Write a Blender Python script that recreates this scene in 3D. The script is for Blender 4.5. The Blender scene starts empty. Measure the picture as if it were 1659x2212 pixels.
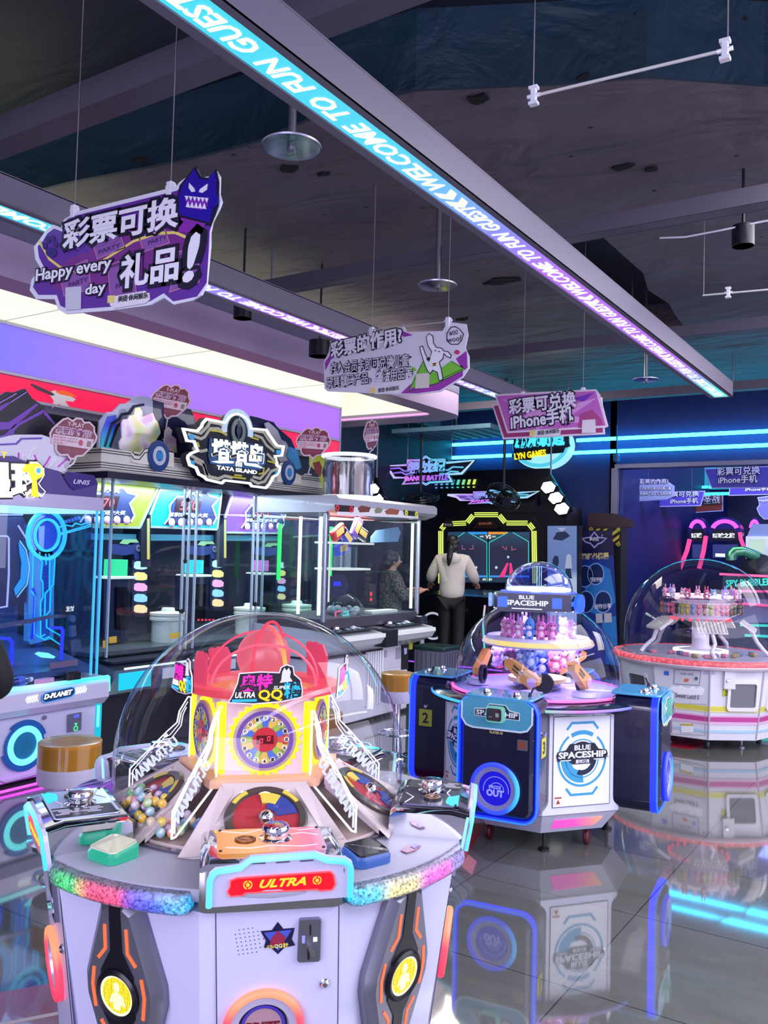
import bpy, bmesh, math, random
from mathutils import Vector, Matrix, Euler
random.seed(7)
S = bpy.context.scene
COL = S.collection
PI = math.pi
R = math.radians

# ------------------------------------------------------------------ camera
F = 1880.0; EYE = 1.6; CX, CY = 829.5, 1106.0     # focal length in pixels of the 1659x2212 frame, eye height in metres
d1 = Vector((2050 - CX, -(1220 - CY), F)).normalized()   # room +Y (aisle) seen in camera axes (right, up, forward)
t_ = -(d1.x * .026 + d1.y) / d1.z
d3 = Vector((.026, 1, t_)).normalized()                    # room up
d2 = d3.cross(d1)                                          # room +X
if d2.x < 0: d2 = -d2
RM = Matrix((d2, d1, d3))                                  # camera axes -> room axes
EYEP = Vector((0, 0, EYE))
cd = bpy.data.cameras.new('camera'); cam = bpy.data.objects.new('camera', cd); COL.objects.link(cam)
cr, cu, cf = (RM @ Vector(v) for v in ((1, 0, 0), (0, 1, 0), (0, 0, 1)))
cam.matrix_world = Matrix(((cr.x, cu.x, -cf.x, 0), (cr.y, cu.y, -cf.y, 0), (cr.z, cu.z, -cf.z, EYE), (0, 0, 0, 1)))
cd.sensor_fit = 'VERTICAL'; cd.sensor_height = 36; cd.lens = 36 * F / 2212
cd.clip_start = .05; cd.clip_end = 80
S.camera = cam

# ------------------------------------------------------------------ world, room lamps, added fill lights, exposure
def lin(h):
    h = h.lstrip('#'); o = []
    for i in (0, 2, 4):
        c = int(h[i:i + 2], 16) / 255
        o.append(c / 12.92 if c <= .04045 else ((c + .055) / 1.055) ** 2.4)
    return tuple(o)
W = bpy.data.worlds.new('world'); S.world = W; W.use_nodes = True
W.node_tree.nodes['Background'].inputs[0].default_value = (*lin('#b9b6e8'), 1)
W.node_tree.nodes['Background'].inputs[1].default_value = .8
def area(name, loc, size, power, color, rot=(0, 0, 0)):
    l = bpy.data.lights.new(name, 'AREA'); l.shape = 'RECTANGLE'; l.size, l.size_y = size
    l.energy = power; l.color = lin(color)
    o = bpy.data.objects.new(name, l); COL.objects.link(o); o.location = loc; o.rotation_euler = rot
    return o
area('hall_strip_lamp', (.15, 0.6, 3.08), (.2, 5), 42, '#e6e4ff')       # the same ceiling strips go on beyond the frame
area('hall_strip_lamp', (2.0, 3.5, 3.08), (.2, 7), 300, '#eeeef6')
area('hall_strip_lamp', (-1.7, -2.2, 3.08), (.2, 4), 70, '#ece6ff')
area('hall_ceiling_fill', (.6, 5.5, 3.9), (2.5, 4), 240, '#eceaf4')  # two broad unseen overhead fills, added in place of ambient light
area('hall_ceiling_fill', (1.5, 10.5, 3.9), (3, 3), 280, '#f0ecf6')
area('hall_front_fill', (-.2, -3.6, 2.3), (5, 2.4), 330, '#e4deff', (R(90), 0, R(25)))  # added fill behind the camera, brightens the faces turned towards it
area('hall_side_fill', (4.2, 5.5, 2.3), (2.4, 8), 300, '#e8e6ff', (0, R(90), 0))  # added fill from the right, brightens the cabinet fronts
area('far_room_fill', (-1.6, 13.5, 4.15), (4, .5), 260, '#b8c0ff', (R(52), 0, 0))  # two added fills for the dim far room, this one facing its boards
area('far_room_fill', (-1.6, 18.5, 4.1), (3, 2), 120, '#8a9cff')
area('stage_fill', (-5.2, 9.0, 3.9), (1.5, 1.5), 95, '#fff4ea')  # added fill above the dance area, brightens the player
S.view_settings.view_transform = 'Standard'; S.view_settings.look = 'None'
S.view_settings.exposure = 0.0; S.view_settings.gamma = 1.0; S.view_settings.use_curve_mapping = False
try:
    cy = S.cycles
    cy.max_bounces = 10; cy.diffuse_bounces = 2; cy.glossy_bounces = 3; cy.transmission_bounces = 6; cy.transparent_max_bounces = 28
    cy.caustics_reflective = False; cy.caustics_refractive = False; cy.sample_clamp_indirect = 4.0; cy.sample_clamp_direct = 12
    cy.use_denoising = True
except Exception: pass

# ------------------------------------------------------------------ pixel rays (to find where things stand)
def ray(px, py): return RM @ Vector(((px - CX) / F, -(py - CY) / F, 1))
def atz(px, py, z): r = ray(px, py); return EYEP + r * ((z - EYE) / r.z)
def atd(px, py, d): return EYEP + ray(px, py) * d
class Plane:
    """A flat face in the room: origin o, normal n (towards its viewers); u runs to their right, v up."""
    def __init__(s, o, n, up=(0, 0, 1)):
        s.o = Vector(o); s.n = Vector(n).normalized(); up = Vector(up)
        s.u = up.cross(s.n).normalized(); s.v = s.n.cross(s.u)
        s.M = Matrix(((s.u.x, s.v.x, s.n.x, s.o.x), (s.u.y, s.v.y, s.n.y, s.o.y), (s.u.z, s.v.z, s.n.z, s.o.z), (0, 0, 0, 1)))
    def p(s, px, py):
        r = ray(px, py); t = (s.o - EYEP).dot(s.n) / r.dot(s.n); d = EYEP + r * t - s.o
        return Vector((d.dot(s.u), d.dot(s.v)))
    def ps(s, pts): return [s.p(*q) for q in pts]
    def off(s, d): return Plane(s.o + s.n * d, s.n, s.v)

# ------------------------------------------------------------------ materials
MATS = {}
def newmat(key):
    m = bpy.data.materials.new(str(key)[:60]); m.use_nodes = True; MATS[key] = m
    return m, m.node_tree, m.node_tree.nodes['Principled BSDF']
def mat(c, rough=.45, metal=0, spec=.5, coat=0, grain=0):
    key = ('m', c, rough, metal, spec, coat, grain)
    if key in MATS: return MATS[key]
    m, nt, b = newmat(key)
    b.inputs['Base Color'].default_value = (*lin(c), 1); b.inputs['Roughness'].default_value = rough
    b.inputs['Metallic'].default_value = metal; b.inputs['Specular IOR Level'].default_value = spec; b.inputs['Coat Weight'].default_value = coat
    if grain:
        n = nt.nodes.new('ShaderNodeTexNoise'); n.inputs['Scale'].default_value = grain; n.inputs['Detail'].default_value = 4
        mp = nt.nodes.new('ShaderNodeMapRange'); mp.inputs[3].default_value = .8; mp.inputs[4].default_value = 1.15
        hs = nt.nodes.new('ShaderNodeHueSaturation'); hs.inputs['Color'].default_value = (*lin(c), 1)
        tc = nt.nodes.new('ShaderNodeTexCoord'); nt.links.new(tc.outputs['Object'], n.inputs['Vector'])
        nt.links.new(n.outputs['Fac'], mp.inputs[0]); nt.links.new(mp.outputs[0], hs.inputs['Value']); nt.links.new(hs.outputs[0], b.inputs['Base Color'])
    return m
def glow(c, s=1.0, light=False):
    """A lit surface; light=True samples it as a lamp."""
    key = ('e', c, s, light)
    if key in MATS: return MATS[key]
    m, nt, b = newmat(key)
    b.inputs['Base Color'].default_value = (*[x * .08 for x in lin(c)], 1); b.inputs['Roughness'].default_value = .35
    b.inputs['Emission Color'].default_value = (*lin(c), 1); b.inputs['Emission Strength'].default_value = s
    try: m.cycles.emission_sampling = 'AUTO' if light else 'NONE'
    except Exception: pass
    return m
def ramp_glow(stops, axis, lo, hi, s=1.0, light=False, coord='Object'):
    """A lit strip whose LEDs change colour along one of its own axes (metres lo..hi)."""
    key = ('r', tuple(stops), axis, lo, hi, s, light)
    if key in MATS: return MATS[key]
    m, nt, b = newmat(key)
    tc = nt.nodes.new('ShaderNodeTexCoord'); sp = nt.nodes.new('ShaderNodeSeparateXYZ'); mr = nt.nodes.new('ShaderNodeMapRange'); cr_ = nt.nodes.new('ShaderNodeValToRGB')
    nt.links.new(tc.outputs[coord], sp.inputs[0]); nt.links.new(sp.outputs['XYZ'.index(axis)], mr.inputs[0])
    mr.inputs[1].default_value = lo; mr.inputs[2].default_value = hi; nt.links.new(mr.outputs[0], cr_.inputs[0])
    el = cr_.color_ramp.elements
    while len(el) < len(stops): el.new(.5)
    for e, (p, c) in zip(el, stops): e.position = p; e.color = (*lin(c), 1)
    nt.links.new(cr_.outputs[0], b.inputs['Emission Color']); b.inputs['Emission Strength'].default_value = s
    b.inputs['Base Color'].default_value = (.05, .05, .05, 1)
    try: m.cycles.emission_sampling = 'AUTO' if light else 'NONE'
    except Exception: pass
    return m
def glass(tint='#fcfdff', refl=1.0, rough=.0):
    """Thin clear acrylic: see-through head-on, mirror-like towards its edges."""
    key = ('g', tint, refl, rough)
    if key in MATS: return MATS[key]
    m, nt, b = newmat(key); nt.nodes.remove(b)
    out = nt.nodes['Material Output']; tr = nt.nodes.new('ShaderNodeBsdfTransparent'); gl = nt.nodes.new('ShaderNodeBsdfGlossy'); mx = nt.nodes.new('ShaderNodeMixShader')
    lw = nt.nodes.new('ShaderNodeLayerWeight'); pw = nt.nodes.new('ShaderNodeMath'); pw.operation = 'POWER'; pw.inputs[1].default_value = 4.5; fr = nt.nodes.new('ShaderNodeMath'); fr.operation = 'MULTIPLY_ADD'; fr.inputs[1].default_value = .9; fr.inputs[2].default_value = .035
    nt.links.new(lw.outputs['Facing'], pw.inputs[0]); nt.links.new(pw.outputs[0], fr.inputs[0]); mu = nt.nodes.new('ShaderNodeMath'); mu.operation = 'MULTIPLY'; mu.inputs[1].default_value = refl; mu.use_clamp = True
    tr.inputs[0].default_value = (*lin(tint), 1); gl.inputs['Roughness'].default_value = rough
    nt.links.new(fr.outputs[0], mu.inputs[0]); nt.links.new(mu.outputs[0], mx.inputs[0]); nt.links.new(tr.outputs[0], mx.inputs[1]); nt.links.new(gl.outputs[0], mx.inputs[2]); nt.links.new(mx.outputs[0], out.inputs[0])
    return m
def ramp_paint(stops, axis, lo, hi):
    m = ramp_glow(stops, axis, lo, hi, 0.0); nt = m.node_tree; b = nt.nodes['Principled BSDF']; nt.links.new(next(n for n in nt.nodes if n.type == 'VALTORGB').outputs[0], b.inputs['Base Color']); b.inputs['Roughness'].default_value = .3
    return m
CHROME = mat('#e6e6ee', .08, 1)
WHITE = mat('#e9e8f4', .35, 0, .5, .15)
STEEL = mat('#8d8d98', .35, .8)
DARK = mat('#14141c', .4)
BLACK = mat('#07070b', .5)
GLASS = glass()

# ------------------------------------------------------------------ geometry
def inset(pts, d):
    """Polygon moved inwards by d (mitred)."""
    n = len(pts); P = [Vector(p) for p in pts]; a = sum(P[i].x * P[(i + 1) % n].y - P[(i + 1) % n].x * P[i].y for i in range(n)); sgn = 1 if a > 0 else -1
    o = []
    for i in range(n):
        e0 = (P[i] - P[i - 1]); e1 = (P[(i + 1) % n] - P[i])
        if e0.length < 1e-9 or e1.length < 1e-9: o.append(P[i]); continue
        e0.normalize(); e1.normalize(); n0 = Vector((-e0.y, e0.x)) * sgn; n1 = Vector((-e1.y, e1.x)) * sgn
        m = n0 + n1
        if m.length < .3: m = n0
        else: m = m / max(.5, m.length_squared / 2)
        o.append(P[i] + m * d)
    return o
def ell(cx, cy, rx, ry=None, n=24, a0=0, a1=360):
    ry = rx if ry is None else ry; k = n if abs(a1 - a0) >= 360 else n + 1
    return [Vector((cx + rx * math.cos(R(a0 + (a1 - a0) * i / n)), cy + ry * math.sin(R(a0 + (a1 - a0) * i / n)))) for i in range(k)]
def rrect(cx, cy, w, h, r=.01, n=4):
    o = []
    for sx, sy, a in ((1, 1, 0), (-1, 1, 90), (-1, -1, 180), (1, -1, 270)):
        o += ell(cx + sx * (w / 2 - r), cy + sy * (h / 2 - r), r, r, n, a, a + 90)
    return o
class MB:
    """Collects shapes (in the frame M) into one mesh."""
    def __init__(s, M=None): s.bm = bmesh.new(); s.M = M or Matrix()
    def v(s, p): p = Vector(p); return s.bm.verts.new(s.M @ (p if len(p) == 3 else p.to_3d()))
    def f(s, vs):
        try: return s.bm.faces.new(vs)
        except ValueError: return None
    def poly(s, pts, z0=0, z1=.004):
        pts = [Vector(p) for p in pts]; n = len(pts)
        if sum(pts[i].x * pts[(i + 1) % n].y - pts[(i + 1) % n].x * pts[i].y for i in range(n)) < 0: pts = pts[::-1]
        a = [s.v((p.x, p.y, z0)) for p in pts]; b = [s.v((p.x, p.y, z1)) for p in pts]
        s.f(b); s.f(a[::-1])
        for i in range(n): s.f((a[i], a[(i + 1) % n], b[(i + 1) % n], b[i]))
        return s
    def loft(s, rings, caps=True, closed=False):
        """rings: lists of 3-D points, each ring closed."""
        V = [[s.v(p) for p in r] for r in rings]; n = len(V[0]); m = len(V)
        for j in range(m if closed else m - 1):
            for i in range(n): s.f((V[j][i], V[j][(i + 1) % n], V[(j + 1) % m][(i + 1) % n], V[(j + 1) % m][i]))
        if caps and not closed: s.f(V[0][::-1]); s.f(V[-1])
        return s
    def box(s, c, d, rz=0):
        x, y, z = (q / 2 for q in d); c = Vector(c); m = Matrix.Rotation(rz, 3, 'Z')
        rg = [[c + m @ Vector((a, b, k)) for a, b in ((-x, -y), (x, -y), (x, y), (-x, y))] for k in (-z, z)]
        return s.loft(rg)
    def rbox(s, c, d, r=.01, n=3, axis='Z'):
        """Box with rounded edges around one axis and a small chamfer at both ends."""
        c = Vector(c); ax = 'XYZ'.index(axis); i, j = [(1, 2), (2, 0), (0, 1)][ax]; L = d[ax] / 2; ch = min(r * .5, L * .5)
        rings = []
        for z, k in ((-L, ch), (-L + ch, 0), (L - ch, 0), (L, ch)):
            rg = []
            for q in rrect(0, 0, d[i] - 2 * k, d[j] - 2 * k, max(r - k, 1e-4), n):
                p = [0, 0, 0]; p[i] = q.x; p[j] = q.y; p[ax] = z; rg.append(c + Vector(p))
            rings.append(rg)
        return s.loft(rings)
    def lathe(s, prof, c=(0, 0, 0), n=32, axis='Z', caps=True, a0=0, a1=360):
        c = Vector(c); ax = 'XYZ'.index(axis); i, j = [(1, 2), (2, 0), (0, 1)][ax]; rings = []
        for r, z in prof:
            rg = []
            for k in range(n):
                a = 2 * PI * k / n; p = [0, 0, 0]; p[i] = max(r, 1e-4) * math.cos(a); p[j] = max(r, 1e-4) * math.sin(a); p[ax] = z; rg.append(c + Vector(p))
            rings.append(rg)
        return s.loft(rings, caps)
    def cyl(s, c, r, h, n=24, axis='Z', r2=None): return s.lathe(((r, -h / 2), (r if r2 is None else r2, h / 2)), c, n, axis)
    def sph(s, c, r, n=16, m=8):
        r = Vector((r, r, r)) if not hasattr(r, '__len__') else Vector(r); c = Vector(c)
        return s.loft([[c + Vector((r.x * max(math.sin(PI * j / m), .01) * math.cos(2 * PI * i / n), r.y * max(math.sin(PI * j / m), .01) * math.sin(2 * PI * i / n), -r.z * math.cos(PI * j / m))) for i in range(n)] for j in range(m + 1)])
    def tube(s, pts, r, n=8, closed=False):
        P = [Vector(p) if len(p) == 3 else Vector(p).to_3d() for p in pts]; rings = []; m = len(P); prev = None
        for k in range(m):
            t = (P[(k + 1) % m] - P[k - 1]) if closed or 0 < k < m - 1 else (P[1] - P[0] if k == 0 else P[-1] - P[-2])
            t.normalize()
            if prev is None: a = t.orthogonal().normalized()
            else: a = (prev - t * prev.dot(t)); a = a.normalized() if a.length > 1e-6 else t.orthogonal().normalized()
            prev = a; b = t.cross(a); rr = r[k] if hasattr(r, '__len__') else r
            rings.append([P[k] + (a * math.cos(2 * PI * i / n) + b * math.sin(2 * PI * i / n)) * rr for i in range(n)])
        return s.loft(rings, True, closed)
    def stroke(s, pts, w, z0=0, z1=.004, closed=False):
        """A flat line of width w along 2-D points."""
        P = [Vector(p) for p in pts]; n = len(P); L = []; Rr = []
        for i in range(n):
            a = P[i - 1] if i or closed else None; b = P[(i + 1) % n] if i < n - 1 or closed else None
            e0 = (P[i] - a).normalized() if a is not None else (b - P[i]).normalized(); e1 = (b - P[i]).normalized() if b is not None else e0
            m = Vector((-e0.y - e1.y, e0.x + e1.x))
            m = m / max(.6, m.length_squared / 2) if m.length > .3 else Vector((-e0.y, e0.x))
            L.append(P[i] + m * w / 2); Rr.append(P[i] - m * w / 2)
        def lift(q, z): return (q.x, q.y, z)
        rings = [[lift(Rr[i], z0), lift(L[i], z0), lift(L[i], z1), lift(Rr[i], z1)] for i in range(n)]
        return s.loft(rings, True, closed)
    def ring(s, c, r0, r1, z0=0, z1=.004, n=32, a0=0, a1=360, sy=1):
        full = abs(a1 - a0) >= 360; k = n if full else n + 1; rings = []
        for i in range(k):
            a = R(a0 + (a1 - a0) * i / n); x, y = math.cos(a), math.sin(a) * sy
            rings.append([(c[0] + x * r0, c[1] + y * r0, z0), (c[0] + x * r1, c[1] + y * r1, z0), (c[0] + x * r1, c[1] + y * r1, z1), (c[0] + x * r0, c[1] + y * r0, z1)])
        return s.loft(rings, True, full)
    def to(s, name, m, parent=None, smooth=0):
        bmesh.ops.recalc_face_normals(s.bm, faces=s.bm.faces)
        if parent is not None: s.bm.transform(parent_matrix(parent).inverted())
        me = bpy.data.meshes.new(name); s.bm.to_mesh(me); s.bm.free()
        o = bpy.data.objects.new(name, me); COL.objects.link(o); me.materials.append(m)
        if smooth:
            me.polygons.foreach_set('use_smooth', [True] * len(me.polygons))
            try: me.set_sharp_from_angle(angle=R(smooth))
            except Exception: pass
        if parent is not None: o.parent = parent
        return o
def parent_matrix(o):
    m = Matrix()
    while o is not None: m = o.matrix_basis @ m; o = o.parent
    return m
def thing(name, label, cat, loc=(0, 0, 0), rz=0, group=None):
    o = bpy.data.objects.new(name, None); COL.objects.link(o); o.location = loc; o.rotation_euler = (0, 0, rz); o.empty_display_size = .1
    return tag(o, label, cat, group)
def tag(o, label, cat, group=None, kind=None):
    o['label'] = label; o['category'] = cat
    if group: o['group'] = group
    if kind: o['kind'] = kind
    return o
def struct(o, label, cat): return tag(o, label, cat, None, 'structure')
def dup(root, loc=None, rz=None, label=None, group=None):
    r = root.copy(); COL.objects.link(r)
    if loc is not None: r.location = loc
    if rz is not None: r.rotation_euler = (0, 0, rz)
    if label: r['label'] = label
    if group: r['group'] = group
    for ch in list(root.children):
        c = ch.copy(); COL.objects.link(c); c.parent = r
        for g in list(ch.children):
            d = g.copy(); COL.objects.link(d); d.parent = c
    return r
TXT = {}
def textmesh(body, bold=.02, shear=0, ext=1.0, spacing=1.0):
    """Lettering as triangles: (vertices, faces, bounds) with depth 0..1."""
    key = (body, bold, shear, spacing)
    if key in TXT: return TXT[key]
    c = bpy.data.curves.new('lettering', 'FONT'); c.body = body; c.offset = bold; c.extrude = .5; c.shear = shear; c.resolution_u = 2; c.space_character = spacing; c.space_line = .9
    o = bpy.data.objects.new('lettering', c); COL.objects.link(o)
    dg = bpy.context.evaluated_depsgraph_get(); me = bpy.data.meshes.new_from_object(o.evaluated_get(dg))
    V = [v.co.copy() for v in me.vertices]; Fc = [tuple(p.vertices) for p in me.polygons]
    bpy.data.objects.remove(o); bpy.data.curves.remove(c); bpy.data.meshes.remove(me)
    xs = [v.x for v in V] or [0, 1]; ys = [v.y for v in V] or [0, 1]
    TXT[key] = (V, Fc, (min(xs), min(ys), max(xs), max(ys)))
    return TXT[key]
def put_text(b, body, p, w, h, z=.004, th=.002, ang=0, bold=.02, shear=0, base=None):
    """Adds lettering to MB b; p = lower left corner, w x h metres, turned by ang."""
    V, Fc, bb = textmesh(body, bold, shear); x0, y0, x1, y1 = textmesh(body, .03 if base is None and bold >= .06 else bold if base is None else base, shear)[2]; sx = w / max(x1 - x0, 1e-6); sy = h / max(y1 - y0, 1e-6)
    c, s = math.cos(ang), math.sin(ang); vs = []
    for v in V:
        x, y = (v.x - x0) * sx, (v.y - y0) * sy
        vs.append(b.v((p[0] + x * c - y * s, p[1] + x * s + y * c, z + (v.z + .5) * th)))
    for f in Fc: b.f([vs[i] for i in f])
    return b
def px_text(b, PL, body, a, e, hpx, z=.004, th=.002, **k):
    """Lettering whose baseline runs between two points of the face, hpx pixels tall."""
    p0, p1 = PL.p(*a), PL.p(*e); h = (PL.p(a[0], a[1] - hpx) - p0).length; d = p1 - p0
    return put_text(b, body, p0, d.length, h, z, th, math.atan2(d.y, d.x), **k)
def part(PL, name, m, parent, z0=0, z1=.004, polys=(), strokes=(), w=.01, closed=False, px=True, smooth=0):
    """One part lying on face PL: filled outlines and lines given in pixels of the photograph (or metres, px=False)."""
    first = None; b = MB(PL.M); one = name in ONE_MESH; n = len(polys) + len(strokes)
    for i, q in enumerate(list(polys) + list(strokes)):
        p = PL.ps(q) if px else q
        if i < len(polys): b.poly(p, z0, z1)
        else: b.stroke(p, w, z0, z1, closed)
        if not one or i == n - 1:
            o = b.to(name, m, parent, smooth); first = first or o; b = MB(PL.M)
    return first
ONE_MESH = {'hatch', 'red_dots', 'monster_teeth', 'monster_eyes', 'dog_face', 'slot_hole', 'burst', 'vent_slot', 'emblem_edge', 'bow_tie'}
def lettering(PL, m, parent, items, z=.004, th=.002, name='lettering', **k):
    for it in items: b = MB(PL.M); px_text(b, PL, it[0], it[1], it[2], it[3], z, th, **{**k, **(it[4] if len(it) > 4 else {})}); o = b.to(name, m, parent)
    return o
# ================================================================== the hall
def tile_mat():
    m, nt, b = newmat('floor_tiles'); tc = nt.nodes.new('ShaderNodeTexCoord'); mp = nt.nodes.new('ShaderNodeMapping')
    mp.inputs['Location'].default_value = (1.98, -3.96 + .8, 0); br = nt.nodes.new('ShaderNodeTexBrick'); br.offset = 0
    br.inputs['Scale'].default_value = 1; br.inputs['Brick Width'].default_value = .8; br.inputs['Row Height'].default_value = .8; br.inputs['Mortar Size'].default_value = .0026; br.inputs['Mortar Smooth'].default_value = .1
    br.inputs['Color1'].default_value = (*lin('#62635f'), 1); br.inputs['Color2'].default_value = (*lin('#5b5c59'), 1); br.inputs['Mortar'].default_value = (*lin('#2b2b2b'), 1)
    no = nt.nodes.new('ShaderNodeTexNoise'); no.inputs['Scale'].default_value = 3.2; no.inputs['Detail'].default_value = 9; no.inputs['Roughness'].default_value = .72
    sc = nt.nodes.new('ShaderNodeMapping'); sc.inputs['Scale'].default_value = (1, 3, 1)
    mr = nt.nodes.new('ShaderNodeMapRange'); mr.inputs[3].default_value = .62; mr.inputs[4].default_value = 1.3
    mx = nt.nodes.new('ShaderNodeMix'); mx.data_type = 'RGBA'; mx.blend_type = 'MULTIPLY'; mx.inputs['Factor'].default_value = 1
    L = nt.links.new
    L(tc.outputs['Object'], mp.inputs[0]); L(mp.outputs[0], br.inputs['Vector']); L(tc.outputs['Object'], sc.inputs[0]); L(sc.outputs[0], no.inputs['Vector']); L(no.outputs['Fac'], mr.inputs[0])
    L(br.outputs['Color'], mx.inputs['A']); L(mr.outputs[0], mx.inputs['B']); L(mx.outputs['Result'], b.inputs['Base Color'])
    b.inputs['Roughness'].default_value = .05; b.inputs['IOR'].default_value = 1.9; b.inputs['Coat Weight'].default_value = .6; b.inputs['Coat Roughness'].default_value = .03
    return m
def crumple_mat(key, c, c2, bump=.5):
    """Sprayed, wrinkled insulation foil with pins and torn spots."""
    m, nt, b = newmat(key); L = nt.links.new; tc = nt.nodes.new('ShaderNodeTexCoord')
    n1 = nt.nodes.new('ShaderNodeTexNoise'); n1.inputs['Scale'].default_value = 1.1; n1.inputs['Detail'].default_value = 7; n1.inputs['Distortion'].default_value = 1.2
    n2 = nt.nodes.new('ShaderNodeTexNoise'); n2.inputs['Scale'].default_value = 2.4; n2.inputs['Detail'].default_value = 5; n2.inputs['Distortion'].default_value = .8
    vo = nt.nodes.new('ShaderNodeTexVoronoi'); vo.inputs['Scale'].default_value = 3.4; vo.inputs['Randomness'].default_value = .7
    sp = nt.nodes.new('ShaderNodeMath'); sp.operation = 'LESS_THAN'; sp.inputs[1].default_value = .05
    mx = nt.nodes.new('ShaderNodeMix'); mx.data_type = 'RGBA'; mx.inputs['A'].default_value = (*lin(c), 1); mx.inputs['B'].default_value = (*lin(c2), 1)
    m2 = nt.nodes.new('ShaderNodeMix'); m2.data_type = 'RGBA'; m2.inputs['B'].default_value = (.006, .006, .01, 1)
    bp = nt.nodes.new('ShaderNodeBump'); bp.inputs['Strength'].default_value = bump; bp.inputs['Distance'].default_value = .12
    mp = nt.nodes.new('ShaderNodeMapping'); mp.inputs['Scale'].default_value = (.55, 1.6, 1)
    L(tc.outputs['Object'], n1.inputs['Vector']); L(tc.outputs['Object'], mp.inputs[0]); L(mp.outputs[0], n2.inputs['Vector']); L(tc.outputs['Object'], vo.inputs['Vector'])
    L(n1.outputs['Fac'], mx.inputs['Factor']); L(vo.outputs['Distance'], sp.inputs[0]); L(mx.outputs['Result'], m2.inputs['A']); L(sp.outputs[0], m2.inputs['Factor']); L(m2.outputs['Result'], b.inputs['Base Color'])
    L(n2.outputs['Fac'], bp.inputs['Height']); L(bp.outputs[0], b.inputs['Normal']); b.inputs['Roughness'].default_value = .55
    return m
WX, WY = -6.2, 13.0
TILE = tile_mat()
struct(MB().box((-2, 9, -.05), (18, 27, .1)).to('floor', TILE), 'glossy grey stone tiles covering the whole hall floor', 'floor')
SLABM = crumple_mat('slab', '#101828', '#1c2032', .2); SOFM = crumple_mat('soffit', '#594f5a', '#6e636c', .7)
struct(MB().box((-2, 9, 4.5), (18, 27, .2)).to('ceiling', SLABM), 'dark sprayed concrete slab above the arcade hall', 'ceiling')
def soffit(n, pts):
    b = MB(); b.poly(pts, 3.98, 4.4); struct(b.to('trim_%d' % n, SOFM), 'wrinkled dark insulation foil pinned under the slab, field %s' % ['behind the first steel channel', 'right of the long lit beam', 'between the two lit beams', 'near the back wall'][n - 1], 'ceiling lining')
soffit(1, [(-6.1, 3.5), (-4.86, 3.6), (-3.9, 3.75), (-3.4, 3.78), (-2.8, 3.7), (-2.3, 3.76), (-1.7, 4.05), (-1.25, 4.23), (-.77, 4.6), (.6, 5.0), (6, 5.0), (6, 5.9), (-6.1, 5.9)])
b = MB(); ed = [(-6.1, 3.5), (-4.86, 3.6), (-3.9, 3.75), (-3.4, 3.78), (-2.8, 3.7), (-2.3, 3.76), (-1.7, 4.05), (-1.25, 4.23), (-.77, 4.6), (.6, 5.0), (6, 5.0)]
b.loft([[(x, y - .03, 3.975), (x, y - .004, 3.975), (x, y - .004, 4.4), (x, y - .03, 4.4)] for x, y in ed]); struct(b.to('trim_8', crumple_mat('face', '#12293c', '#1c3a4e', .5)), 'dark teal upright edge of the dropped ceiling field', 'ceiling lining')
soffit(2, [(-2.17, 6.15), (6, 6.15), (6, 9.35), (-2.3, 9.35), (-2.25, 8.6), (-2.2, 8.2), (-2.25, 7.7), (-2.15, 7.2)])
soffit(3, [(-6.1, 6.15), (-2.95, 6.15), (-2.9, 7), (-3, 8), (-2.92, 9.35), (-6.1, 9.35)])
soffit(4, [(-8, 9.6), (6, 9.6), (6, 12.6), (-8, 12.6)])
# torn spots in the foil and bits of white insulation showing
b = MB()
for px, py, s in ((1030, 215, .1), (300, 345, .08), (1345, 360, .09), (1410, 365, .06), (620, 365, .1), (1085, 605, .2), (700, 375, .05), (1000, 690, .1), (1260, 165, .05)):
    q = atz(px, py, 3.975); pts = [(q.x + s * random.uniform(.4, 1.1) * math.cos(a), q.y + s * .6 * random.uniform(.4, 1.1) * math.sin(a)) for a in [i * .7 for i in range(9)]]; b.poly(pts, 3.968, 3.979)
struct(b.to('trim_5', mat('#08070c', .9)), 'dark torn holes in the ceiling foil', 'ceiling lining')
# steel channels across the ceiling
STEELC = mat('#615c6c', .5, .3)
def channel(y, z, x0, x1, label, w=.11, h=.1):
    t = thing('steel_channel', label, 'ceiling beam', (x0, y, z))
    b = MB()
    for c, d in (((0, -w / 2, h / 2), (x1 - x0, .008, h)), ((0, 0, .004), (x1 - x0, w, .008)), ((0, w / 2, h / 2), (x1 - x0, .008, h))): b.box(((x0 + x1) / 2, y + c[1], z + c[2]), d)
    b.to('web', STEELC, t)
    for k in range(int((x1 - x0) / 2) + 1):
        x = x0 + .4 + 2 * k
        if x < x1: MB().cyl((x, y, (z + 4.4) / 2), .008, 4.4 - z, 8).to('hanger_rod', STEEL, t)
channel(1.72, 3.62, -4.9, 3, 'dark steel channel under the slab, nearest of the ceiling channels', .1, .08)
channel(2.58, 3.6, -4.9, 3, 'grey steel channel crossing left of the long lit beam, above the monster sign', .13, .13)
channel(5.2, 3.6, -4.9, 3.5, 'grey steel channel crossing above the dog sign', .12, .1)
channel(8.05, 3.6, -4.9, 3.5, 'dark steel channel crossing behind the bear sign', .14, .1)
channel(10.6, 3.55, -6.5, 3, 'far blue lit steel channel in front of the tube lights', .14, .1)
# air duct seen upper left
t = thing('air_duct', 'dark ribbed air duct under the slab in the upper left corner', 'duct', (-4, 1.2, 3.95))
MB().rbox((-3.2, .95, 4.12), (7, .5, .3), .03, 3, 'X').to('duct_body', mat('#1b1a2a', .5), t)
b = MB()
for k in range(5): b.box((-6 + 1.4 * k, .95, 4.12), (.03, .54, .34))
b.to('flange', mat('#26253a', .5, .4), t)
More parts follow.
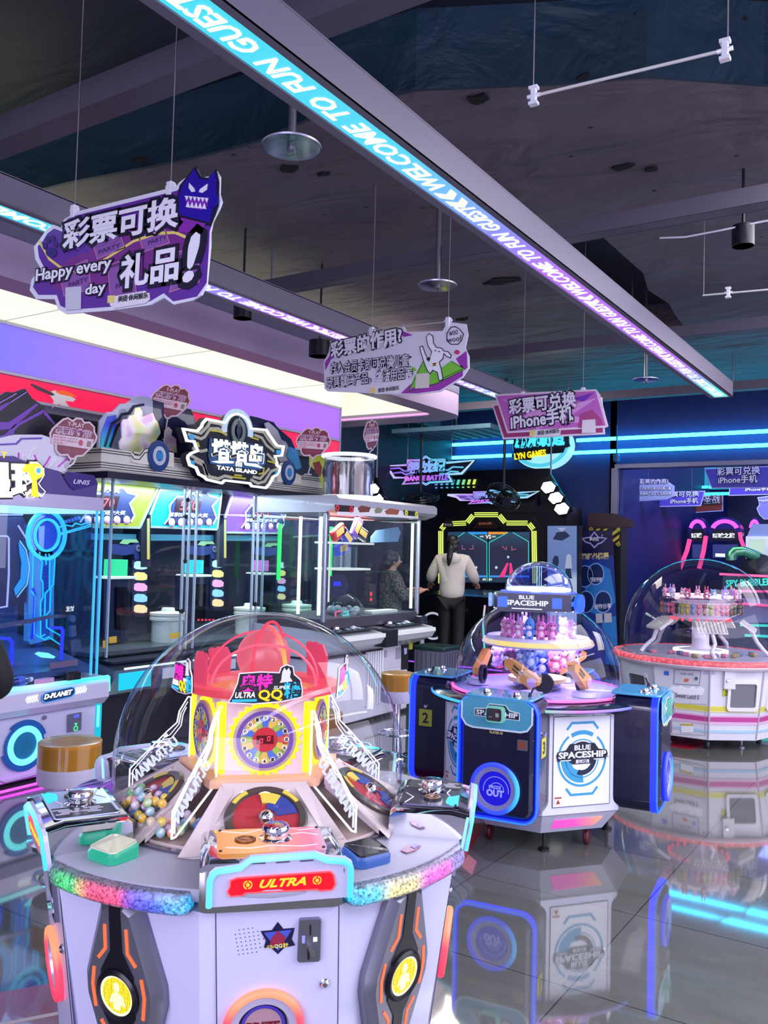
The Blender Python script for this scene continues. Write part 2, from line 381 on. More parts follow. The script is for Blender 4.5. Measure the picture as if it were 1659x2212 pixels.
# walls
NAVY = mat('#141b3a', .6, 0, .4, 0, 3.0); BACKW = mat('#263672', .55, 0, .4, 0, 3.0)
struct(MB().box((WX - .9, 4, 2.2), (.1, 18, 4.4)).to('wall_left', NAVY), 'dark wall behind the game cabinets', 'wall')
DX0, DZ1 = -4.2, 2.93                                    # doorway in the back wall
b = MB(); b.box((-7.6, WY + .1, 2.2), (6.8, .2, 4.4)); b.box((1.9, WY + .1, (DZ1 + 4.4) / 2), (12.2, .2, 4.4 - DZ1)); b.box((5, WY + .1, DZ1 / 2), (6, .2, DZ1))
struct(b.to('wall_back', BACKW), 'navy back wall carrying the cyan tube lights', 'wall')
b = MB(); b.box((DX0 - .05, WY - .03, DZ1 / 2), (.1, .1, DZ1)); b.box((-1.2, WY - .03, DZ1 + .03), (6.1, .1, .06))
struct(b.to('door_1', mat('#8f93b0', .35, .6)), 'slim metal frame of the wide opening in the back wall', 'doorway')
b = MB(); b.box((DX0 - .1, 17, 2.2), (.1, 8, 4.4)); struct(b.to('wall_side', mat('#101a58', .5)), 'dark blue side wall of the room beyond the opening', 'wall')
struct(MB().box((-.5, 21, 2.2), (9, .1, 4.4)).to('wall_far', mat('#0d1236', .6)), 'dark far wall of the room beyond the opening', 'wall')
struct(MB().box((-6.6, 13.6 - .6, 3.8), (3.4, .02, .5)).to('trim_6', mat('#29356b', .6)), 'blue painted band above the tube lights', 'wall trim')

# purple and red lit fascia over the left cabinets
FX = WX; FY0, FY1 = 0.5, 8.48
PF = Plane((FX, 4, 0), (1, 0, 0))
t = thing('fascia', 'long purple backlit fascia above a red band over the game cabinets', 'fascia', (FX, 4, 2.7))
MB().box((FX - .1, (FY0 + FY1) / 2, 2.98), (.2, FY1 - FY0, .66)).to('core', mat('#6f6a86', .5), t)
MB().box((FX + .01, (FY0 + FY1) / 2, 3.107), (.02, FY1 - FY0, .36)).to('purple_panel', ramp_glow([(0, '#6f74ff'), (.34, '#7d72ff'), (.55, '#a674ff'), (1, '#b56cff')], 'Y', -2, 3.6, .92, True), t)
MB().box((FX + .01, (FY0 + FY1) / 2, 2.81), (.02, FY1 - FY0, .16)).to('red_panel', glow('#fb1a56', .95, True), t)
b = MB(); b.box((FX + .015, (FY0 + FY1) / 2, 2.908), (.04, FY1 - FY0, .022)); b.box((FX + .015, (FY0 + FY1) / 2, 2.717), (.04, FY1 - FY0, .022)); b.box((FX + .015, (FY0 + FY1) / 2, 3.3), (.04, FY1 - FY0, .03)); b.box((FX + .01, FY1, 2.98), (.05, .02, .66))
b.to('rail', mat('#b9b4c8', .35, .3), t)
# a small fighter print on the red band, kept plain
part(PF.off(.022), 'print', mat('#e9dfe6', .5), t, 0, .003, [[(104, 848), (118, 843), (150, 855), (163, 862), (158, 868), (140, 866), (150, 880), (138, 884), (128, 872), (112, 882), (116, 866)]])
part(PF.off(.022), 'print', mat('#4a3a44', .5), t, .001, .004, [[(64, 830), (70, 829), (112, 848), (118, 853), (112, 855), (80, 842)]])
part(PF.off(.022), 'print', glow('#ff6a2a', .8), t, .001, .004, [[(118, 846), (135, 843), (155, 850), (166, 858), (150, 856), (130, 852)]])

# white stretch ceiling with its dropped frame
PZ = 3.31
t = thing('light_panel', 'large cream white luminous ceiling panel with a pink lit border above the cabinets', 'ceiling light', (-6, 5, PZ))
def rounded_end(x0, x1, y0, y1, r):
    return [(x0, y0), (x1, y0)] + [(x1 - r + r * math.cos(R(a)), y1 - r + r * math.sin(R(a))) for a in range(0, 91, 10)] + [(x0, y1)]
b = MB(); b.poly(rounded_end(-7.05, -5.2, 0, 9.05, .15), PZ, PZ + .03); b.to('diffuser', glow('#fbffe2', 1.0, True), t)
b = MB()
outer = rounded_end(-7.05, -4.93, 0, 9.5, .45); mid = rounded_end(-7.05, -5.2, 0, 9.05, .15); n = len(outer)
b.loft([[(*outer[i], 3.24), (*outer[i], 3.5), (*mid[i], 3.5), (*mid[i], 3.24)] for i in range(1, n)], True)
b.to('frame', mat('#b7a2c4', .45), t)
b = MB(); b.loft([[(p[0] + dx, p[1], 3.5 + dz) for dx, dz in ((-.05, 0), (.006, 0), (.006, .22), (-.05, .22))] for p in outer[1:]], True); b.to('upper_frame', mat('#6d6884', .5), t)
b = MB(); b.tube([(p[0], p[1], 3.262) for p in mid[1:]], .011, 6); b.to('border_light', glow('#ff9cf0', 1.5, True), t)
b = MB()
for y in (2.4, 4.0, 5.5, 7.2): b.box((-6.1, y, PZ - .001), (1.85, .006, .003))
b.to('seam', mat('#c8ccb8', .6), t)

# long signs in the ceiling: WELCOME TO FUN GUEST
def lit_beam(x0, x1, y0, y1, h, label, first, zb=3.1):
    t = thing('lit_beam', label, 'lit beam', ((x0 + x1) / 2, (y0 + y1) / 2, zb), 0, 'beams with running lettering')
    xm = (x0 + x1) / 2; w = x1 - x0; L = y1 - y0
    b = MB(); b.box((x0 + .004, (y0 + y1) / 2, zb + h / 2), (.008, L, h)); b.box((x1 - .004, (y0 + y1) / 2, zb + h / 2), (.008, L, h)); b.box((xm, (y0 + y1) / 2, zb + h), (w, L, .01)); b.box((xm, y1 - .004, zb + h / 2), (w, .008, h)); b.box((xm, y0 + .004, zb + h / 2), (w, .008, h))
    b.box((x0 + .02, (y0 + y1) / 2, zb + .004), (.04, L, .008)); b.box((x1 - .015, (y0 + y1) / 2, zb + .004), (.03, L, .008)); b.to('housing', mat('#716a7e', .45, .05), t)
    o = MB().box((xm, (y0 + y1) / 2, zb + .009), (w - .06, L - .01, .004)).to('lit_face', ramp_glow([(0, '#25e6f2'), (.3, '#4fd8f8'), (.43, '#8f86f4'), (.5, '#b872f2'), (.8, '#b872f0'), (.88, '#8fa0f4'), (.95, '#49e6ee'), (1, '#8ff6f0')], 'Y', y0 - (y0 + y1) / 2 + .0, y1 - (y0 + y1) / 2, 1.0, True), t)
    M = Matrix(((0, -1, 0, xm), (-1, 0, 0, 0), (0, 0, -1, zb), (0, 0, 0, 1))); b = MB(M)
    y = first; P = 1.686; hh = (w - .07) * .62
    while y - .1 > y0 - P:
        for k in range(2):
            yy = y + .1 - k * .1
            if y0 + .15 < yy < y1 - .05: b.poly([(-yy, 0), (-yy + .055, 0), (-yy + .1, hh / 2 + 0), (-yy + .055, hh), (-yy, hh), (-yy + .05, hh / 2)] if 0 else [(-yy + .1, -hh / 2), (-yy + .045, -hh / 2), (-yy, 0), (-yy + .045, hh / 2), (-yy + .1, hh / 2), (-yy + .06, 0)], -.006, -.003)
        x = y - .125
        for word, wd in (('WELCOME', .64), ('TO', .16), ('FUN', .22), ('GUEST', .33)):
            if x < y1 - .05 and x - wd > y0 + .03: put_text(b, word, (-x, -hh / 2), wd, hh, -.006, .003, 0, .02, .2)
            x -= wd + .045
        y -= P
    b.to('lettering', glow('#fbffec', 1.05), t)
lit_beam(-1.875, -1.675, .2, 8.45, .135, 'long grey ceiling beam with cyan to purple underside lettering, right of the hanging signs', 8.27)
lit_beam(-3.735, -3.535, .2, 8.25, .135, 'grey ceiling beam with purple underside lettering, left of the hanging signs', 8.08)

# round clear plates under the sprinklers, spot lamps
def plate(px, py, z, r, label):
    q = atz(px, py, z); t = thing('sprinkler_plate', label, 'sprinkler', (q.x, q.y, z), 0, 'round sprinkler plates')
    b = MB(); b.lathe(((r * .2, .02), (r * .9, .012), (r, 0), (r * .97, -.004), (r * .3, -.006)), q, 32); b.to('dish', glass('#dfe0ff', 3.0, .12), t, 40)
    MB().lathe(((r, -.004), (r * 1.01, .004), (r * .97, .008), (r * .96, -.004)), q, 32, caps=False).to('rim', mat('#cfd0e6', .3, .5), t, 40)
    b = MB(); b.cyl(q + Vector((0, 0, (4.4 - z) / 2)), .018, 4.4 - z, 10); b.cyl(q + Vector((0, 0, .0)), .022, .04, 10); b.tube([q + Vector((-.02, 0, 0)), q + Vector((-.02, 0, -.04)), q + Vector((.02, 0, -.04)), q + Vector((.02, 0, 0))], .004, 6); b.to('pipe', STEEL, t)
plate(630, 317, 3.42, .135, 'round clear sprinkler plate above the monster sign, nearest of the plates')
plate(945, 617, 3.42, .135, 'round clear sprinkler plate above the dog sign')
plate(1395, 820, 3.42, .13, 'round clear sprinkler plate near the far end of the long lit beam')
def spot(px, py, z, r, h, label):
    q = atz(px, py, z); t = thing('spot_lamp', label, 'spot lamp', (q.x, q.y, z))
    MB().lathe(((r, 0), (r, h), (.009, h), (.009, 4.4 - z), (.002, 4.4 - z), (.01, h * .5), (r * .9, h * .3), (r * .93, 0)), q, 28).to('housing', mat('#12101e', .4), t, 40)
    MB().lathe(((r * .93, .003), (r * .6, h * .35), (.005, h * .45)), q, 24, caps=False).to('reflector', CHROME, t, 60)
spot(1605, 532, 3.5, .065, .125, 'black cylinder spot lamp below the channel on the right')
spot(524, 688, 3.3, .07, .13, 'black cylinder spot lamp between the left lit beam and the cream panel')
spot(690, 770, 3.2, .09, .13, 'dark spot lamp behind the left edge of the dog sign')
spot(1105, 930, 3.3, .13, .24, 'dark cylinder lamp behind the left end of the bear sign')

# bare hanging rods with clear clips, a cable
CLIP = mat('#eef0fa', .2, 0, .6, .5)
def hanger(y, a, e, label, wires, clips):
    P = Plane((0, y, 0), (0, -1, 0)); p0, p1 = P.p(*a), P.p(*e); t = thing('sign_rail', label, 'hanging rail', (p0.x, y, p0.y))
    b = MB(); b.tube([P.M @ p0.to_3d(), P.M @ p1.to_3d()], .006, 8); b.to('rail', mat('#d9d6d4', .4), t)
    for w in wires:
        q = P.M @ P.p(*w).to_3d(); MB().cyl((q.x, q.y, (q.z + 4.4) / 2), .0025, 4.4 - q.z, 6).to('wire', mat('#8a8088', .5), t)
    for w in clips:
        q = P.M @ P.p(*w).to_3d(); b = MB(); b.rbox(q, (.022, .02, .06), .004); b.box(q + Vector((0, 0, .03)), (.034, .026, .012)); b.box(q + Vector((0, 0, -.03)), (.034, .026, .012)); b.cyl(q + Vector((.0, 0, .0)), .008, .05, 8, 'X'); b.to('clip', CLIP, t)
hanger(3.0, (1140, 210), (1575, 106), 'bare hanging rail with two clear clips, upper right', [(1152, 200), (1572, 105)], [(1153, 207), (1566, 108)])
hanger(6.0, (1518, 638), (1720, 620), 'bare hanging rail on the right below the black spot lamp', [(1520, 637)], [(1573, 632)])
b = MB(); b.tube([atz(1425, 514, 3.62), atz(1480, 512, 3.6), atz(1560, 497, 3.6), atz(1640, 480, 3.62), atz(1700, 470, 3.62)], .006, 6); tag(b.to('cable', mat('#d8d8e4', .5)), 'thin white cable drooping beside the black spot lamp', 'cable')
b = MB(); b.sph(atz(1589, 455, 3.74), .012, 8, 6); tag(b.to('indicator_light', glow('#ff4a4a', 1.2)), 'tiny red indicator light on the steel channel', 'indicator light')

# ------------------------------------------------------------------ three big printed hanging boards
def board_common(t, P, wires):
    for w in wires:
        q = P.M @ P.p(*w).to_3d(); MB().cyl((q.x, q.y + .008, (q.z + 4.4) / 2), .0022, 4.4 - q.z, 6).to('wire', mat('#8a8088', .5), t)
        b = MB(); b.rbox(q + Vector((0, .008, -.01)), (.03, .03, .06), .005); b.cyl(q + Vector((0, .008, .0)), .009, .05, 8, 'X'); b.to('clip', CLIP, t)
def pill(t, P, a, e, h, box):
    part(P, 'logo_tag', mat('#eceaf2', .4), t, .004, .007, [box]); part(P, 'logo_square', mat('#f2dc8c', .4), t, .007, .009, [[(a[0] - h * 1.75, a[1] + 2), (a[0] - h * .55, a[1]), (a[0] - h * .5, a[1] - h * 1.15), (a[0] - h * 1.7, a[1] - h * 1.1)]])
    lettering(P, mat('#23222e', .5), t, [('美团·休闲娱乐', a, e, h)], .008, .002, bold=.012)
INK = mat('#1b1730', .45); PAPER = mat('#e6e8f6', .4); BW = mat('#f4f5ff', .4)
# --- purple one
P = Plane((0, 2.5, 0), (0, -1, 0)); t = thing('hanging_sign', 'big purple cutout sign with a grinning dark blue monster, hung upper left', 'hanging sign', (-3, 2.5, 2.8), 0, 'printed hanging boards')
OUT = [(165, 457), (380, 403), (388, 393), (405, 381), (424, 364), (434, 384), (452, 381), (468, 369), (475, 381), (474, 418), (479, 436), (474, 450), (459, 479), (454, 502), (454, 529), (446, 614), (435, 637), (415, 649), (375, 658), (354, 643), (324, 659), (236, 671), (142, 678), (125, 668), (118, 646), (78, 646), (64, 627), (68, 604), (88, 580), (76, 560), (73, 533), (84, 519), (98, 499), (115, 485), (132, 492), (137, 475)]
part(P, 'board', PAPER, t, -.008, .0, [OUT])
part(P, 'print', mat('#63329c', .45), t, 0, .002, [[tuple(q) for q in inset([(160, 468), (384, 413), (404, 391), (452, 388), (470, 440), (452, 500), (446, 610), (425, 640), (375, 650), (354, 632), (324, 650), (236, 662), (150, 668), (132, 660), (124, 636), (84, 636), (73, 620), (78, 604), (98, 580), (86, 556), (83, 533), (94, 522), (104, 505), (118, 495), (135, 502), (146, 475)], -1)]])
part(P, 'print', mat('#7a2f8a', .45), t, .002, .003, [[(100, 590), (150, 560), (200, 540), (260, 500), (330, 480), (390, 470), (440, 500), (430, 560), (380, 575), (300, 600), (200, 640), (120, 625)]])
tk = [[(200, 520), (258, 500), (272, 535), (212, 560)], [(300, 505), (355, 488), (368, 525), (312, 545)], [(130, 588), (190, 562), (200, 625), (140, 640)], [(235, 575), (285, 556), (298, 640), (240, 645)], [(385, 545), (430, 535), (432, 610), (368, 632)]]
part(P, 'ticket', mat('#8d5aa8', .45), t, .003, .004, tk)
part(P, 'ticket_edge', mat('#c07aa8', .45), t, .004, .005, (), [q + [q[0]] for q in tk], .005)
lettering(P, mat('#4a2a6a', .5), t, [('PARTY', (215, 550), (262, 534), 9), ('PARTY', (322, 530), (362, 517), 9), ('PARTY', (150, 622), (192, 608), 10), ('PARTY', (252, 625), (292, 612), 10), ('0001', (158, 592), (186, 582), 7), ('000', (242, 580), (268, 572), 7), ('000', (388, 560), (412, 553), 8)], .0045, .001)
part(P, 'swoosh', mat('#efdb7a', .45), t, .004, .005, (), [[(86, 521), (108, 560), (135, 580), (160, 588), (190, 585), (230, 560), (290, 522), (340, 505), (380, 503), (415, 518), (440, 545)]], .012)
part(P, 'paw_print', mat('#3b2a78', .5), t, .004, .006, [[(q.x, q.y) for q in ell(113, 546, 12, 11, 14)]] + [[(q.x, q.y) for q in ell(x, y, 5, 8, 10)] for x, y in ((99, 532), (106, 518), (116, 517), (122, 529))])
mon = [(389, 430), (396, 404), (424, 366), (434, 388), (452, 390), (467, 371), (471, 395), (469, 428), (455, 482), (392, 466)]
part(P, 'monster_shadow', INK, t, .004, .006, [[(383, 436), (390, 402), (424, 360), (437, 384), (452, 385), (469, 366), (475, 395), (474, 445), (458, 490), (388, 474)]])
part(P, 'monster_head', mat('#2b17a0', .4), t, .006, .01, [mon])
part(P, 'monster_neck', mat('#8a2fa8', .45), t, .005, .008, [[(390, 470), (446, 484), (440, 506), (389, 502)]])
part(P, 'monster_hand', mat('#2413a0', .4), t, .008, .013, [[(458, 430), (466, 420), (473, 422), (476, 436), (468, 450), (456, 452)]])
part(P, 'monster_eyes', BW, t, .010, .012, [[(413, 397), (424, 409), (426, 416), (418, 417), (412, 408)], [(453, 399), (436, 411), (434, 417), (441, 419), (451, 412)]])
part(P, 'monster_mouth', mat('#7a2ab0', .45), t, .010, .011, [[(402, 425), (420, 432), (455, 428), (452, 448), (440, 456), (408, 450)]])
tt = []
for i in range(6): x = 404 + i * 8.6; tt.append([(x, 425 + i * .9), (x + 8, 426 + i * .9), (x + 4, 435 + i)])
for i in range(5): x = 406 + i * 8.8; tt.append([(x, 449 + i * .8), (x + 9, 451 + i * .8), (x + 5, 437 + i)])
part(P, 'monster_teeth', BW, t, .011, .013, tt)
big = [('彩票可换', (138, 543), (388, 492), 62), ('礼品', (261, 627), (388, 606), 72), ('!', (398, 615), (437, 604), 103, dict(shear=.2))]
lettering(P, INK, t, big, .006, .002, 'lettering_shadow', bold=.13)
lettering(P, BW, t, big, .009, .002, bold=.03)
sm = [('Happy every', (80, 617), (243, 590), 33), ('day', (187, 646), (231, 638), 29)]
lettering(P, INK, t, sm, .007, .002, 'lettering_shadow', bold=.12); lettering(P, BW, t, sm, .009, .002, bold=.02)
part(P, 'code_field', mat('#cfd2e0', .5), t, .005, .007, [[(144, 622), (178, 619), (177, 669), (144, 671)]])
pill(t, P, (258, 654), (323, 645), 13, [(242, 642), (315, 629), (325, 634), (326, 648), (316, 656), (248, 667), (240, 660), (239, 648)])
board_common(t, P, [(158, 452), (366, 402)])
# --- white dog one
P = Plane((0, 4.6, 0), (0, -1, 0)); t = thing('hanging_sign', 'white cutout sign with a cartoon dog on green, hung in the middle', 'hanging sign', (-2.9, 4.6, 2.75), 0, 'printed hanging boards')
OUT = [(718, 740), (872, 703), (878, 717), (956, 715), (963, 702), (973, 696), (1007, 700), (1011, 723), (1005, 751), (1013, 770), (1013, 795), (999, 816), (973, 833), (952, 846), (902, 852), (851, 852), (707, 845), (701, 839), (699, 782), (710, 761), (713, 744)]
part(P, 'board', mat('#e4e2f0', .4), t, -.008, 0, [OUT])
part(P, 'purple_print', mat('#9a3aa8', .45), t, 0, .002, [[(703, 800), (702, 783), (716, 764), (760, 742), (740, 760), (716, 775)], [(866, 850), (885, 832), (905, 815), (1000, 790), (1000, 812), (972, 830), (950, 843), (900, 850)], [(985, 775), (1008, 758), (1010, 795), (1000, 800)], [(862, 712), (892, 724), (872, 728)]])
part(P, 'green_print', mat('#77c93c', .45), t, .002, .004, [[(917, 776), (930, 778), (938, 806), (975, 780), (1005, 798), (945, 828), (890, 838), (884, 846), (895, 815)], [(878, 798), (886, 792), (896, 794), (900, 800), (890, 804), (880, 802)]])
part(P, 'green_edge', mat('#1d3a20', .5), t, .004, .005, (), [[(917, 776), (884, 846), (945, 828), (1005, 798), (975, 780)], [(948, 822), (1000, 797)]], .004)
dog = [(919, 788), (915, 776), (910, 760), (908, 750), (914, 748), (920, 765), (928, 782), (934, 760), (926, 748), (922, 730), (927, 721), (936, 726), (938, 742), (944, 751), (956, 753), (960, 759), (969, 760), (976, 768), (974, 774), (966, 770), (960, 764), (958, 775), (950, 783), (955, 800), (958, 820), (950, 823), (946, 805), (936, 800), (930, 808), (924, 800)]
part(P, 'dog_outline', INK, t, .006, .008, (), [dog + [dog[0]]], .005); part(P, 'dog', BW, t, .005, .007, [dog])
part(P, 'dog_face', INK, t, .008, .01, [[(q.x, q.y) for q in ell(x, y, r, r, 10)] for x, y, r in ((927, 776, 4), (942, 758, 1.5), (950, 760, 1.5))])
part(P, 'bow_tie', mat('#e8b93a', .5), t, .008, .01, [[(935, 786), (944, 790), (945, 784), (936, 792)]])
bub = [(966, 720), (975, 707), (985, 706), (994, 712), (1002, 722), (998, 735), (990, 744), (975, 744), (966, 736)]
part(P, 'bubble_line', INK, t, .003, .005, (), [bub + [bub[0]]], .005)
lettering(P, INK, t, [('woo', (971, 727), (990, 722), 10), ('woof', (967, 741), (998, 736), 12)], .004, .001, bold=0)
part(P, 'flower_print', mat('#c43a6a', .5), t, .004, .006, [[(q.x, q.y) for q in ell(988, 761, 6, 5, 10)]])
T1 = [('彩票的作用?', (716, 775), (870, 742), 36)]; T2 = [('存入会员卡即可兑换儿童', (715, 808), (883, 791), 25), ('玩具数码产品，生活用品等', (707, 840), (892, 818), 25)]
lettering(P, INK, t, T1, .004, .002, 'lettering_shadow', bold=.10); lettering(P, BW, t, T1, .0065, .002, bold=.03)
lettering(P, INK, t, T2, .004, .002, bold=.085); lettering(P, mat('#e9e6f4', .4), t, T2, .0065, .001, 'lettering_core', bold=.002)
part(P, 'code_field', mat('#d8d4c8', .5), t, .006, .008, [[(900, 808), (929, 806), (928, 838), (898, 840)]])
pill(t, P, (818, 849), (864, 843), 10, [(808, 836), (860, 834), (866, 840), (864, 849), (812, 852), (805, 846)])
board_common(t, P, [(802, 713), (967, 692)])
b = MB(P.M); b.stroke([P.p(802, 713), P.p(967, 695)], .006, 0, .006); b.to('rail', mat('#b8b8b0', .4), t)
# --- pink one
P = Plane((0, 6.6, 0), (0, -1, 0)); t = thing('hanging_sign', 'pink slanted double board about winning a phone, hung right of the dog sign', 'hanging sign', (-2.7, 6.6, 2.75), 0, 'printed hanging boards')
part(P, 'rear_board', mat('#f0dcee', .4), t, -.012, -.004, [[(1062, 874), (1075, 872), (1300, 858), (1306, 938), (1086, 949)]])
part(P, 'rear_print', mat('#a03a72', .45), t, -.004, -.002, [[(1066, 877), (1078, 875), (1298, 862), (1302, 934), (1089, 945)]])
part(P, 'board', mat('#f0dcee', .4), t, -.002, .006, [[(1069, 852), (1288, 841), (1296, 852), (1314, 921), (1309, 924), (1096, 936)]])
part(P, 'print', mat('#c86cc4', .45), t, .006, .008, [[(1074, 856), (1287, 845), (1309, 919), (1099, 932)]])
part(P, 'burst', mat('#e6a6e6', .45), t, .008, .009, [[(1140, 895), (1085, 862), (1150, 880), (1150, 853), (1180, 878), (1230, 850), (1215, 880), (1290, 860), (1235, 897), (1300, 915), (1200, 912), (1160, 928), (1150, 910), (1100, 925)]])
part(P, 'burst', mat('#7a3ac0', .45), t, .009, .010, [[(1150, 905), (1230, 893), (1235, 898), (1160, 915)], [(1100, 880), (1120, 890), (1110, 898)], [(1235, 862), (1285, 848), (1262, 868)]])
T = [('彩票可兑换', (1101, 897), (1246, 879), 34), ('iPhone手机', (1105, 931), (1240, 913), 36)]
lettering(P, INK, t, T, .010, .002, 'lettering_shadow', bold=.11); lettering(P, BW, t, T, .0125, .002, bold=.03)
part(P, 'side_print', mat('#b04a8a', .45), t, .009, .011, [[(1250, 925), (1254, 895), (1280, 885), (1300, 905), (1304, 918)]])
part(P, 'code_field', mat('#e6dfe8', .5), t, .011, .013, [[(1259, 908), (1287, 906), (1288, 935), (1258, 936)]])
pill(t, P, (1162, 941), (1210, 935), 10, [(1150, 930), (1206, 926), (1212, 930), (1211, 938), (1206, 942), (1152, 945), (1147, 941), (1147, 934)])
board_common(t, P, [(1129, 851), (1259, 842)])
# ================================================================== candy dome machine in front
def turn(o, root, k, ang):
    """Copy of a part (and its sub-parts) turned about its machine's axis."""
    c = o.copy(); COL.objects.link(c); c.parent = root; c.matrix_basis = Matrix.Rotation(ang, 4, 'Z') @ o.matrix_basis
    for g in list(o.children):
        d = g.copy(); COL.objects.link(d); d.parent = c
    return c
q = atd(577, 1182, 2.69); UC = Vector((q.x, q.y, 0)); URZ = R(33 + 11)
t = U = thing('candy_machine', 'round white candy dome machine with yellow lit dial tower, nearest the camera', 'arcade machine', UC, URZ)
UM = Matrix.Translation(UC) @ Matrix.Rotation(URZ, 4, 'Z')
def udir(a): a = R(a); return Vector((math.sin(a), -math.cos(a), 0))
def uface(a, r, z, tilt=0):
    d = UM.to_3x3() @ udir(a); n = d * math.cos(tilt) - Vector((0, 0, math.sin(tilt)))
    return Plane(UM @ (udir(a) * r) + Vector((0, 0, z)), n)
def ring12(r, z, half=15.5): return [tuple(udir(72 * k + s * half) * r + Vector((0, 0, z))) for k in range(5) for s in (-1, 1)]
PEARL = mat('#c6c6e4', .35, 0, .5, .3)
b = MB(UM); b.loft([ring12(.52, .05), ring12(.53, .08), ring12(.625, .745)]); b.to('cabinet', PEARL, t)
for k in range(5): b = MB(UM); b.lathe(((.02, 0), (.02, .05)), udir(72 * k + 36) * .42, 10); b.to('foot', BLACK, t)
# deck and glitter band
b = MB(UM); b.lathe(((.40, .765), (.62, .765), (.64, .79), (.64, .803), (.45, .806), (.40, .806)), (0, 0, 0), 72, caps=False); b.to('deck', mat('#a6a6b8', .4, 0, .3), t, 40)
def glitter():
    m, nt, b = newmat('glitter'); L = nt.links.new; tc = nt.nodes.new('ShaderNodeTexCoord'); gr = nt.nodes.new('ShaderNodeTexGradient'); gr.gradient_type = 'RADIAL'
    cr = nt.nodes.new('ShaderNodeValToRGB'); vo = nt.nodes.new('ShaderNodeTexVoronoi'); vo.inputs['Scale'].default_value = 190
    L(tc.outputs['Object'], gr.inputs[0]); L(gr.outputs[0], cr.inputs[0]); L(tc.outputs['Object'], vo.inputs['Vector'])
    # around the rim, starting opposite local +X
    el = cr.color_ramp.elements; stops = []
    def at(a, c): stops.append((((a - 90) % 360 + 180) % 360 / 360, c))
    for a, c in ((-53, '#3a6a60'), (-49, '#12d850'), (-45, '#30e060'), (-42, '#ffb050'), (-40, '#ff1a48'), (-32, '#ff1258'), (-29, '#5a28ff'), (-24, '#1440ff'), (-20, '#28b0ff'), (17, '#10c8ff'), (23, '#20d8ff'), (26, '#fff080'), (33, '#ffee80'), (36, '#ff20d8'), (44, '#ff10d0'), (48, '#8a70c8'), (180, '#5a6aff')): at(a, c)
    stops.sort()
    while len(el) < len(stops): el.new(.5)
    for e, (p, c) in zip(el, stops): e.position = p; e.color = (*lin(c), 1)
    sp = nt.nodes.new('ShaderNodeSeparateXYZ'); L(tc.outputs['Object'], sp.inputs[0])
    mid = nt.nodes.new('ShaderNodeMapRange'); mid.interpolation_type = 'SMOOTHSTEP'; ab = nt.nodes.new('ShaderNodeMath'); ab.operation = 'ABSOLUTE'; su = nt.nodes.new('ShaderNodeMath'); su.operation = 'SUBTRACT'; su.inputs[1].default_value = .772
    L(sp.outputs[2], su.inputs[0]); L(su.outputs[0], ab.inputs[0]); L(ab.outputs[0], mid.inputs[0]); mid.inputs[1].default_value = .012; mid.inputs[2].default_value = .026; mid.inputs[3].default_value = 1; mid.inputs[4].default_value = .05
    vm = nt.nodes.new('ShaderNodeMapRange'); L(vo.outputs['Color'], vm.inputs[0]); vm.inputs[3].default_value = .1; vm.inputs[4].default_value = 1.7
    mu = nt.nodes.new('ShaderNodeMath'); mu.operation = 'MULTIPLY'; L(mid.outputs[0], mu.inputs[0]); L(vm.outputs[0], mu.inputs[1])
    L(cr.outputs[0], b.inputs['Emission Color']); L(mu.outputs[0], b.inputs['Emission Strength'])
    n2 = nt.nodes.new('ShaderNodeMix'); n2.data_type = 'RGBA'; n2.inputs['A'].default_value = (.03, .035, .05, 1); n2.inputs['B'].default_value = (.2, .22, .3, 1); L(vo.outputs['Color'], n2.inputs['Factor']); L(n2.outputs['Result'], b.inputs['Base Color']); b.inputs['Roughness'].default_value = .3
    try: m.cycles.emission_sampling = 'NONE'
    except Exception: pass
    return m
for k in range(5):
    rings = []
    for i in range(25):
        a = 72 * k + 17.2 + i * 1.566; e = .75 if i in (0, 24) else 1
        rings.append([tuple(udir(a) * (.62 + (r - .62) * e) + Vector((0, 0, z))) for r, z in ((.60, .742), (.66, .748), (.668, .765), (.668, .782), (.658, .797), (.60, .801))])
    if k == 0: GLIT = glitter()
    b = MB(UM); b.loft(rings); b.to('glitter_band', GLIT, t, 40)
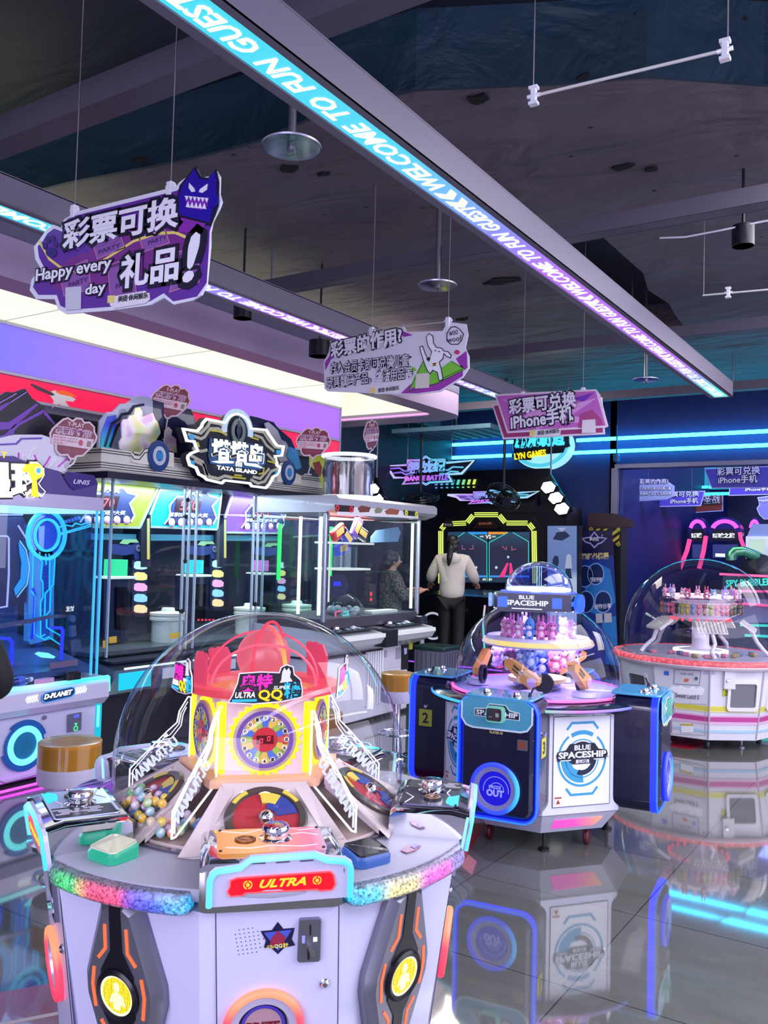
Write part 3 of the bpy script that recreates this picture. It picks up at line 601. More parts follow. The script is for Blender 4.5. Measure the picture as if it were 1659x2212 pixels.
# consoles: chrome box with a white lip, cyan edge and red name plate
def console():
    prof = [(.415, .80), (.42, .868), (.43, .878), (.59, .880), (.642, .868), (.644, .85), (.625, .75), (.53, .735), (.43, .76)]
    b = MB(UM); xs = [-.168, -.16, -.145, .145, .16, .168]; rings = []
    for x in xs:
        k = {.168: .86, .16: .96, .145: 1}[abs(x)]; rings.append([(x, -r, .8 + (z - .8) * k) for r, z in prof])
    b.loft(rings); c = b.to('console', CHROME, t, 35)
    P = uface(0, .642, .868, .18)
    lip = [(445, 1958), (446, 1900), (452, 1882), (466, 1872), (515, 1866), (540, 1848), (680, 1838), (708, 1848), (745, 1850), (760, 1860), (764, 1872), (763, 1934)]
    part(P, 'lip', mat('#c9c6e4', .35, .2), c, -.004, .006, [lip])
    b = MB(P.M); b.tube([(*P.p(*q), .009) for q in [(451, 1955), (453, 1900), (461, 1884), (472, 1878), (518, 1871), (542, 1853), (678, 1843), (706, 1854), (742, 1856), (753, 1864), (757, 1874), (755, 1932)]], .0075, 8); b.to('edge_light', ramp_glow([(0, '#26d8f4'), (.5, '#9ff6ff'), (1, '#26d8f4')], 'X', -.2, .2, 1.15), c, 60)
    red = [(498, 1897), (512, 1892), (712, 1878), (719, 1884), (723, 1905), (716, 1917), (690, 1919), (684, 1916), (530, 1924), (524, 1929), (498, 1931), (491, 1922), (497, 1910)]
    part(P, 'name_plate', glow('#ff0a2a', 1.0), c, .006, .009, [red]); part(P, 'name_plate_edge', glow('#ff5a6a', 1.1), c, .009, .011, (), [red], .003, True)
    lettering(P, glow('#ffd23c', 1.25), c, [('ULTRA', (560, 1913), (660, 1906), 18, dict(shear=.35, bold=.03))], .011, .001)
    b = MB(P.M)
    for x, y in ((535, 1906), (684, 1896)):
        p = P.p(x, y); b.poly(ell(p.x, p.y, .0045, n=12), .010, .012); b.ring(p, .008, .0105, .010, .012, 16, 100, 260); b.ring(p, .008, .0105, .010, .012, 16, -80, 80)
    b.to('target_mark', glow('#ffc83c', 1.2), c)
    part(P, 'vent_slot', mat('#55546a', .5), c, .006, .0075, (), [[(545, 1862), (573, 1861)], [(596, 1860), (625, 1858)], [(648, 1857), (676, 1855)]], .003)
    TP = Plane(UM @ Vector((0, -.527, .8795)), (0, 0, 1), UM.to_3x3() @ Vector((0, 1, 0)))
    b = MB(TP.M); b.poly(rrect(0, 0, .26, .17, .015), 0, .003); o = b.to('top_plate', ramp_glow([(0, '#ff9a4a'), (.35, '#ffc07a'), (.6, '#ff9a8a'), (.85, '#ff7ab0'), (1, '#d9c6e8')], 'X', -.14, .14, .9), c)  # emission gradient stands in for the pink reflection on the plate
    b = MB(TP.M)
    for pts in ([(-.12, .07), (-.06, .05), (-.02, .075)], [(.02, .02), (.08, .04), (.12, .02)], [(-.11, -.05), (-.05, -.06), (.0, -.045), (.07, -.06), (.11, -.05)], [(.05, .08), (.075, .06), (.115, .07)]): b.stroke(pts, .003, .003, .0042)
    b.to('line_art', mat('#f4e6ee', .3), c)
    b = MB(TP.M); b.lathe(((.040, .003), (.042, .006), (.034, .008), (.030, .010), (.030, .018), (.0335, .022), (.0335, .034), (.030, .039), (.002, .040)), (.012, .0, 0), 32); b.to('button', CHROME, c, 35)
    b = MB(TP.M); b.cyl((-.062, -.005, .005), .026, .006, 28); b.to('coin_plate', mat('#7a4a2e', .3, .6), c)
    b = MB(TP.M); b.ring((-.062, -.005), .02, .0225, .008, .0095); b.poly([(-.075, -.01), (-.062, .004), (-.049, -.01), (-.062, -.006)], .008, .0095); b.to('coin_relief', mat('#c8925a', .3, .6), c)
    b = MB(TP.M)
    for x in (-.122, .122):
        for y in (-.075, .075): b.cyl((x, y, .004), .004, .004, 8)
    b.to('screw', DARK, c)
    return c
c = console()
for k in range(1, 5):
    o = turn(c, t, k, R(72 * k))
    for g in o.children:
        if g.name.startswith('top_plate'):
            g.data = g.data.copy(); g.data.materials[0] = mat('#cfdcf6', .15, .3) if k in (3, 4) else mat('#3a3f58', .15, .4)
        if g.name.startswith('coin_plate') : g.data = g.data.copy(); g.data.materials[0] = mat('#23222c', .4)
    P = Plane(UM @ Matrix.Rotation(R(72 * k), 4, 'Z') @ Vector((0, -.527, .8825)), (0, 0, 1), UM.to_3x3() @ Matrix.Rotation(R(72 * k), 3, 'Z') @ Vector((0, 1, 0)))
    b = MB(P.M); b.poly([(.04, -.08), (.125, -.08), (.125, .075), (.04, .075)], 0, .002); b.to('rule_plate', mat('#2b2a34', .4), o)
    b = MB(P.M)
    for i in range(8): b.box((.062 + .013 * (i % 4) , -.06 + .07 * (i // 4) + .01 * (i % 3), .0025), (.005, .045 - .01 * (i % 2), .001))
    b.to('rule_text', mat('#c9c6d8', .4), o)
    b = MB(P.M); b.poly([(-.125, -.082), (-.02, -.082), (-.045, -.05), (-.095, -.045), (-.125, -.06)], 0, .002); b.to('light_window', glow('#2ce6f0', .95), o)
    b = MB(UM @ Matrix.Rotation(R(72 * k), 4, 'Z'))
    for x in (-.169, .169): b.tube([(x, -.638, .865), (x, -.618, .75), (x * .98, -.585, .736), (x * .98, -.48, .738)], .004, 6)
    b.to('side_light', glow('#9ff4ff', 1.1), o)
# doors in the console columns
TILT = math.atan(.1 / .69)
def rad(z): return .53 + .093 * z / .745
def apo(z): return rad(z) * math.cos(R(15.5))
def door():
    P = uface(0, apo(.745), .745, math.atan(.093 / .745))
    d = [(466, 1968), (732, 1955), (727, 2420), (470, 2420)]
    c = part(P, 'door', mat('#c2c2e0', .38, 0, .5, .2), t, -.002, .002, [d]); part(P, 'door_gap', mat('#3c3a4e', .5), c, .0005, .0024, (), [d], .0025, True)
    b = MB(P.M)
    for i in range(7):
        for j in range(7):
            x = 507 + 9.6 * i + 1.5 * j; y = 2009 + 8.6 * j - 1.4 * i
            if (x - 536) ** 2 + (y - 2034) ** 2 < 34 ** 2: p = P.p(x, y); b.poly(ell(p.x, p.y, .0014, n=6), .001, .003)
    b.to('speaker_holes', mat('#4a4a60', .6), c)
    part(P, 'star_badge', mat('#12123a', .35), c, .002, .004, [[(563, 2010), (587, 2008), (600, 1990), (612, 2005), (636, 2003), (630, 2027), (637, 2040), (614, 2045), (600, 2059), (586, 2046), (570, 2045), (574, 2030)]])
    part(P, 'star_core', mat('#4652b8', .35), c, .004, .005, [[(570, 2013), (630, 2006), (601, 2052)]]); part(P, 'star_figure', mat('#8a2340', .4), c, .005, .006, [[(585, 2025), (600, 2008), (617, 2022), (613, 2036), (582, 2040)]])
    lettering(P, mat('#e8d860', .4), c, [('QQ', (592, 2046), (610, 2044), 9), ('ULTRA', (576, 2045), (591, 2045), 6), ('糖', (611, 2044), (622, 2043), 10)], .006, .001)
    s = part(P, 'coin_slot', mat('#8f8fa0', .3, .9), c, .002, .014, [[(645, 1985), (648, 1981), (688, 1979), (692, 1982), (690, 2066), (686, 2070), (645, 2072), (641, 2068)]])
    part(P, 'slot_hole', BLACK, c, .014, .015, [[(667, 1991), (671, 1991), (671, 2013), (667, 2013)], [(663, 2040), (668, 2040), (667, 2066), (662, 2064)]])
    part(P, 'return_lever', CHROME, c, .014, .026, [[(661, 2028), (668, 2030), (678, 2042), (680, 2050), (672, 2054), (666, 2044)]])
    part(P, 'slot_sticker', mat('#9a9af0', .4), c, .014, .0152, [[(651, 2014), (658, 2014), (657, 2030), (651, 2030)]]); part(P, 'slot_sticker', mat('#f0f0f4', .4), c, .014, .0152, [[(675, 2017), (684, 2017), (684, 2026), (675, 2027)]])
    p = P.p(701, 2122); b = MB(P.M); b.lathe(((.0125, 0), (.0125, .006), (.0095, .008), (.009, .0085), (.006, .012), (.001, .012)), (p.x, p.y, 0), 20); b.to('lock', CHROME, c, 35)
    # prize ring
    p = P.p(568, 2214); b = MB(P.M); b.lathe([(.088 + .0095 * math.cos(R(a)), .012 + .011 * math.sin(R(a))) for a in range(0, 361, 30)], (p.x, p.y, 0), 48, caps=False); b.to('ring_light', ramp_glow([(0, '#ff1f50'), (.6, '#ff3a58'), (.8, '#ff9060')], 'Z', .35, .56, 1.35, True), c, 60)
    b = MB(P.M); b.lathe(((.08, .002), (.08, .016), (.062, .016), (.058, .004)), (p.x, p.y, 0), 48, caps=False); b.to('ring_bezel', mat('#c9c2dc', .3, .4), c, 40)
    b = MB(P.M); b.poly(ell(p.x, p.y, .06, n=40), .001, .004); b.to('prize_flap', mat('#1b1130', .2, 0, .6, .5), c)
    b = MB(P.M); b.ring(p, .046, .053, .004, .006, 40); b.to('flap_ring', mat('#4a3ab0', .4), c)
    b = MB(P.M); b.poly(ell(p.x, p.y, .045, n=32), .004, .0055); b.to('flap_print', mat('#a8848e', .45), c)
    b = MB(P.M); put_text(b, 'PRIZE', (p.x - .04, p.y - .008), .08, .02, .006, .002, bold=.03); b.to('lettering', mat('#6a1024', .4), c)
    return c
c = door()
for k in range(1, 5): turn(c, t, k, R(72 * k))
# grey hexagon shields between the columns
def shield():
    zc = .525; P = uface(36, rad(zc) * math.cos(R(20.5)), zc, math.atan(.09 / .745)); M = P.M
    out = [(-.028, .225), (-.06, .205), (-.118, .02), (-.118, -.03), (-.062, -.21), (-.03, -.225), (.03, -.225), (.062, -.21), (.118, -.03), (.118, .02), (.06, .205), (.028, .225)]
    GR = mat('#80808f', .3, .7)
    b = MB(M); a = [Vector(p) for p in out]; i1 = inset(out, .006); i2 = inset(out, .022)
    b.loft([[(p.x, p.y, -.01) for p in a], [(p.x, p.y, .018) for p in a], [(p.x, p.y, .026) for p in i1], [(p.x, p.y, .040) for p in i2]]); c = b.to('shield', GR, t, 20)
    b = MB(M); b.poly([(-.016, .23), (.016, .23), (.018, .1), (.05, .045), (.05, -.06), (.018, -.11), (.016, -.23), (-.016, -.23), (-.018, -.11), (-.05, -.06), (-.05, .045), (-.018, .1)], .03, .043); b.to('groove', mat('#0b0a14', .35), c)
    b = MB(M); b.lathe(((.064, .03), (.064, .048), (.058, .053), (.05, .05), (.05, .04)), (0, -.008, 0), 40, caps=False); b.to('bezel', mat('#15131c', .3, .3), c, 40)
    m, nt, bb = newmat('honeycomb'); tc = nt.nodes.new('ShaderNodeTexCoord'); vo = nt.nodes.new('ShaderNodeTexVoronoi'); vo.feature = 'DISTANCE_TO_EDGE'; vo.inputs['Scale'].default_value = 95; vo.inputs['Randomness'].default_value = .15
    mx = nt.nodes.new('ShaderNodeMix'); mx.data_type = 'RGBA'; lt = nt.nodes.new('ShaderNodeMath'); lt.operation = 'LESS_THAN'; lt.inputs[1].default_value = .05
    mx.inputs['A'].default_value = (*lin('#ffe81c'), 1); mx.inputs['B'].default_value = (*lin('#c8b810'), 1); L = nt.links.new; L(tc.outputs['Object'], vo.inputs['Vector']); L(vo.outputs['Distance'], lt.inputs[0]); L(lt.outputs[0], mx.inputs['Factor']); L(mx.outputs['Result'], bb.inputs['Emission Color']); bb.inputs['Emission Strength'].default_value = 1.0; bb.inputs['Base Color'].default_value = (.1, .08, .01, 1)
    try: m.cycles.emission_sampling = 'NONE'
    except Exception: pass
    b = MB(M); b.poly(ell(0, -.008, .05, n=36), .04, .046); b.to('lit_disc', m, c)
    b = MB(M); b.ring((0, -.008), .044, .05, .046, .047, 36); b.to('disc_rim', glow('#fffbd8', 1.1), c)
    b = MB(M); b.poly([(-.024, -.03), (-.016, -.008), (-.006, -.002), (.006, -.002), (.018, -.008), (.026, -.032), (.012, -.028), (.008, -.044), (-.01, -.044), (-.012, -.026)], .046, .0475); b.poly(ell(0, .012, .009, .013, 14), .046, .0475); b.to('disc_print', glow('#fff6d0', 1.0), c)
    for sx in (-1, 1):
        for pts in ([(.033, .16), (.034, .1), (.058, .072)], [(.073, .045), (.08, .0), (.073, -.055)], [(.058, -.085), (.036, -.115), (.034, -.17)]): b = MB(M); b.stroke([(sx * x, y) for x, y in pts], .0085, .038, .0425); b.to('orange_strip', glow('#ff7a4c', .95), c)
    return c
c = shield()
for k in range(1, 5): turn(c, t, k, R(72 * k))
# card readers on the deck
for k, (a, body, top) in enumerate(((27, '#3f78e8', '#0b0b12'), (-45, '#2fd9b4', '#d2d2b6'), (-112, '#a463f0', '#8d6cc8'), (99, '#3f78e8', '#101018'))):
    M = UM @ Matrix.Rotation(R(a), 4, 'Z') @ Matrix.Translation((0, -.545, .806)); b = MB(M)
    b.loft([[(q.x, q.y, z + (.010 if q.y > 0 and z > .01 else 0)) for q in rrect(0, 0, .105 - d, .095 - d, .02)] for z, d in ((0, 0), (.018, .0), (.026, .008))]); c = b.to('card_reader', glow(body, .55), t, 30)
    b = MB(M); b.loft([[(q.x, q.y, z + (.010 if q.y > 0 else 0)) for q in rrect(0, 0, .094, .084, .014)] for z in (.026, .030)]); b.to('reader_face', mat(top, .12, 0, .6, .6), c)
    M2 = UM @ Matrix.Rotation(R(a + (16 if k == 0 else -14 if k == 1 else 15)), 4, 'Z') @ Matrix.Translation((0, -.56, .806)); b = MB(M2); b.poly([(-.04, -.015), (-.01, -.02), (.035, -.01), (.04, .01), (.0, .018), (-.035, .008)], 0, .0015); c = b.to('deck_sticker', mat('#7a1a34', .35), t)
    b = MB(M2); b.poly([(.0, -.012), (.03, -.008), (.035, .006), (.005, .004)], .0015, .0025); b.to('sticker_print', mat('#2a4cc0', .35), c)
# dome
b = MB(UM); pr = [(.442, .806), (.442, .812), (.433, .815), (.433, .967)] + [(.433 * math.cos(R(a)), .967 + .433 * math.sin(R(a))) for a in range(5, 90, 5)] + [(.002, 1.4)]
b.lathe(pr, (0, 0, 0), 80, caps=False); b.to('dome', GLASS, t, 60)
b = MB(UM); b.lathe(((.435, .806), (.45, .806), (.45, .814), (.435, .816)), (0, 0, 0), 72, caps=False); b.to('dome_rim', glass('#e8e2ec', 2.0, .1), t, 40)
# inside: tray, sectors, tower
b = MB(UM); b.lathe(((.01, .80), (.43, .812), (.43, .822), (.42, .815), (.01, .806)), (0, 0, 0), 60); b.to('tray', mat('#c9b2aa', .5), t, 40)
def hexr(r, z, off=36): return [tuple(udir(72 * k + off) * r + Vector((0, 0, z))) for k in range(5)]
SECT = mat('#d2c2c0', .4)
b = MB(UM); b.loft([hexr(.235, .935), hexr(.2126, .945), hexr(.2126, 1.165)]); b.to('tower', mat('#e2c6cc', .4), t)
b = MB(UM); b.loft([hexr(.26, .922), hexr(.257, .945), hexr(.2126, .95)]); b.to('tower_skirt', mat('#eeb48c', .4), t)  # orange base colour carries the yellow LED light falling on the skirt
def sector(k):
    b = MB(UM @ Matrix.Rotation(R(72 * k), 4, 'Z')); pts = lambda r, w, z: [(-w, -r, z), (w, -r, z)]
    a0, a1 = .24, .43
    # sloped frame with a trapezoid window
    b.loft([[(-.12, -.225, .935), (.12, -.225, .935), (.085, -.25, .92), (-.085, -.25, .92)], [(-.225, -.425, .812), (.225, -.425, .812), (.19, -.425, .806), (-.19, -.425, .806)]], False)
    for s in (-1, 1): b.loft([[(s * .12, -.225, .935), (s * .085, -.25, .93), (s * .085, -.25, .91), (s * .12, -.225, .91)], [(s * .205, -.395, .835), (s * .16, -.395, .83), (s * .16, -.395, .815), (s * .205, -.395, .815)]])
    b.loft([[(-.12, -.222, .94), (.12, -.222, .94), (.105, -.25, .925), (-.105, -.25, .925)], [(-.12, -.222, .92), (.12, -.222, .92), (.105, -.25, .905), (-.105, -.25, .905)]])
    return b.to('sector_frame', SECT, t)
for k in range(5): sector(k)
b = MB(UM); b.box((0, -.262, .918), (.13, .008, .018)); b.to('sector_light', glow('#fff8ee', 1.6), t)
TM = UM @ Matrix.Translation((0, -.335, .868)) @ Matrix.Rotation(R(31.5), 4, 'X')
def on_slope(k): return UM @ Matrix.Rotation(R(72 * k), 4, 'Z') @ Matrix.Translation((0, -.335, .868)) @ Matrix.Rotation(R(31.5), 4, 'X')
def table():
    b = MB(TM); b.lathe(((.088, 0), (.108, .002), (.112, .010), (.106, .016), (.09, .015), (.088, .008)), (0, 0, 0), 44, caps=False); c = b.to('turntable', mat('#5d5650', .3, .5), t, 40)
    b = MB(TM); b.lathe(((.001, 0), (.089, 0), (.089, .008), (.001, .012)), (0, 0, 0), 40); b.to('turntable_disc', mat('#a82a34', .4), c, 40)
    b = MB(TM); b.ring((0, 0), .03, .085, .009, .013, 20, 10, 85); b.ring((0, 0), .04, .085, .009, .013, 20, 250, 330); b.to('turntable_patch', mat('#2c3f8a', .4), c)
    b = MB(TM); b.ring((0, 0), .05, .085, .009, .014, 20, 60, 100); b.ring((0, 0), .093, .104, .014, .018, 20, 120, 150); b.ring((0, 0), .093, .104, .014, .018, 20, 30, 60); b.to('turntable_mark', mat('#d8c24a', .4), c)
    b = MB(TM); b.sph((0, 0, .012), .022, 14, 8); b.to('turntable_hub', CHROME, c, 60)
    return c
c = table()
for k in range(1, 5): turn(c, t, k, R(72 * k))
# dials on the tower
WEDGE = ['#4a6ac0', '#d8b44a', '#9ab23c', '#4a6ac0', '#c8503c', '#d8b44a', '#9ab23c', '#4a6ac0', '#d8b44a', '#9ab23c', '#4a6ac0', '#d8b44a', '#9ab23c', '#4a6ac0', '#d8b44a', '#9ab23c']
def dial():
    P = uface(0, .2126 * math.cos(R(36)), 1.052); M = P.M
    b = MB(M); b.poly([(.092 * (1.16 if i % 2 else 1.04) * math.cos(PI * i / 28), .092 * (1.16 if i % 2 else 1.04) * math.sin(PI * i / 28)) for i in range(56)], 0, .006); c = b.to('dial_glow', glow('#fff000', 1.25, True), t)
    b = MB(M); b.lathe(((.09, .004), (.09, .014), (.082, .016), (.001, .016)), (0, 0, 0), 48); b.to('dial_plate', mat('#b89a90', .3, 0, .5, .4), c, 40)
    b = MB(M); b.ring((0, 0), .070, .081, .016, .0172, 48); b.to('dial_ring', mat('#6a4a98', .4), c)
    for ci in sorted(set(WEDGE)):
        b = MB(M)
        for i, w in enumerate(WEDGE):
            if w == ci: a = 90 - 22.5 * i; b.poly([(.036 * math.cos(R(a - 9)), .036 * math.sin(R(a - 9)))] + [(.060 * math.cos(R(a + d)) + .008 * math.cos(R(a + d * 9)), .060 * math.sin(R(a + d)) + .008 * math.sin(R(a + d * 9))) for d in (-8.5, -4, 0, 4, 8.5)] + [(.036 * math.cos(R(a + 9)), .036 * math.sin(R(a + 9)))], .017, .0185)
        b.to('dial_wedge', mat(ci, .4), c)
    b = MB(M)
    for i in range(16):
        a = R(90 - 22.5 * i); put_text(b, '8231865142318001'[i], (.061 * math.cos(a) - .004, .061 * math.sin(a) - .005), .008, .010, .0195, .001, bold=.02)
    b.to('dial_number', mat('#2a2020', .5), c)
    b = MB(M)
    for i in range(16): a = R(90 - 22.5 * i); b.poly(ell(.061 * math.cos(a), .061 * math.sin(a), .0075, n=12), .0185, .0192)
    b.to('number_spot', mat('#efe2c8', .4), c)
    b = MB(M); b.poly(ell(0, 0, .034, n=32), .0172, .0195); b.to('dial_hub', mat('#c22a30', .3), c)
    b = MB(M); b.poly([(-.024, -.012), (.024, -.012), (.024, .012), (-.024, .012)], .0195, .0205); b.to('counter', mat('#5a0d16', .2), c)
    b = MB(M)
    for x, y in ((-.011, -.003), (.010, .003)):
        b.stroke([(x - .0035, y - .0055), (x + .0035, y - .0055), (x + .0045, y + .0055), (x - .0025, y + .0055)], .0022, .0205, .0212, True)
    b.to('counter_digits', glow('#ff3a4a', 1.8), c)
    return c
c = dial()
for k in range(1, 5): turn(c, t, k, R(72 * k))
b = MB(UM)
for k in range(5): b.box(udir(72 * k + 36) * .208 + Vector((0, 0, 1.055)), (.024, .024, .2), R(72 * k + 36))
b.to('corner_light', glow('#ffe600', 1.5, True), t)
# pink tray, globe and hoops on the tower
PINK = '#ff4a70'
b = MB(UM); b.lathe(((.215, 1.165), (.235, 1.17), (.24, 1.18), (.235, 1.19), (.21, 1.192), (.17, 1.185), (.16, 1.17)), (0, 0, 0), 48, caps=False); b.to('tower_tray', glow('#ff5066', .75), t, 40)
b = MB(UM); b.lathe(((.001, 1.172), (.17, 1.172)), (0, 0, 0), 40, caps=False); b.to('tray_floor', glow('#ff8a5a', .7), t)
b = MB(UM); b.sph((0, 0, 1.265), .082, 32, 18); b.to('globe', glow('#ff7088', .72), t, 60)
b = MB(UM); b.tube([(.0 + .17 * math.cos(R(a)), .03 * math.sin(R(a)), 1.19 + .15 * math.sin(R(a))) for a in range(0, 181, 8)], .0035, 6); b.to('hoop', glow(PINK, 1.1), t)
b = MB(UM); b.tube([(.155 * math.cos(R(a)), -.08 - .01 * math.sin(R(a)), 1.185 + .125 * math.sin(R(a))) for a in range(0, 181, 8)], .004, 6); b.to('hoop', glow('#ff6a8a', 1.0), t)
b = MB(UM); b.tube([(.02 + .06 * math.cos(R(a)), .085 * math.cos(R(a)), 1.20 + .17 * math.sin(R(a))) for a in range(0, 181, 8)], .0045, 6); b.to('hoop', glow('#ff3a5a', 1.15), t)
b = MB(UM); b.tube([(.0 + .065 * math.cos(R(a)), -.10 + .03 * math.cos(R(a)), 1.19 + .175 * math.sin(R(a))) for a in range(2, 95, 8)], .0065, 8); b.to('hoop', ramp_glow([(0, '#ffd23c'), (.5, '#ff9a3c'), (1, '#ff3a5a')], 'Z', 1.19, 1.37, 1.3), t)
for k, (a, s) in enumerate(((-70, .9), (118, 1.0), (-140, .8))):
    M = UM @ Matrix.Rotation(R(a), 4, 'Z') @ Matrix.Translation((0, -.20, 1.19)) @ Matrix(((1, 0, 0, 0), (0, 0, 1, 0), (0, 1, 0, 0), (0, 0, 0, 1)))
    b = MB(M); b.poly([(x * s, y * s) for x, y in ((-.05, 0), (.05, 0), (.06, .1), (.045, .108), (.03, .102), (.01, .11), (-.01, .1), (-.03, .106), (-.055, .07))], -.004, .004); b.to('pink_panel', glow('#ff4f78', .7), t)
# logo boards
def logo():
    P = uface(0, .245, 1.20); M = P.M; s = 1.0
    out = [(-.108, -.032), (-.097, -.012), (-.085, .02), (-.08, .048), (-.02, .052), (.03, .05), (.035, .065), (.05, .072), (.068, .066), (.072, .045), (.09, .03), (.096, .0), (.095, -.018), (.04, -.03), (-.04, -.036)]
    b = MB(M); b.poly(out, 0, .006); c = b.to('logo_board', mat('#161018', .4), t)
    b = MB(M); b.stroke(out, .003, .004, .0075, True); b.to('logo_edge', mat('#f4e6ee', .4), c)
    b = MB(M); put_text(b, '奥特', (-.078, -.002), .092, .046, .007, .002, .05, bold=.03, shear=.12); b.to('lettering', glow('#ff2ad0', .95), c)
    b = MB(M); put_text(b, 'ULTRA', (-.09, -.020), .055, .016, .007, .002, 0.03, bold=.03, shear=.25); put_text(b, 'SUPER', (.015, .004), .045, .009, .007, .002, 0.03, bold=.02, shear=.2); b.to('lettering', glow('#ffffff', 1.0), c)
    b = MB(M); put_text(b, 'QQ', (-.026, -.030), .068, .033, .007, .002, .03, bold=.03); b.to('lettering', glow('#ffe81c', 1.0), c)
    b = MB(M); put_text(b, '糖', (.045, -.022), .046, .046, .007, .002, .03, bold=.02); b.stroke([(-.098, -.027), (-.03, -.026)], .007, .007, .009); b.to('lettering', glow('#2cc8ff', 1.0), c)
    b = MB(M); b.poly([(.036, .03), (.038, .052), (.044, .064), (.05, .056), (.056, .064), (.062, .052), (.06, .038), (.068, .026), (.032, .022)], .007, .0085); b.to('logo_mark', glow('#f6f0ff', .9), c)
    return c
c = logo()
for k in (1, 4): turn(c, t, k, R(72 * k))
# acrylic dividers with edge-lit lettering
def divider():
    # plane through the axis at 30 degrees; u runs outwards
    d = UM.to_3x3() @ udir(36); o = UM @ Vector((0, 0, 0)); n = d.cross(Vector((0, 0, 1))).normalized(); P = Plane(o, -n)
    if P.u.dot(d) < 0: P = Plane(o, n)
    out = [(.226, .93), (.226, 1.13), (.236, 1.13), (.262, 1.085), (.268, 1.05), (.30, 1.02), (.415, .90), (.415, .83), (.40, .83)]
    b = MB(P.M); b.poly(out, -.002, .002); c = b.to('divider', glass('#f6f4fa', .8, .05), t)
    E_ = glow('#f6f8ff', 1.25)
    b = MB(P.M); b.stroke(out, .0035, -.0028, .0028, True); b.stroke([(.236, 1.115), (.256, 1.08), (.262, 1.045), (.29, 1.01), (.306, 1.004), (.33, .972), (.345, .968), (.405, .895), (.405, .84)], .002, -.0026, .0026); b.stroke([(.24, 1.098), (.250, 1.075), (.255, 1.04), (.285, 1.0), (.31, .995)], .002, -.0026, .0026)
    for x, y in ((.303, 1.008), (.325, .988), (.347, .968)): b.ring((x, y), .0045, .0062, -.0026, .0026, 14); b.ring((x, y), .001, .002, -.0026, .0026, 8)
    b.to('divider_edge', E_, c)
    b = MB(P.M); put_text(b, 'ULTRAMAN', (.258, .985), .18, .032, -.0026, .0052, -.75, bold=.02); b.to('lettering', glow('#eef4ff', .9), c)
    return c
c = divider()
for k in range(1, 5): turn(c, t, k, R(72 * k))
# candy balls heaped in the sector left of the front console
CCOL = ['#e8b83a', '#e58a6a', '#b9d28a', '#b89ad8', '#d8c0a0', '#4a76b8', '#7ab07a', '#e0d0d8', '#d89aa8', '#e8c84a', '#9ac0c8', '#c8a0c0']
def candy_mat(c):
    key = ('candy', c)
    if key in MATS: return MATS[key]
    m, nt, b = newmat(key); n = nt.nodes.new('ShaderNodeTexNoise'); n.inputs['Scale'].default_value = 70; tc = nt.nodes.new('ShaderNodeTexCoord'); mx = nt.nodes.new('ShaderNodeMix'); mx.data_type = 'RGBA'; mx.inputs['A'].default_value = (*lin(c), 1); mx.inputs['B'].default_value = (.75, .72, .66, 1); cr = nt.nodes.new('ShaderNodeMapRange'); cr.inputs[1].default_value = .5; cr.inputs[2].default_value = .62
    L = nt.links.new; L(tc.outputs['Object'], n.inputs['Vector']); L(n.outputs['Fac'], cr.inputs[0]); L(cr.outputs[0], mx.inputs['Factor']); L(mx.outputs['Result'], b.inputs['Base Color']); b.inputs['Roughness'].default_value = .25; b.inputs['Coat Weight'].default_value = .4
    return m
protos = []
for cc in CCOL:
    b = MB(); b.sph((0, 0, .0135), (.0128, .0128, .0138), 14, 9); protos.append(b.to('candy_ball', candy_mat(cc), None, 60))
rr = random.Random(3); placed = []
layers = [(.8225, .26, .412, 58), (.842, .28, .408, 34), (.861, .30, .40, 20), (.879, .32, .395, 10)]
CN = {'#e8b83a': 'golden', '#e58a6a': 'orange', '#b9d28a': 'lime', '#b89ad8': 'lilac', '#d8c0a0': 'cream', '#4a76b8': 'blue', '#7ab07a': 'green', '#e0d0d8': 'whitish', '#d89aa8': 'pink', '#e8c84a': 'yellow', '#9ac0c8': 'pale teal', '#c8a0c0': 'mauve'}
first = set()
for li, (z, r0, r1, n) in enumerate(layers):
    tries = 0; k = 0
    while k < n and tries < 4000:
        tries += 1; a = rr.uniform(-86, -36); r_ = rr.uniform(r0, r1); p = UM @ (udir(a) * r_ + Vector((0, 0, z)))
        if li and abs(a + 66) > 24 - li * 3: continue
        if all((p - w).length > .0235 for w in placed):
            placed.append(p); k += 1; i = rr.randrange(len(CCOL)); src = protos[i]
            o = src if i not in first else src.copy()
            if i in first: COL.objects.link(o)
            first.add(i); o.location = p; o.rotation_euler = (rr.uniform(0, .6), rr.uniform(0, .6), rr.uniform(0, 6))
            tag(o, '%s marbled candy ball heaped under the front dome' % CN[CCOL[i]], 'candy', '%s candy balls in the front dome' % CN[CCOL[i]])
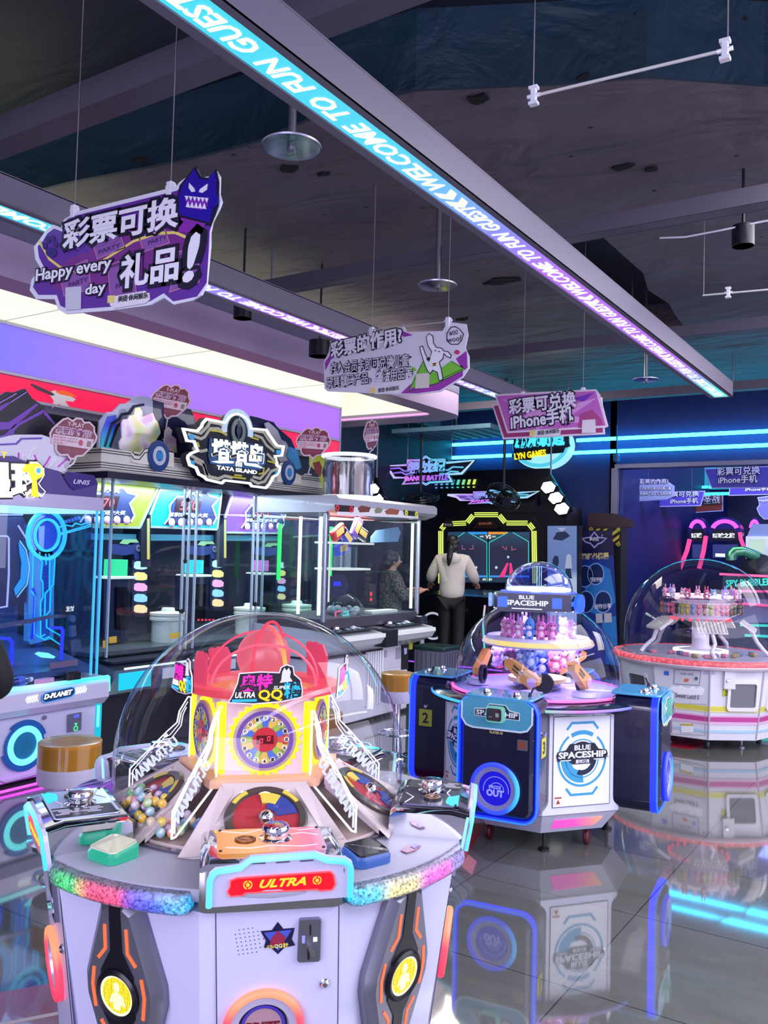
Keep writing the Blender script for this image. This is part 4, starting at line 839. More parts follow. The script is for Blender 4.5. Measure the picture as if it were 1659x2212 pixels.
# ================================================================== soft toys (for the two dome machines behind)
def toy_mesh(kind, col, s=1.0):
    """Root mesh (body) plus face parts; stands on its origin, faces -Y, about 11 cm tall."""
    b = MB(Matrix.Scale(s, 4))
    b.sph((0, 0, .030), (.028, .024, .030), 12, 8); b.sph((0, -.002, .078), (.033, .029, .030), 14, 9)
    for x in (-1, 1):
        b.sph((x * .016, -.014, .008), (.012, .016, .009), 8, 6); b.sph((x * .028, -.008, .04), (.009, .010, .017), 8, 6)
        if kind == 'bunny': b.sph((x * .014, .004, .122), (.008, .006, .026), 8, 6)
        elif kind == 'bear': b.sph((x * .024, .003, .104), (.011, .007, .011), 8, 6)
        elif kind == 'cat': b.lathe(((.012, 0), (.002, .02)), (x * .02, .002, .1), 8)
        elif kind == 'elephant': b.sph((x * .038, .004, .08), (.016, .006, .02), 8, 6)
    if kind == 'elephant': b.tube([(0, -.028, .076), (0, -.042, .062), (0, -.044, .05)], .007, 6)
    if kind == 'hat': b.lathe(((.03, 0), (.022, .016), (.006, .034)), (0, 0, .094), 12); b.sph((0, 0, .13), .008, 8, 6)
    return b
def toy(name, kind, col, face, loc, rz, label, grp, s=1.0, hang=0):
    b = toy_mesh(kind, col, s); o = b.to(name, mat(col, .8), None, 50); o.location = loc; o.rotation_euler = (R(hang), 0, rz); tag(o, label, 'soft toy', grp)
    b = MB(Matrix.Scale(s, 4)); b.sph((0, -.022, .07), (.018, .012, .014), 10, 6); b.sph((0, -.016, .03), (.018, .012, .02), 10, 6); m = b.to('muzzle', mat(face, .8), None, 50); m.parent = o
    b = MB(Matrix.Scale(s, 4))
    for x in (-.012, .012): b.sph((x, -.029, .084), .0042, 8, 6)
    m = b.to('eyes', mat('#1a1420', .2), None); m.parent = o
    return o
# ================================================================== Blue Spaceship machine
q = atd(1165, 1197, 5.2); BC = Vector((q.x, q.y, 0)); BZ = R(33 - 26)
t = thing('spaceship_machine', 'blue and white round claw machine with small lit dome above its big dome', 'arcade machine', BC, BZ)
BM_ = Matrix.Translation(BC) @ Matrix.Rotation(BZ, 4, 'Z')
def bface(a, r, z, tilt=0):
    d = BM_.to_3x3() @ udir(a); n = d * math.cos(tilt) - Vector((0, 0, math.sin(tilt))); return Plane(BM_ @ (udir(a) * r) + Vector((0, 0, z)), n)
def oct_(r, z, h=25): return [tuple(udir(90 * k + 45 + s * h) * (r / math.cos(R(h))) + Vector((0, 0, z))) for k in range(4) for s in (-1, 1)]
b = MB(BM_); b.loft([oct_(.41, .10), oct_(.49, .21), oct_(.50, .22), oct_(.50, .76)]); b.to('cabinet', mat('#dcdcf2', .3, 0, .5, .3), t)
b = MB(BM_); b.lathe(((.40, .755), (.60, .755), (.62, .77), (.62, .785), (.60, .797), (.45, .80), (.40, .80)), (0, 0, 0), 64, caps=False); b.to('deck', mat('#16223e', .2, .2, .5, .6), t, 40)
b = MB(BM_); b.lathe([(.62 + .008 * math.cos(R(a)), .779 + .008 * math.sin(R(a))) for a in range(0, 361, 45)], (0, 0, 0), 64, caps=False); b.to('deck_light', ramp_glow([(0, '#3a8aff'), (.45, '#2fe0c8'), (.6, '#48f0b0'), (.8, '#d070e0'), (1, '#4a80ff')], 'X', -.62, .62, 1.1), t, 60)
for k in range(4):
    P = bface(45 + 90 * k, .5, .5); M = P.M
    b = MB(M); b.poly([(-.175, -.24), (.175, -.24), (.175, .235), (-.175, .235)], 0, .003); c = b.to('panel', mat('#f4f4fb', .3, 0, .5, .3), t)
    b = MB(M); b.stroke([(-.175, -.24), (.175, -.24), (.175, .235), (-.175, .235)], .003, .002, .0042, True); b.to('panel_gap', mat('#4a4a66', .5), c)
    cy_ = .01
    b = MB(M); b.ring((0, cy_), .128, .150, .003, .0045, 40, 62, 118); b.ring((0, cy_), .138, .150, .003, .0045, 40, 125, 410); b.ring((0, cy_), .098, .104, .003, .0045, 40); b.poly([(-.13 * .62 + 0, cy_ - .005)] + [(q.x, q.y) for q in ell(0, cy_, .128, .128, 14, 185, 275)] + [(.005, cy_ - .075), (-.05, cy_ - .05)], .003, .0045)
    for s in (1, -1): b.stroke([(-.095, s * .155 + cy_), (-.065, s * .19 + cy_), (.068, s * .19 + cy_), (.098, s * .155 + cy_)], .013, .003, .0045)
    b.to('emblem_rings', mat('#3f9cc8', .35), c)
    b = MB(M); b.ring((0, cy_), .062, .088, .0045, .006, 40, 250, 430); b.poly(ell(0, cy_ + .02, .08, .07, 24, 0, 180), .0045, .006); b.to('emblem_core', mat('#14203c', .35), c)
    b = MB(M); b.poly([(-.15, cy_ - .01), (-.158, cy_ + .02), (-.15, cy_ + .04), (-.10, cy_ + .048), (-.075, cy_ + .08), (.075, cy_ + .08), (.10, cy_ + .048), (.15, cy_ + .04), (.158, cy_ + .02), (.15, cy_ - .008), (.085, cy_ - .008), (.06, cy_ - .028), (-.06, cy_ - .028), (-.085, cy_ - .008)], .006, .0075); b.to('emblem_plate', mat('#10182c', .35), c)
    b = MB(M); put_text(b, 'BLUE', (-.05, cy_ + .045), .10, .028, .0075, .0015, bold=.03); put_text(b, 'SPACESHIP', (-.147, cy_ + .004), .294, .035, .0075, .0015, bold=.035); put_text(b, '星球漂流', (-.042, cy_ - .024), .084, .02, .0075, .0015); b.stroke([(-.135, cy_ - .006), (-.07, cy_ - .006)], .005, .0075, .009); b.stroke([(.07, cy_ - .006), (.135, cy_ - .006)], .005, .0075, .009); b.to('lettering', mat('#f2f4ff', .35), c)
    b = MB(M); b.poly([(-.165, -.228), (-.12, -.228), (-.12, -.185), (-.165, -.185)], .003, .0045); s_ = b.to('warning_label', mat('#f0e8e0', .4), c)
    b = MB(M); b.poly([(-.155, -.222), (-.13, -.222), (-.1425, -.2)], .0045, .0055); b.poly([(-.163, -.194), (-.122, -.194), (-.122, -.187), (-.163, -.187)], .0045, .0055); b.to('label_print', mat('#a03a2a', .5), c)
    lk = MB(M); lk.lathe(((.009, 0), (.008, .008), (.001, .009)), (.155, cy_ + .0, 0), 14); lk.to('lock', CHROME, c, 40)
    tl = math.atan(.09 / .11); P2 = bface(45 + 90 * k, .45, .155, tl); b = MB(P2.M); b.poly([(-.14, -.036), (.125, -.036), (.155, .036), (-.14, .036)], 0, .004); b.to('foot_light', ramp_glow([(0, '#ffb07a'), (.35, '#ff6ad0'), (1, '#c050ff')], 'X', -.45, .45, 1.0) if k else ramp_glow([(0, '#ff4ad8'), (.5, '#ff5ad0'), (.8, '#ff8fae'), (1, '#ffb08a')], 'X', .19, .43, 1.0), t)
for k in range(4):
    a = 45 + 90 * k
    b = MB(BM_); p = udir(a + 20) * .38; b.rbox(p + Vector((0, 0, .042)), (.03, .085, .084), .04, 5, 'X'); b.to('wheel', mat('#5a1420', .4), t, 40)
    b = MB(BM_); p = udir(a - 22) * .42; b.lathe(((.03, 0), (.03, .012), (.01, .02), (.01, .11)), p, 12); b.to('levelling_foot', BLACK, t)
# the four player boxes
def player_box():
    M = BM_; b = MB(M); b.rbox((0, -.60, .535), (.43, .28, .62), .075, 6, 'Y'); c = b.to('player_box', mat('#080930', .3, 0, .5, .3), t, 40)
    for y, w_ in ((-.705, .034),):
        b = MB(M); r0 = rrect(0, .535, .438, .628, .08, 6); r1 = rrect(0, .535, .41, .60, .07, 6)
        n = len(r0); b.loft([[(r0[i].x, y - w_ / 2, r0[i].y), (r0[i].x, y + w_ / 2, r0[i].y), (r1[i].x, y + w_ / 2, r1[i].y), (r1[i].x, y - w_ / 2, r1[i].y)] for i in range(n)], True, True); b.to('edge_light', glow('#1222ff', 3.4, True), c, 40)
    b = MB(M); r0 = rrect(0, .535, .432, .622, .078, 6); b.tube([(p.x, -.725, p.y) for p in r0], .005, 6, True); b.to('edge_core', glow('#2f7cff', 1.3), c, 60)
    P = Plane(M @ Vector((0, -.741, .535)), M.to_3x3() @ Vector((0, -1, 0))); X = P.M
    top = [(-.19, .285), (-.15, .31), (.15, .31), (.19, .285), (.19, .20), (.165, .165), (.13, .155), (-.13, .155), (-.165, .165), (-.19, .20)]
    b = MB(X); b.poly(top, -.002, .004); b.to('console_face', mat('#4fa3c4', .3, 0, .5, .4), c); b = MB(X); b.stroke(top[3:] + top[:1], .009, .003, .006); b.to('console_trim', mat('#d8ecf8', .35), c)
    b = MB(M); b.rbox((0, -.60, .848), (.37, .27, .012), .03, 4, 'Z'); b.to('console_top', mat('#4fa3d0', .2, 0, .5, .6), c, 40)
    b = MB(X); b.poly([(-.12, .215), (-.12, .255), (-.06, .26), (-.04, .285), (.05, .285), (.07, .26), (.125, .252), (.125, .212)], .004, .0055); b.to('name_outline', mat('#e6eef6', .4), c)
    b = MB(X); b.poly([(-.116, .219), (-.116, .251), (-.06, .255), (-.038, .281), (.048, .281), (.068, .255), (.121, .248), (.121, .216)], .0055, .0065); b.to('name_plate', mat('#151c2e', .4), c)
    b = MB(X); put_text(b, 'SPACESHIP', (-.11, .223), .225, .026, .0065, .0015, bold=.03); b.to('lettering', mat('#eef2fa', .4), c)
    b = MB(X); pr = rrect(0, .235, .098, .082, .018, 4); b.loft([[(p.x, p.y, .004) for p in pr], [(p.x, p.y, .03) for p in pr], [(p.x, p.y, .036) for p in inset(pr, .006)]]); b.to('reader', glow('#8ae8e0', .55), c, 30)
    b = MB(X); b.poly(rrect(-.003, .235, .08, .064, .012), .036, .038); b.to('reader_screen', mat('#26303a', .1, 0, .6, .6), c)
    b = MB(X); b.poly([(.006, .225), (.024, .225), (.024, .245), (.006, .245)], .038, .0388); b.poly([(-.03, .222), (-.012, .222), (-.012, .225), (-.03, .225)], .038, .0388); b.to('reader_print', mat('#9aa6a8', .4), c)
    b = MB(X); put_text(b, 'PLAYER 03', (-.035, .132), .07, .013, .001, .001, bold=.02); b.to('player_text', mat('#e0d890', .4), c)
    b = MB(X); b.poly([(.115, .065), (.168, .065), (.168, .118), (.115, .118)], 0, .006); b.to('coin_entry', mat('#7d8aa0', .3, .7), c); b = MB(X); b.poly([(.121, .073), (.162, .073), (.162, .112), (.121, .112)], .006, .008); b.to('coin_button', mat('#8a4a38', .4), c)
    pc = (0, -.145); b = MB(X); b.lathe([(.122 + .012 * math.cos(R(a)), .01 + .012 * math.sin(R(a))) for a in range(0, 361, 30)], (*pc, 0), 44, caps=False); b.to('prize_ring_light', ramp_glow([(0, '#1428ff'), (.75, '#1a3cff'), (1, '#28a8ff')], 'X', -.13, .13, 1.7, True), c, 60)
    b = MB(X); b.lathe(((.113, .0), (.113, .014), (.088, .012), (.086, .0)), (*pc, 0), 44, caps=False); b.to('prize_bezel', mat('#a8a8dc', .3, .3), c, 40)
    b = MB(X); b.poly(ell(*pc, .087, n=40), 0, .004); b.to('prize_flap', glow('#1a14e8', .8), c)
    b = MB(X); b.ring((pc[0] + .005, pc[1] - .008), .066, .069, .004, .0052, 40, -10, 190); b.ring((pc[0] + .01, pc[1] - .008), .036, .039, .004, .0052, 24, 0, 180); put_text(b, 'PRIZE', (-.032, pc[1] - .002), .064, .016, .004, .0015, bold=.03); put_text(b, 'OUT', (-.046, pc[1] - .042), .094, .036, .004, .0015, bold=.05); b.to('lettering', glow('#9aa2ff', .9), c)
    b = MB(X)
    for x in (-.2, .2):
        for y in (-.22, -.05, .12): b.cyl((x * .98, y, .001), .004, .003, 8)
    b.to('screw', STEEL, c)
    b = MB(M)
    for x, y in ((-.09, -.64), (.08, -.66)): b.lathe(((.03, .854), (.028, .86), (.02, .864), (.018, .876), (.002, .878)), (x, y, 0), 20)
    b.to('button', CHROME, c, 40)
    b = MB(M); b.lathe(((.01, .854), (.008, .872), (.002, .874)), (.14, -.62, 0), 10); b.tube([(.14, -.62, .86), (.155, -.60, .9)], .005, 6); b.to('joystick', DARK, c)
    return c
c0 = player_box(); boxes = [c0] + [turn(c0, t, k, R(90 * k)) for k in (1, 2, 3)]
for k, s_ in ((0, '3'), (3, '2'), (1, '4')):                   # numbered tags on the right hand sides of the boxes
    P = Plane(BM_ @ Matrix.Rotation(R(90 * k), 4, 'Z') @ Vector((.216, -.62, .60)), BM_.to_3x3() @ Matrix.Rotation(R(90 * k), 3, 'Z') @ Vector((1, 0, 0))); b = MB(P.M); b.poly([(-.042, -.05), (.042, -.05), (.042, .05), (-.042, .05)], 0, .003); o = b.to('number_tag', mat('#c8c24a' if k == 0 else '#9aa03a', .4), boxes[k])
    b = MB(P.M); put_text(b, s_, (-.02, -.032), .04, .064, .003, .001, bold=.03); b.to('tag_number', mat('#1a1c20', .4), boxes[k])
    b = MB(P.M); b.lathe(((.011, 0), (.01, .012), (.002, .013)), (-.0, .068, 0), 12); b.to('side_lock', CHROME, boxes[k], 40)
# domes
pr = [(.49, .80), (.484, .806), (.484, .87)] + [(.484 * math.cos(R(a)) ** .9, .87 + .452 * math.sin(R(a))) for a in range(6, 60, 6)] + [(.255, 1.27), (.25, 1.285)]
b = MB(BM_); b.lathe(pr, (0, 0, 0), 72, caps=False); b.to('dome', glass('#f2f0ff', 1.0), t, 60)
b = MB(BM_); b.lathe(((.01, .80), (.5, .803), (.5, .812), (.47, .812), (.46, .806), (.01, .806)), (0, 0, 0), 64); b.to('play_floor', mat('#b9b4e6', .35, 0, .5, .2), t, 40)
b = MB(BM_); b.lathe([(.50 + .01 * math.cos(R(a)), .812 + .009 * math.sin(R(a))) for a in range(0, 361, 45)], (0, 0, 0), 64, caps=False); b.to('rim_light', ramp_glow([(0, '#ff5ac8'), (.5, '#e48aff'), (1, '#ff6ad0')], 'X', -.5, .5, 1.0, True), t, 60)
b = MB(BM_); b.lathe(((.24, 1.275), (.268, 1.28), (.272, 1.30), (.272, 1.35), (.262, 1.368), (.24, 1.372), (.19, 1.375)), (0, 0, 0), 48, caps=False); hd = b.to('head_band', mat('#0f1438', .3, 0, .5, .3), t, 40)
b = MB(BM_); b.lathe(((.001, 1.373), (.225, 1.373), (.225, 1.38), (.001, 1.38)), (0, 0, 0), 40); b.to('head_deck', glow('#5a68f0', 1.2, True), t)
area('dome_lamp', BC + Vector((0, 0, 1.265)), (.3, .3), 7, '#b4a2ff')
area('shelf_lamp', BC + Vector((0, 0, 1.055)), (.5, .5), 9, '#c0a8ff')
b = MB(BM_); b.lathe([(.20 * math.cos(R(a)), 1.38 + .175 * math.sin(R(a))) for a in range(0, 90, 6)] + [(.002, 1.555)], (0, 0, 0), 48, caps=False); b.to('small_dome', glass('#c4ccff', 3.0, .1), t, 60)
b = MB(BM_); b.lathe([(.185 + .009 * math.cos(R(a)), 1.392 + .009 * math.sin(R(a))) for a in range(0, 361, 45)], (0, 0, 0), 48, caps=False); b.to('crown_light', glow('#cfd6ff', 4, True), t, 60)
b = MB(BM_ @ Matrix.Rotation(R(20), 4, 'Z'))
for x in (-.012, 0, .012): b.tube([(x, -.03 + .006 * math.sin(i * 1.7 + x * 200), 1.39 + .014 * i) for i in range(11)], .0022, 5)
b.to('spark_wire', glow('#d8fff0', 1.6), t)
b = MB(BM_)
for i in range(9): a = R(20 + 17.5 * i); b.sph((.178 * math.cos(a), -.01, 1.382 + .160 * math.sin(a)), .006, 6, 5)
b.to('dome_bulbs', glow('#f0f2ff', 1.8), t)
# name plate on the band, faces the front box's left side as in the photo
P = bface(12, .285, 1.325); b = MB(P.M); pl = [(-.215, -.045), (-.2, -.055), (.06, -.055), (.075, -.045), (.19, -.045), (.2, -.035), (.2, .04), (.19, .05), (-.2, .05), (-.215, .035)]
b.poly(pl, -.03, 0); c = b.to('name_board', mat('#0c1240', .3, 0, .5, .3), t)
b = MB(P.M); put_text(b, 'BLUE', (-.09, .018), .085, .022, 0, .002, bold=.03); put_text(b, 'SPACESHIP', (-.165, -.018), .24, .030, 0, .002, bold=.035); b.stroke([(-.13, -.036), (.04, -.036)], .006, 0, .001); b.to('lettering', glow('#e8ecff', 1.0), c)
for x in (-.19, .115): b = MB(P.M); b.poly([(x - .02, -.03), (x + .035, -.03), (x + .035, .03), (x - .02, .03)], 0, .003); b.to('blue_window', glow('#2a6cf0', .9), c)
P = bface(70, .275, 1.32); b = MB(P.M); b.poly(ell(0, 0, .045, .055, 20), 0, .02); b.poly([(-.09, -.012), (0, -.016), (0, .016), (-.09, .012)], 0, .01); b.to('side_lamp', glow('#2f6cf4', 1.0), t)
P = bface(-75, .275, 1.32); b = MB(P.M); b.poly(ell(0, 0, .03, .04, 20), 0, .02); b.to('side_lamp', glow('#8aa8ff', 1.1), t)
b = MB(BM_)
for i in range(28): a = 2 * PI * i / 28; b.sph((.262 * math.cos(a), .262 * math.sin(a), 1.275), .005, 5, 4)
b.to('band_bulbs', glow('#dfe2ff', 1.6), t)
# shelf, column, stand
b = MB(BM_); b.lathe(((.30, 1.115), (.325, 1.07), (.318, 1.062), (.26, 1.075), (.1, 1.075), (.1, 1.115)), (0, 0, 0), 48); b.to('shelf', mat('#d2cbe6', .4), t, 40)
b = MB(BM_); b.lathe(((.313, 1.098), (.323, 1.078), (.33, 1.075), (.319, 1.10)), (0, 0, 0), 48, caps=False); b.to('shelf_light', ramp_glow([(0, '#d8c0d8'), (.3, '#ffe87a'), (.7, '#fff08a'), (1, '#e8c8a8')], 'X', -.32, .32, 1.05, True), t, 40)
b = MB(BM_); b.cyl((0, 0, .94), .05, .27, 20); b.lathe(((.14, .806), (.14, .83), (.1, .85)), (0, 0, 0), 28); b.to('column', glass('#dcd8f4', 1.5, .05), t, 40)
for k in range(6): a = R(60 * k + 10); MB(BM_).cyl((.11 * math.cos(a), .11 * math.sin(a), 1.19), .006, .17, 8).to('shelf_rod', glass('#e8e4ff', 1.5, .1), t)
b = MB(BM_); b.lathe(((.14, .84), (.17, .85), (.17, .875), (.13, .88)), (0, 0, 0), 32); b.to('turntable', mat('#e6d28a', .4), t, 40)
for k, (a, r_) in enumerate(((2, .33), (64, .35), (-80, .35), (170, .33))):      # scoop arms
    Ma = BM_ @ Matrix.Rotation(R(a), 4, 'Z') @ Matrix.Translation((.05 if k == 0 else 0, -r_, .81)) @ Matrix.Rotation(R((-8, 12, -10, 20)[k]), 4, 'Z') @ Matrix.Scale(1.25, 4)
    b = MB(Ma); b.lathe(((.055, 0), (.05, .02)), (0, 0, 0), 20); b.to('arm_base', mat('#c8c4e8', .35), t, 40)
    b = MB(Ma)
    pr2 = [(.036, .075), (.026, .11), (.0, .16)]
    b.loft([[(y, x_ * w, z_) for y, w, z_ in ()] or [(p.x, w, p.y) for p in [Vector((-.03, .05)), Vector((.0, .03)), Vector((.035, .05)), Vector((.04, .08)), Vector((-.10, .16)), Vector((-.125, .15)), Vector((-.125, .125))]] for x_, w in ((1, -.018), (1, .018))]); arm = b.to('scoop_arm', mat('#e0a04a', .35, 0, .5, .4), t)
    b = MB(Ma); b.lathe(((.022, -.022), (.022, -.019)), (.008, 0, .06), 18, 'Y'); b.to('arm_badge', mat('#d6a8d8', .4), arm)
    b = MB(Ma @ Matrix.Translation((0, -.019, 0)) @ Matrix(((1, 0, 0, 0), (0, 0, -1, 0), (0, 1, 0, 0), (0, 0, 0, 1)))); b.poly([(-.08, .125), (-.035, .092), (-.03, .10), (-.078, .135)], 0, .001); b.poly([(-.086, .112), (-.045, .084), (-.042, .088), (-.084, .118)], 0, .001); b.to('arm_text', mat('#4a2a20', .5), arm)
    b = MB(Ma); b.lathe(((.045, .03), (.045, .045), (.03, .047), (.03, .028)), (.045, 0, .055), 24, 'Y'); b.to('arm_wheel', mat('#1c1a28', .4), t, 40)
rr = random.Random(5); KN = {'bunny': 'bunny', 'bear': 'bear', 'cat': 'cat', 'elephant': 'elephant', 'hat': 'round toy with a pointed hat'}
for i, (kind, col, face, cn) in enumerate((('bear', '#e89ab0', '#f4d0d8', 'pink'), ('bunny', '#d880b0', '#f0c0d8', 'rose'), ('bunny', '#e0a0c0', '#f6dce6', 'pale pink'), ('hat', '#5a9ad8', '#e8e0ea', 'blue'), ('bunny', '#d878a8', '#f0b8d0', 'dark pink'), ('bunny', '#c86aa0', '#e8b0cc', 'magenta'), ('cat', '#c8a8e0', '#eee0f4', 'lilac'), ('bear', '#e8c0a0', '#f6e6d8', 'cream'), ('bunny', '#b0a0e0', '#e0d8f6', 'violet'))):
    a = -48 + 17 * i if i < 6 else 80 + 70 * (i - 6); p = BM_ @ (udir(a) * .21 + Vector((0, 0, 1.115)))
    toy('soft_toy', kind, col, face, p, BZ + R(a), '%s %s standing on the lit shelf' % (cn, KN[kind]), 'toys on the shelf of the blue machine', .95)
for i, (kind, col, face, cn) in enumerate((('bear', '#f06a90', '#8a5a3a', 'hot pink'), ('bunny', '#e0b0dc', '#f4e0f0', 'pale lilac'), ('elephant', '#d8c0e8', '#f0e8f8', 'lavender'), ('cat', '#7a4a70', '#f2eef6', 'plum'), ('hat', '#9ab8e8', '#d8e8f8', 'light blue'), ('elephant', '#7aa0e0', '#c0d4f4', 'sky blue'), ('cat', '#3a5ae0', '#f0f0fa', 'deep blue'), ('bear', '#f080a0', '#f8d0d0', 'coral pink'), ('bunny', '#f0a8c0', '#fae0e8', 'baby pink'), ('bear', '#d8c8b0', '#f0e8dc', 'beige'), ('hat', '#a070d8', '#e0d0f4', 'purple'), ('bunny', '#f0e0e8', '#ffffff', 'white'), ('cat', '#80c8d0', '#e0f4f4', 'teal'), ('bear', '#b888d8', '#e8d8f4', 'orchid'))):
    a = -70 + 15.5 * i if i < 10 else 95 + 45 * (i - 10); p = BM_ @ (udir(a) * (.215 + .03 * (i % 2)) + Vector((0, 0, .915 + .018 * (i % 3))))
    o = toy('soft_toy', kind, col, face, p, BZ + R(a), '%s %s hanging under the lit shelf' % (cn, KN[kind]), 'toys hanging in the blue machine', 1.22)
    b = MB(); b.tube([(0, 0, .12), (0, .0, .135)], .003, 5); l = b.to('hanging_loop', mat('#d0d0e0', .5), None); l.parent = o

# ================================================================== white sweet machine on the right
q = atd(1515, 1206, 7.95); SC_ = Vector((q.x, q.y, 0)); SZ = R(33)
t = thing('sweets_machine', 'white round prize machine with colour stripes and a red lit rim, on the right', 'arcade machine', SC_, SZ)
SM = Matrix.Translation(SC_) @ Matrix.Rotation(SZ, 4, 'Z'); A0 = -32
def deca(r, z): return [tuple(udir(36 * k + A0 + 18) * r + Vector((0, 0, z))) for k in range(10)]
def srad(z): return .66 + .085 * min(1, max(0, (z - .09) / .6))
WH = mat('#d8d6e0', .35, 0, .5, .2); b = MB(SM); b.loft([deca(.645, .085), deca(srad(.09), .09), deca(.745, .69)]); b.to('cabinet', WH, t)
for z0, z1, col in ((.335, .375, '#d2c84a'), (.245, .285, '#b8408c'), (.285, .30, '#d8a8cc'), (.15, .175, '#a8c8e0'), (.22, .245, '#d8b0d0'), (.325, .335, '#dcd69a')):
    b = MB(SM); b.loft([deca(srad(z) + e, z) for z, e in ((z0, 0), (z0, .003), (z1, .003), (z1, 0))], False); b.to('stripe', mat(col, .35, 0, .5, .2), t)
b = MB(SM); b.lathe(((.6, .675), (.765, .68), (.775, .70), (.765, .735), (.70, .745), (.6, .745)), (0, 0, 0), 64); b.to('deck', mat('#c8b8c4', .25, 0, .5, .4), t, 40)
m, nt, bb = newmat('red_beads'); tc = nt.nodes.new('ShaderNodeTexCoord'); vo = nt.nodes.new('ShaderNodeTexVoronoi'); vo.inputs['Scale'].default_value = 32; mr = nt.nodes.new('ShaderNodeMapRange'); mr.inputs[1].default_value = .0; mr.inputs[2].default_value = .6; mr.inputs[3].default_value = 1.9; mr.inputs[4].default_value = .45
nt.links.new(tc.outputs['Object'], vo.inputs['Vector']); nt.links.new(vo.outputs['Distance'], mr.inputs[0]); nt.links.new(mr.outputs[0], bb.inputs['Emission Strength']); bb.inputs['Emission Color'].default_value = (*lin('#ff5a6e'), 1); bb.inputs['Base Color'].default_value = (.2, .05, .06, 1)
b = MB(SM); b.lathe(((.752, .70), (.772, .705), (.776, .72), (.765, .742), (.735, .75)), (0, 0, 0), 64, caps=False); b.to('rim_light', m, t, 60)
def sface(k, z): return Plane(SM @ (udir(A0 + 36 * k) * srad(z) * math.cos(R(18))) + Vector((0, 0, z)), SM.to_3x3() @ udir(A0 + 36 * k) - Vector((0, 0, .135)))
for k in range(10): d0 = udir(36 * k + A0 + 18); b = MB(SM); b.tube([d0 * (srad(.1) + .002) + Vector((0, 0, .1)), d0 * (.748) + Vector((0, 0, .685))], .007, 6); b.to('corner_bead', mat('#b0aebc', .4), t)
P = sface(0, .5)
d = part(P, 'door', mat('#d0ced8', .35), t, 0, .003, [[(1457, 1446), (1514, 1449), (1511, 1480), (1456, 1477)]]); part(P, 'door_gap', mat('#7a7888', .5), d, .002, .0045, (), [[(1457, 1446), (1514, 1449), (1511, 1480), (1456, 1477)]], .004, True)
lettering(P, mat('#3a3848', .5), d, [('SWEET LAND', (1470, 1457), (1498, 1459), 4)], .003, .001, bold=0)
part(P, 'door_badge', mat('#d86a50', .4), d, .003, .005, [[(1477, 1468), (1482, 1465), (1489, 1467), (1487, 1472), (1479, 1473)]])
b = MB(P.M); p = P.p(1505, 1465); b.lathe(((.016, 0), (.014, .012), (.002, .013)), (p.x, p.y, 0), 14); b.to('lock', CHROME, d, 40)
part(P, 'sticker', mat('#3a6ad0', .4), t, 0, .003, [[(1435, 1449), (1445, 1450), (1445, 1459), (1434, 1458)]]); part(P, 'sticker', mat('#b8a8c8', .4), t, 0, .003, [[(1521, 1442), (1545, 1443), (1544, 1457), (1521, 1456)]])
part(P, 'cloud_logo', mat('#f4f2f8', .35), t, 0, .004, [[(1447, 1489), (1450, 1483), (1458, 1482), (1463, 1485), (1470, 1481), (1478, 1485), (1486, 1488), (1496, 1482), (1504, 1488), (1512, 1484), (1521, 1489), (1519, 1500), (1508, 1503), (1497, 1500), (1488, 1503), (1476, 1499), (1465, 1500), (1456, 1494)]])
lettering(P, mat('#3c3440', .5), t, [('Sweet Land 5', (1459, 1506), (1511, 1511), 10, dict(shear=.25))], .003, .0015, bold=-.005)
part(P, 'notice', mat('#f0eef2', .4), t, .002, .005, [[(1471, 1562), (1498, 1563), (1498, 1582), (1472, 1582)]]); part(P, 'notice_head', mat('#c8b25a', .4), t, .005, .006, [[(1471, 1562), (1498, 1563), (1498, 1568), (1471, 1567)]])
part(P, 'flap_gap', mat('#9a98a8', .5), t, .001, .003, (), [[(1448, 1519), (1524, 1521), (1523, 1588), (1452, 1585)]], .003, True)
P = sface(1, .5)
part(P, 'coin_box', mat('#dcdae2', .35), t, 0, .03, [[(1563, 1448), (1586, 1447), (1585, 1487), (1561, 1486)]])
b = MB(P.M); p = P.p(1569, 1467); b.lathe(((.016, .03), (.014, .042), (.002, .043)), (p.x, p.y, 0), 14); b.to('lock', CHROME, t, 40)
part(P, 'number_tag', mat('#b8b82a', .4), t, 0, .004, [[(1561, 1489), (1578, 1488), (1578, 1503), (1573, 1504), (1560, 1504)]]); lettering(P, mat('#1c1c10', .5), t, [('3', (1565, 1502), (1573, 1502), 10)], .004, .001, 'tag_number', bold=.03)
part(P, 'tag_square', mat('#2a2a30', .5), t, 0, .004, [[(1570, 1506), (1578, 1506), (1578, 1512), (1570, 1512)]])
for k in range(10):
    if k in (0, 5): continue
    P = sface(k, .47); b = MB(P.M); fr = rrect(0.06 if k == 1 else 0, .0, .27, .26, .03); inn = rrect(.06 if k == 1 else 0, .0, .22, .205, .02)
    n = len(fr); b.loft([[(fr[i].x, fr[i].y, 0), (fr[i].x, fr[i].y, .02), (inn[i].x, inn[i].y, .02), (inn[i].x, inn[i].y, 0)] for i in range(n)], True, True); b.to('prize_frame', mat('#e4e2ea', .3, 0, .5, .3), t, 30)
    b = MB(P.M); b.poly(inn, 0, .004); b.to('prize_window', mat('#5c5c66', .08, 0, .6, .6), t)
for k in (0, 3, 7):
    b = MB(SM); p = udir(A0 + 18 + 36 * k) * .55; b.rbox(p + Vector((0, 0, .04)), (.03, .08, .08), .038, 5, 'X'); b.to('wheel', mat('#3a3a42', .4), t, 40)
for k in (1, 4, 6, 9): b = MB(SM); b.lathe(((.03, 0), (.03, .012), (.012, .02), (.012, .1)), udir(A0 + 18 + 36 * k) * .5, 12); b.to('levelling_foot', STEEL, t)
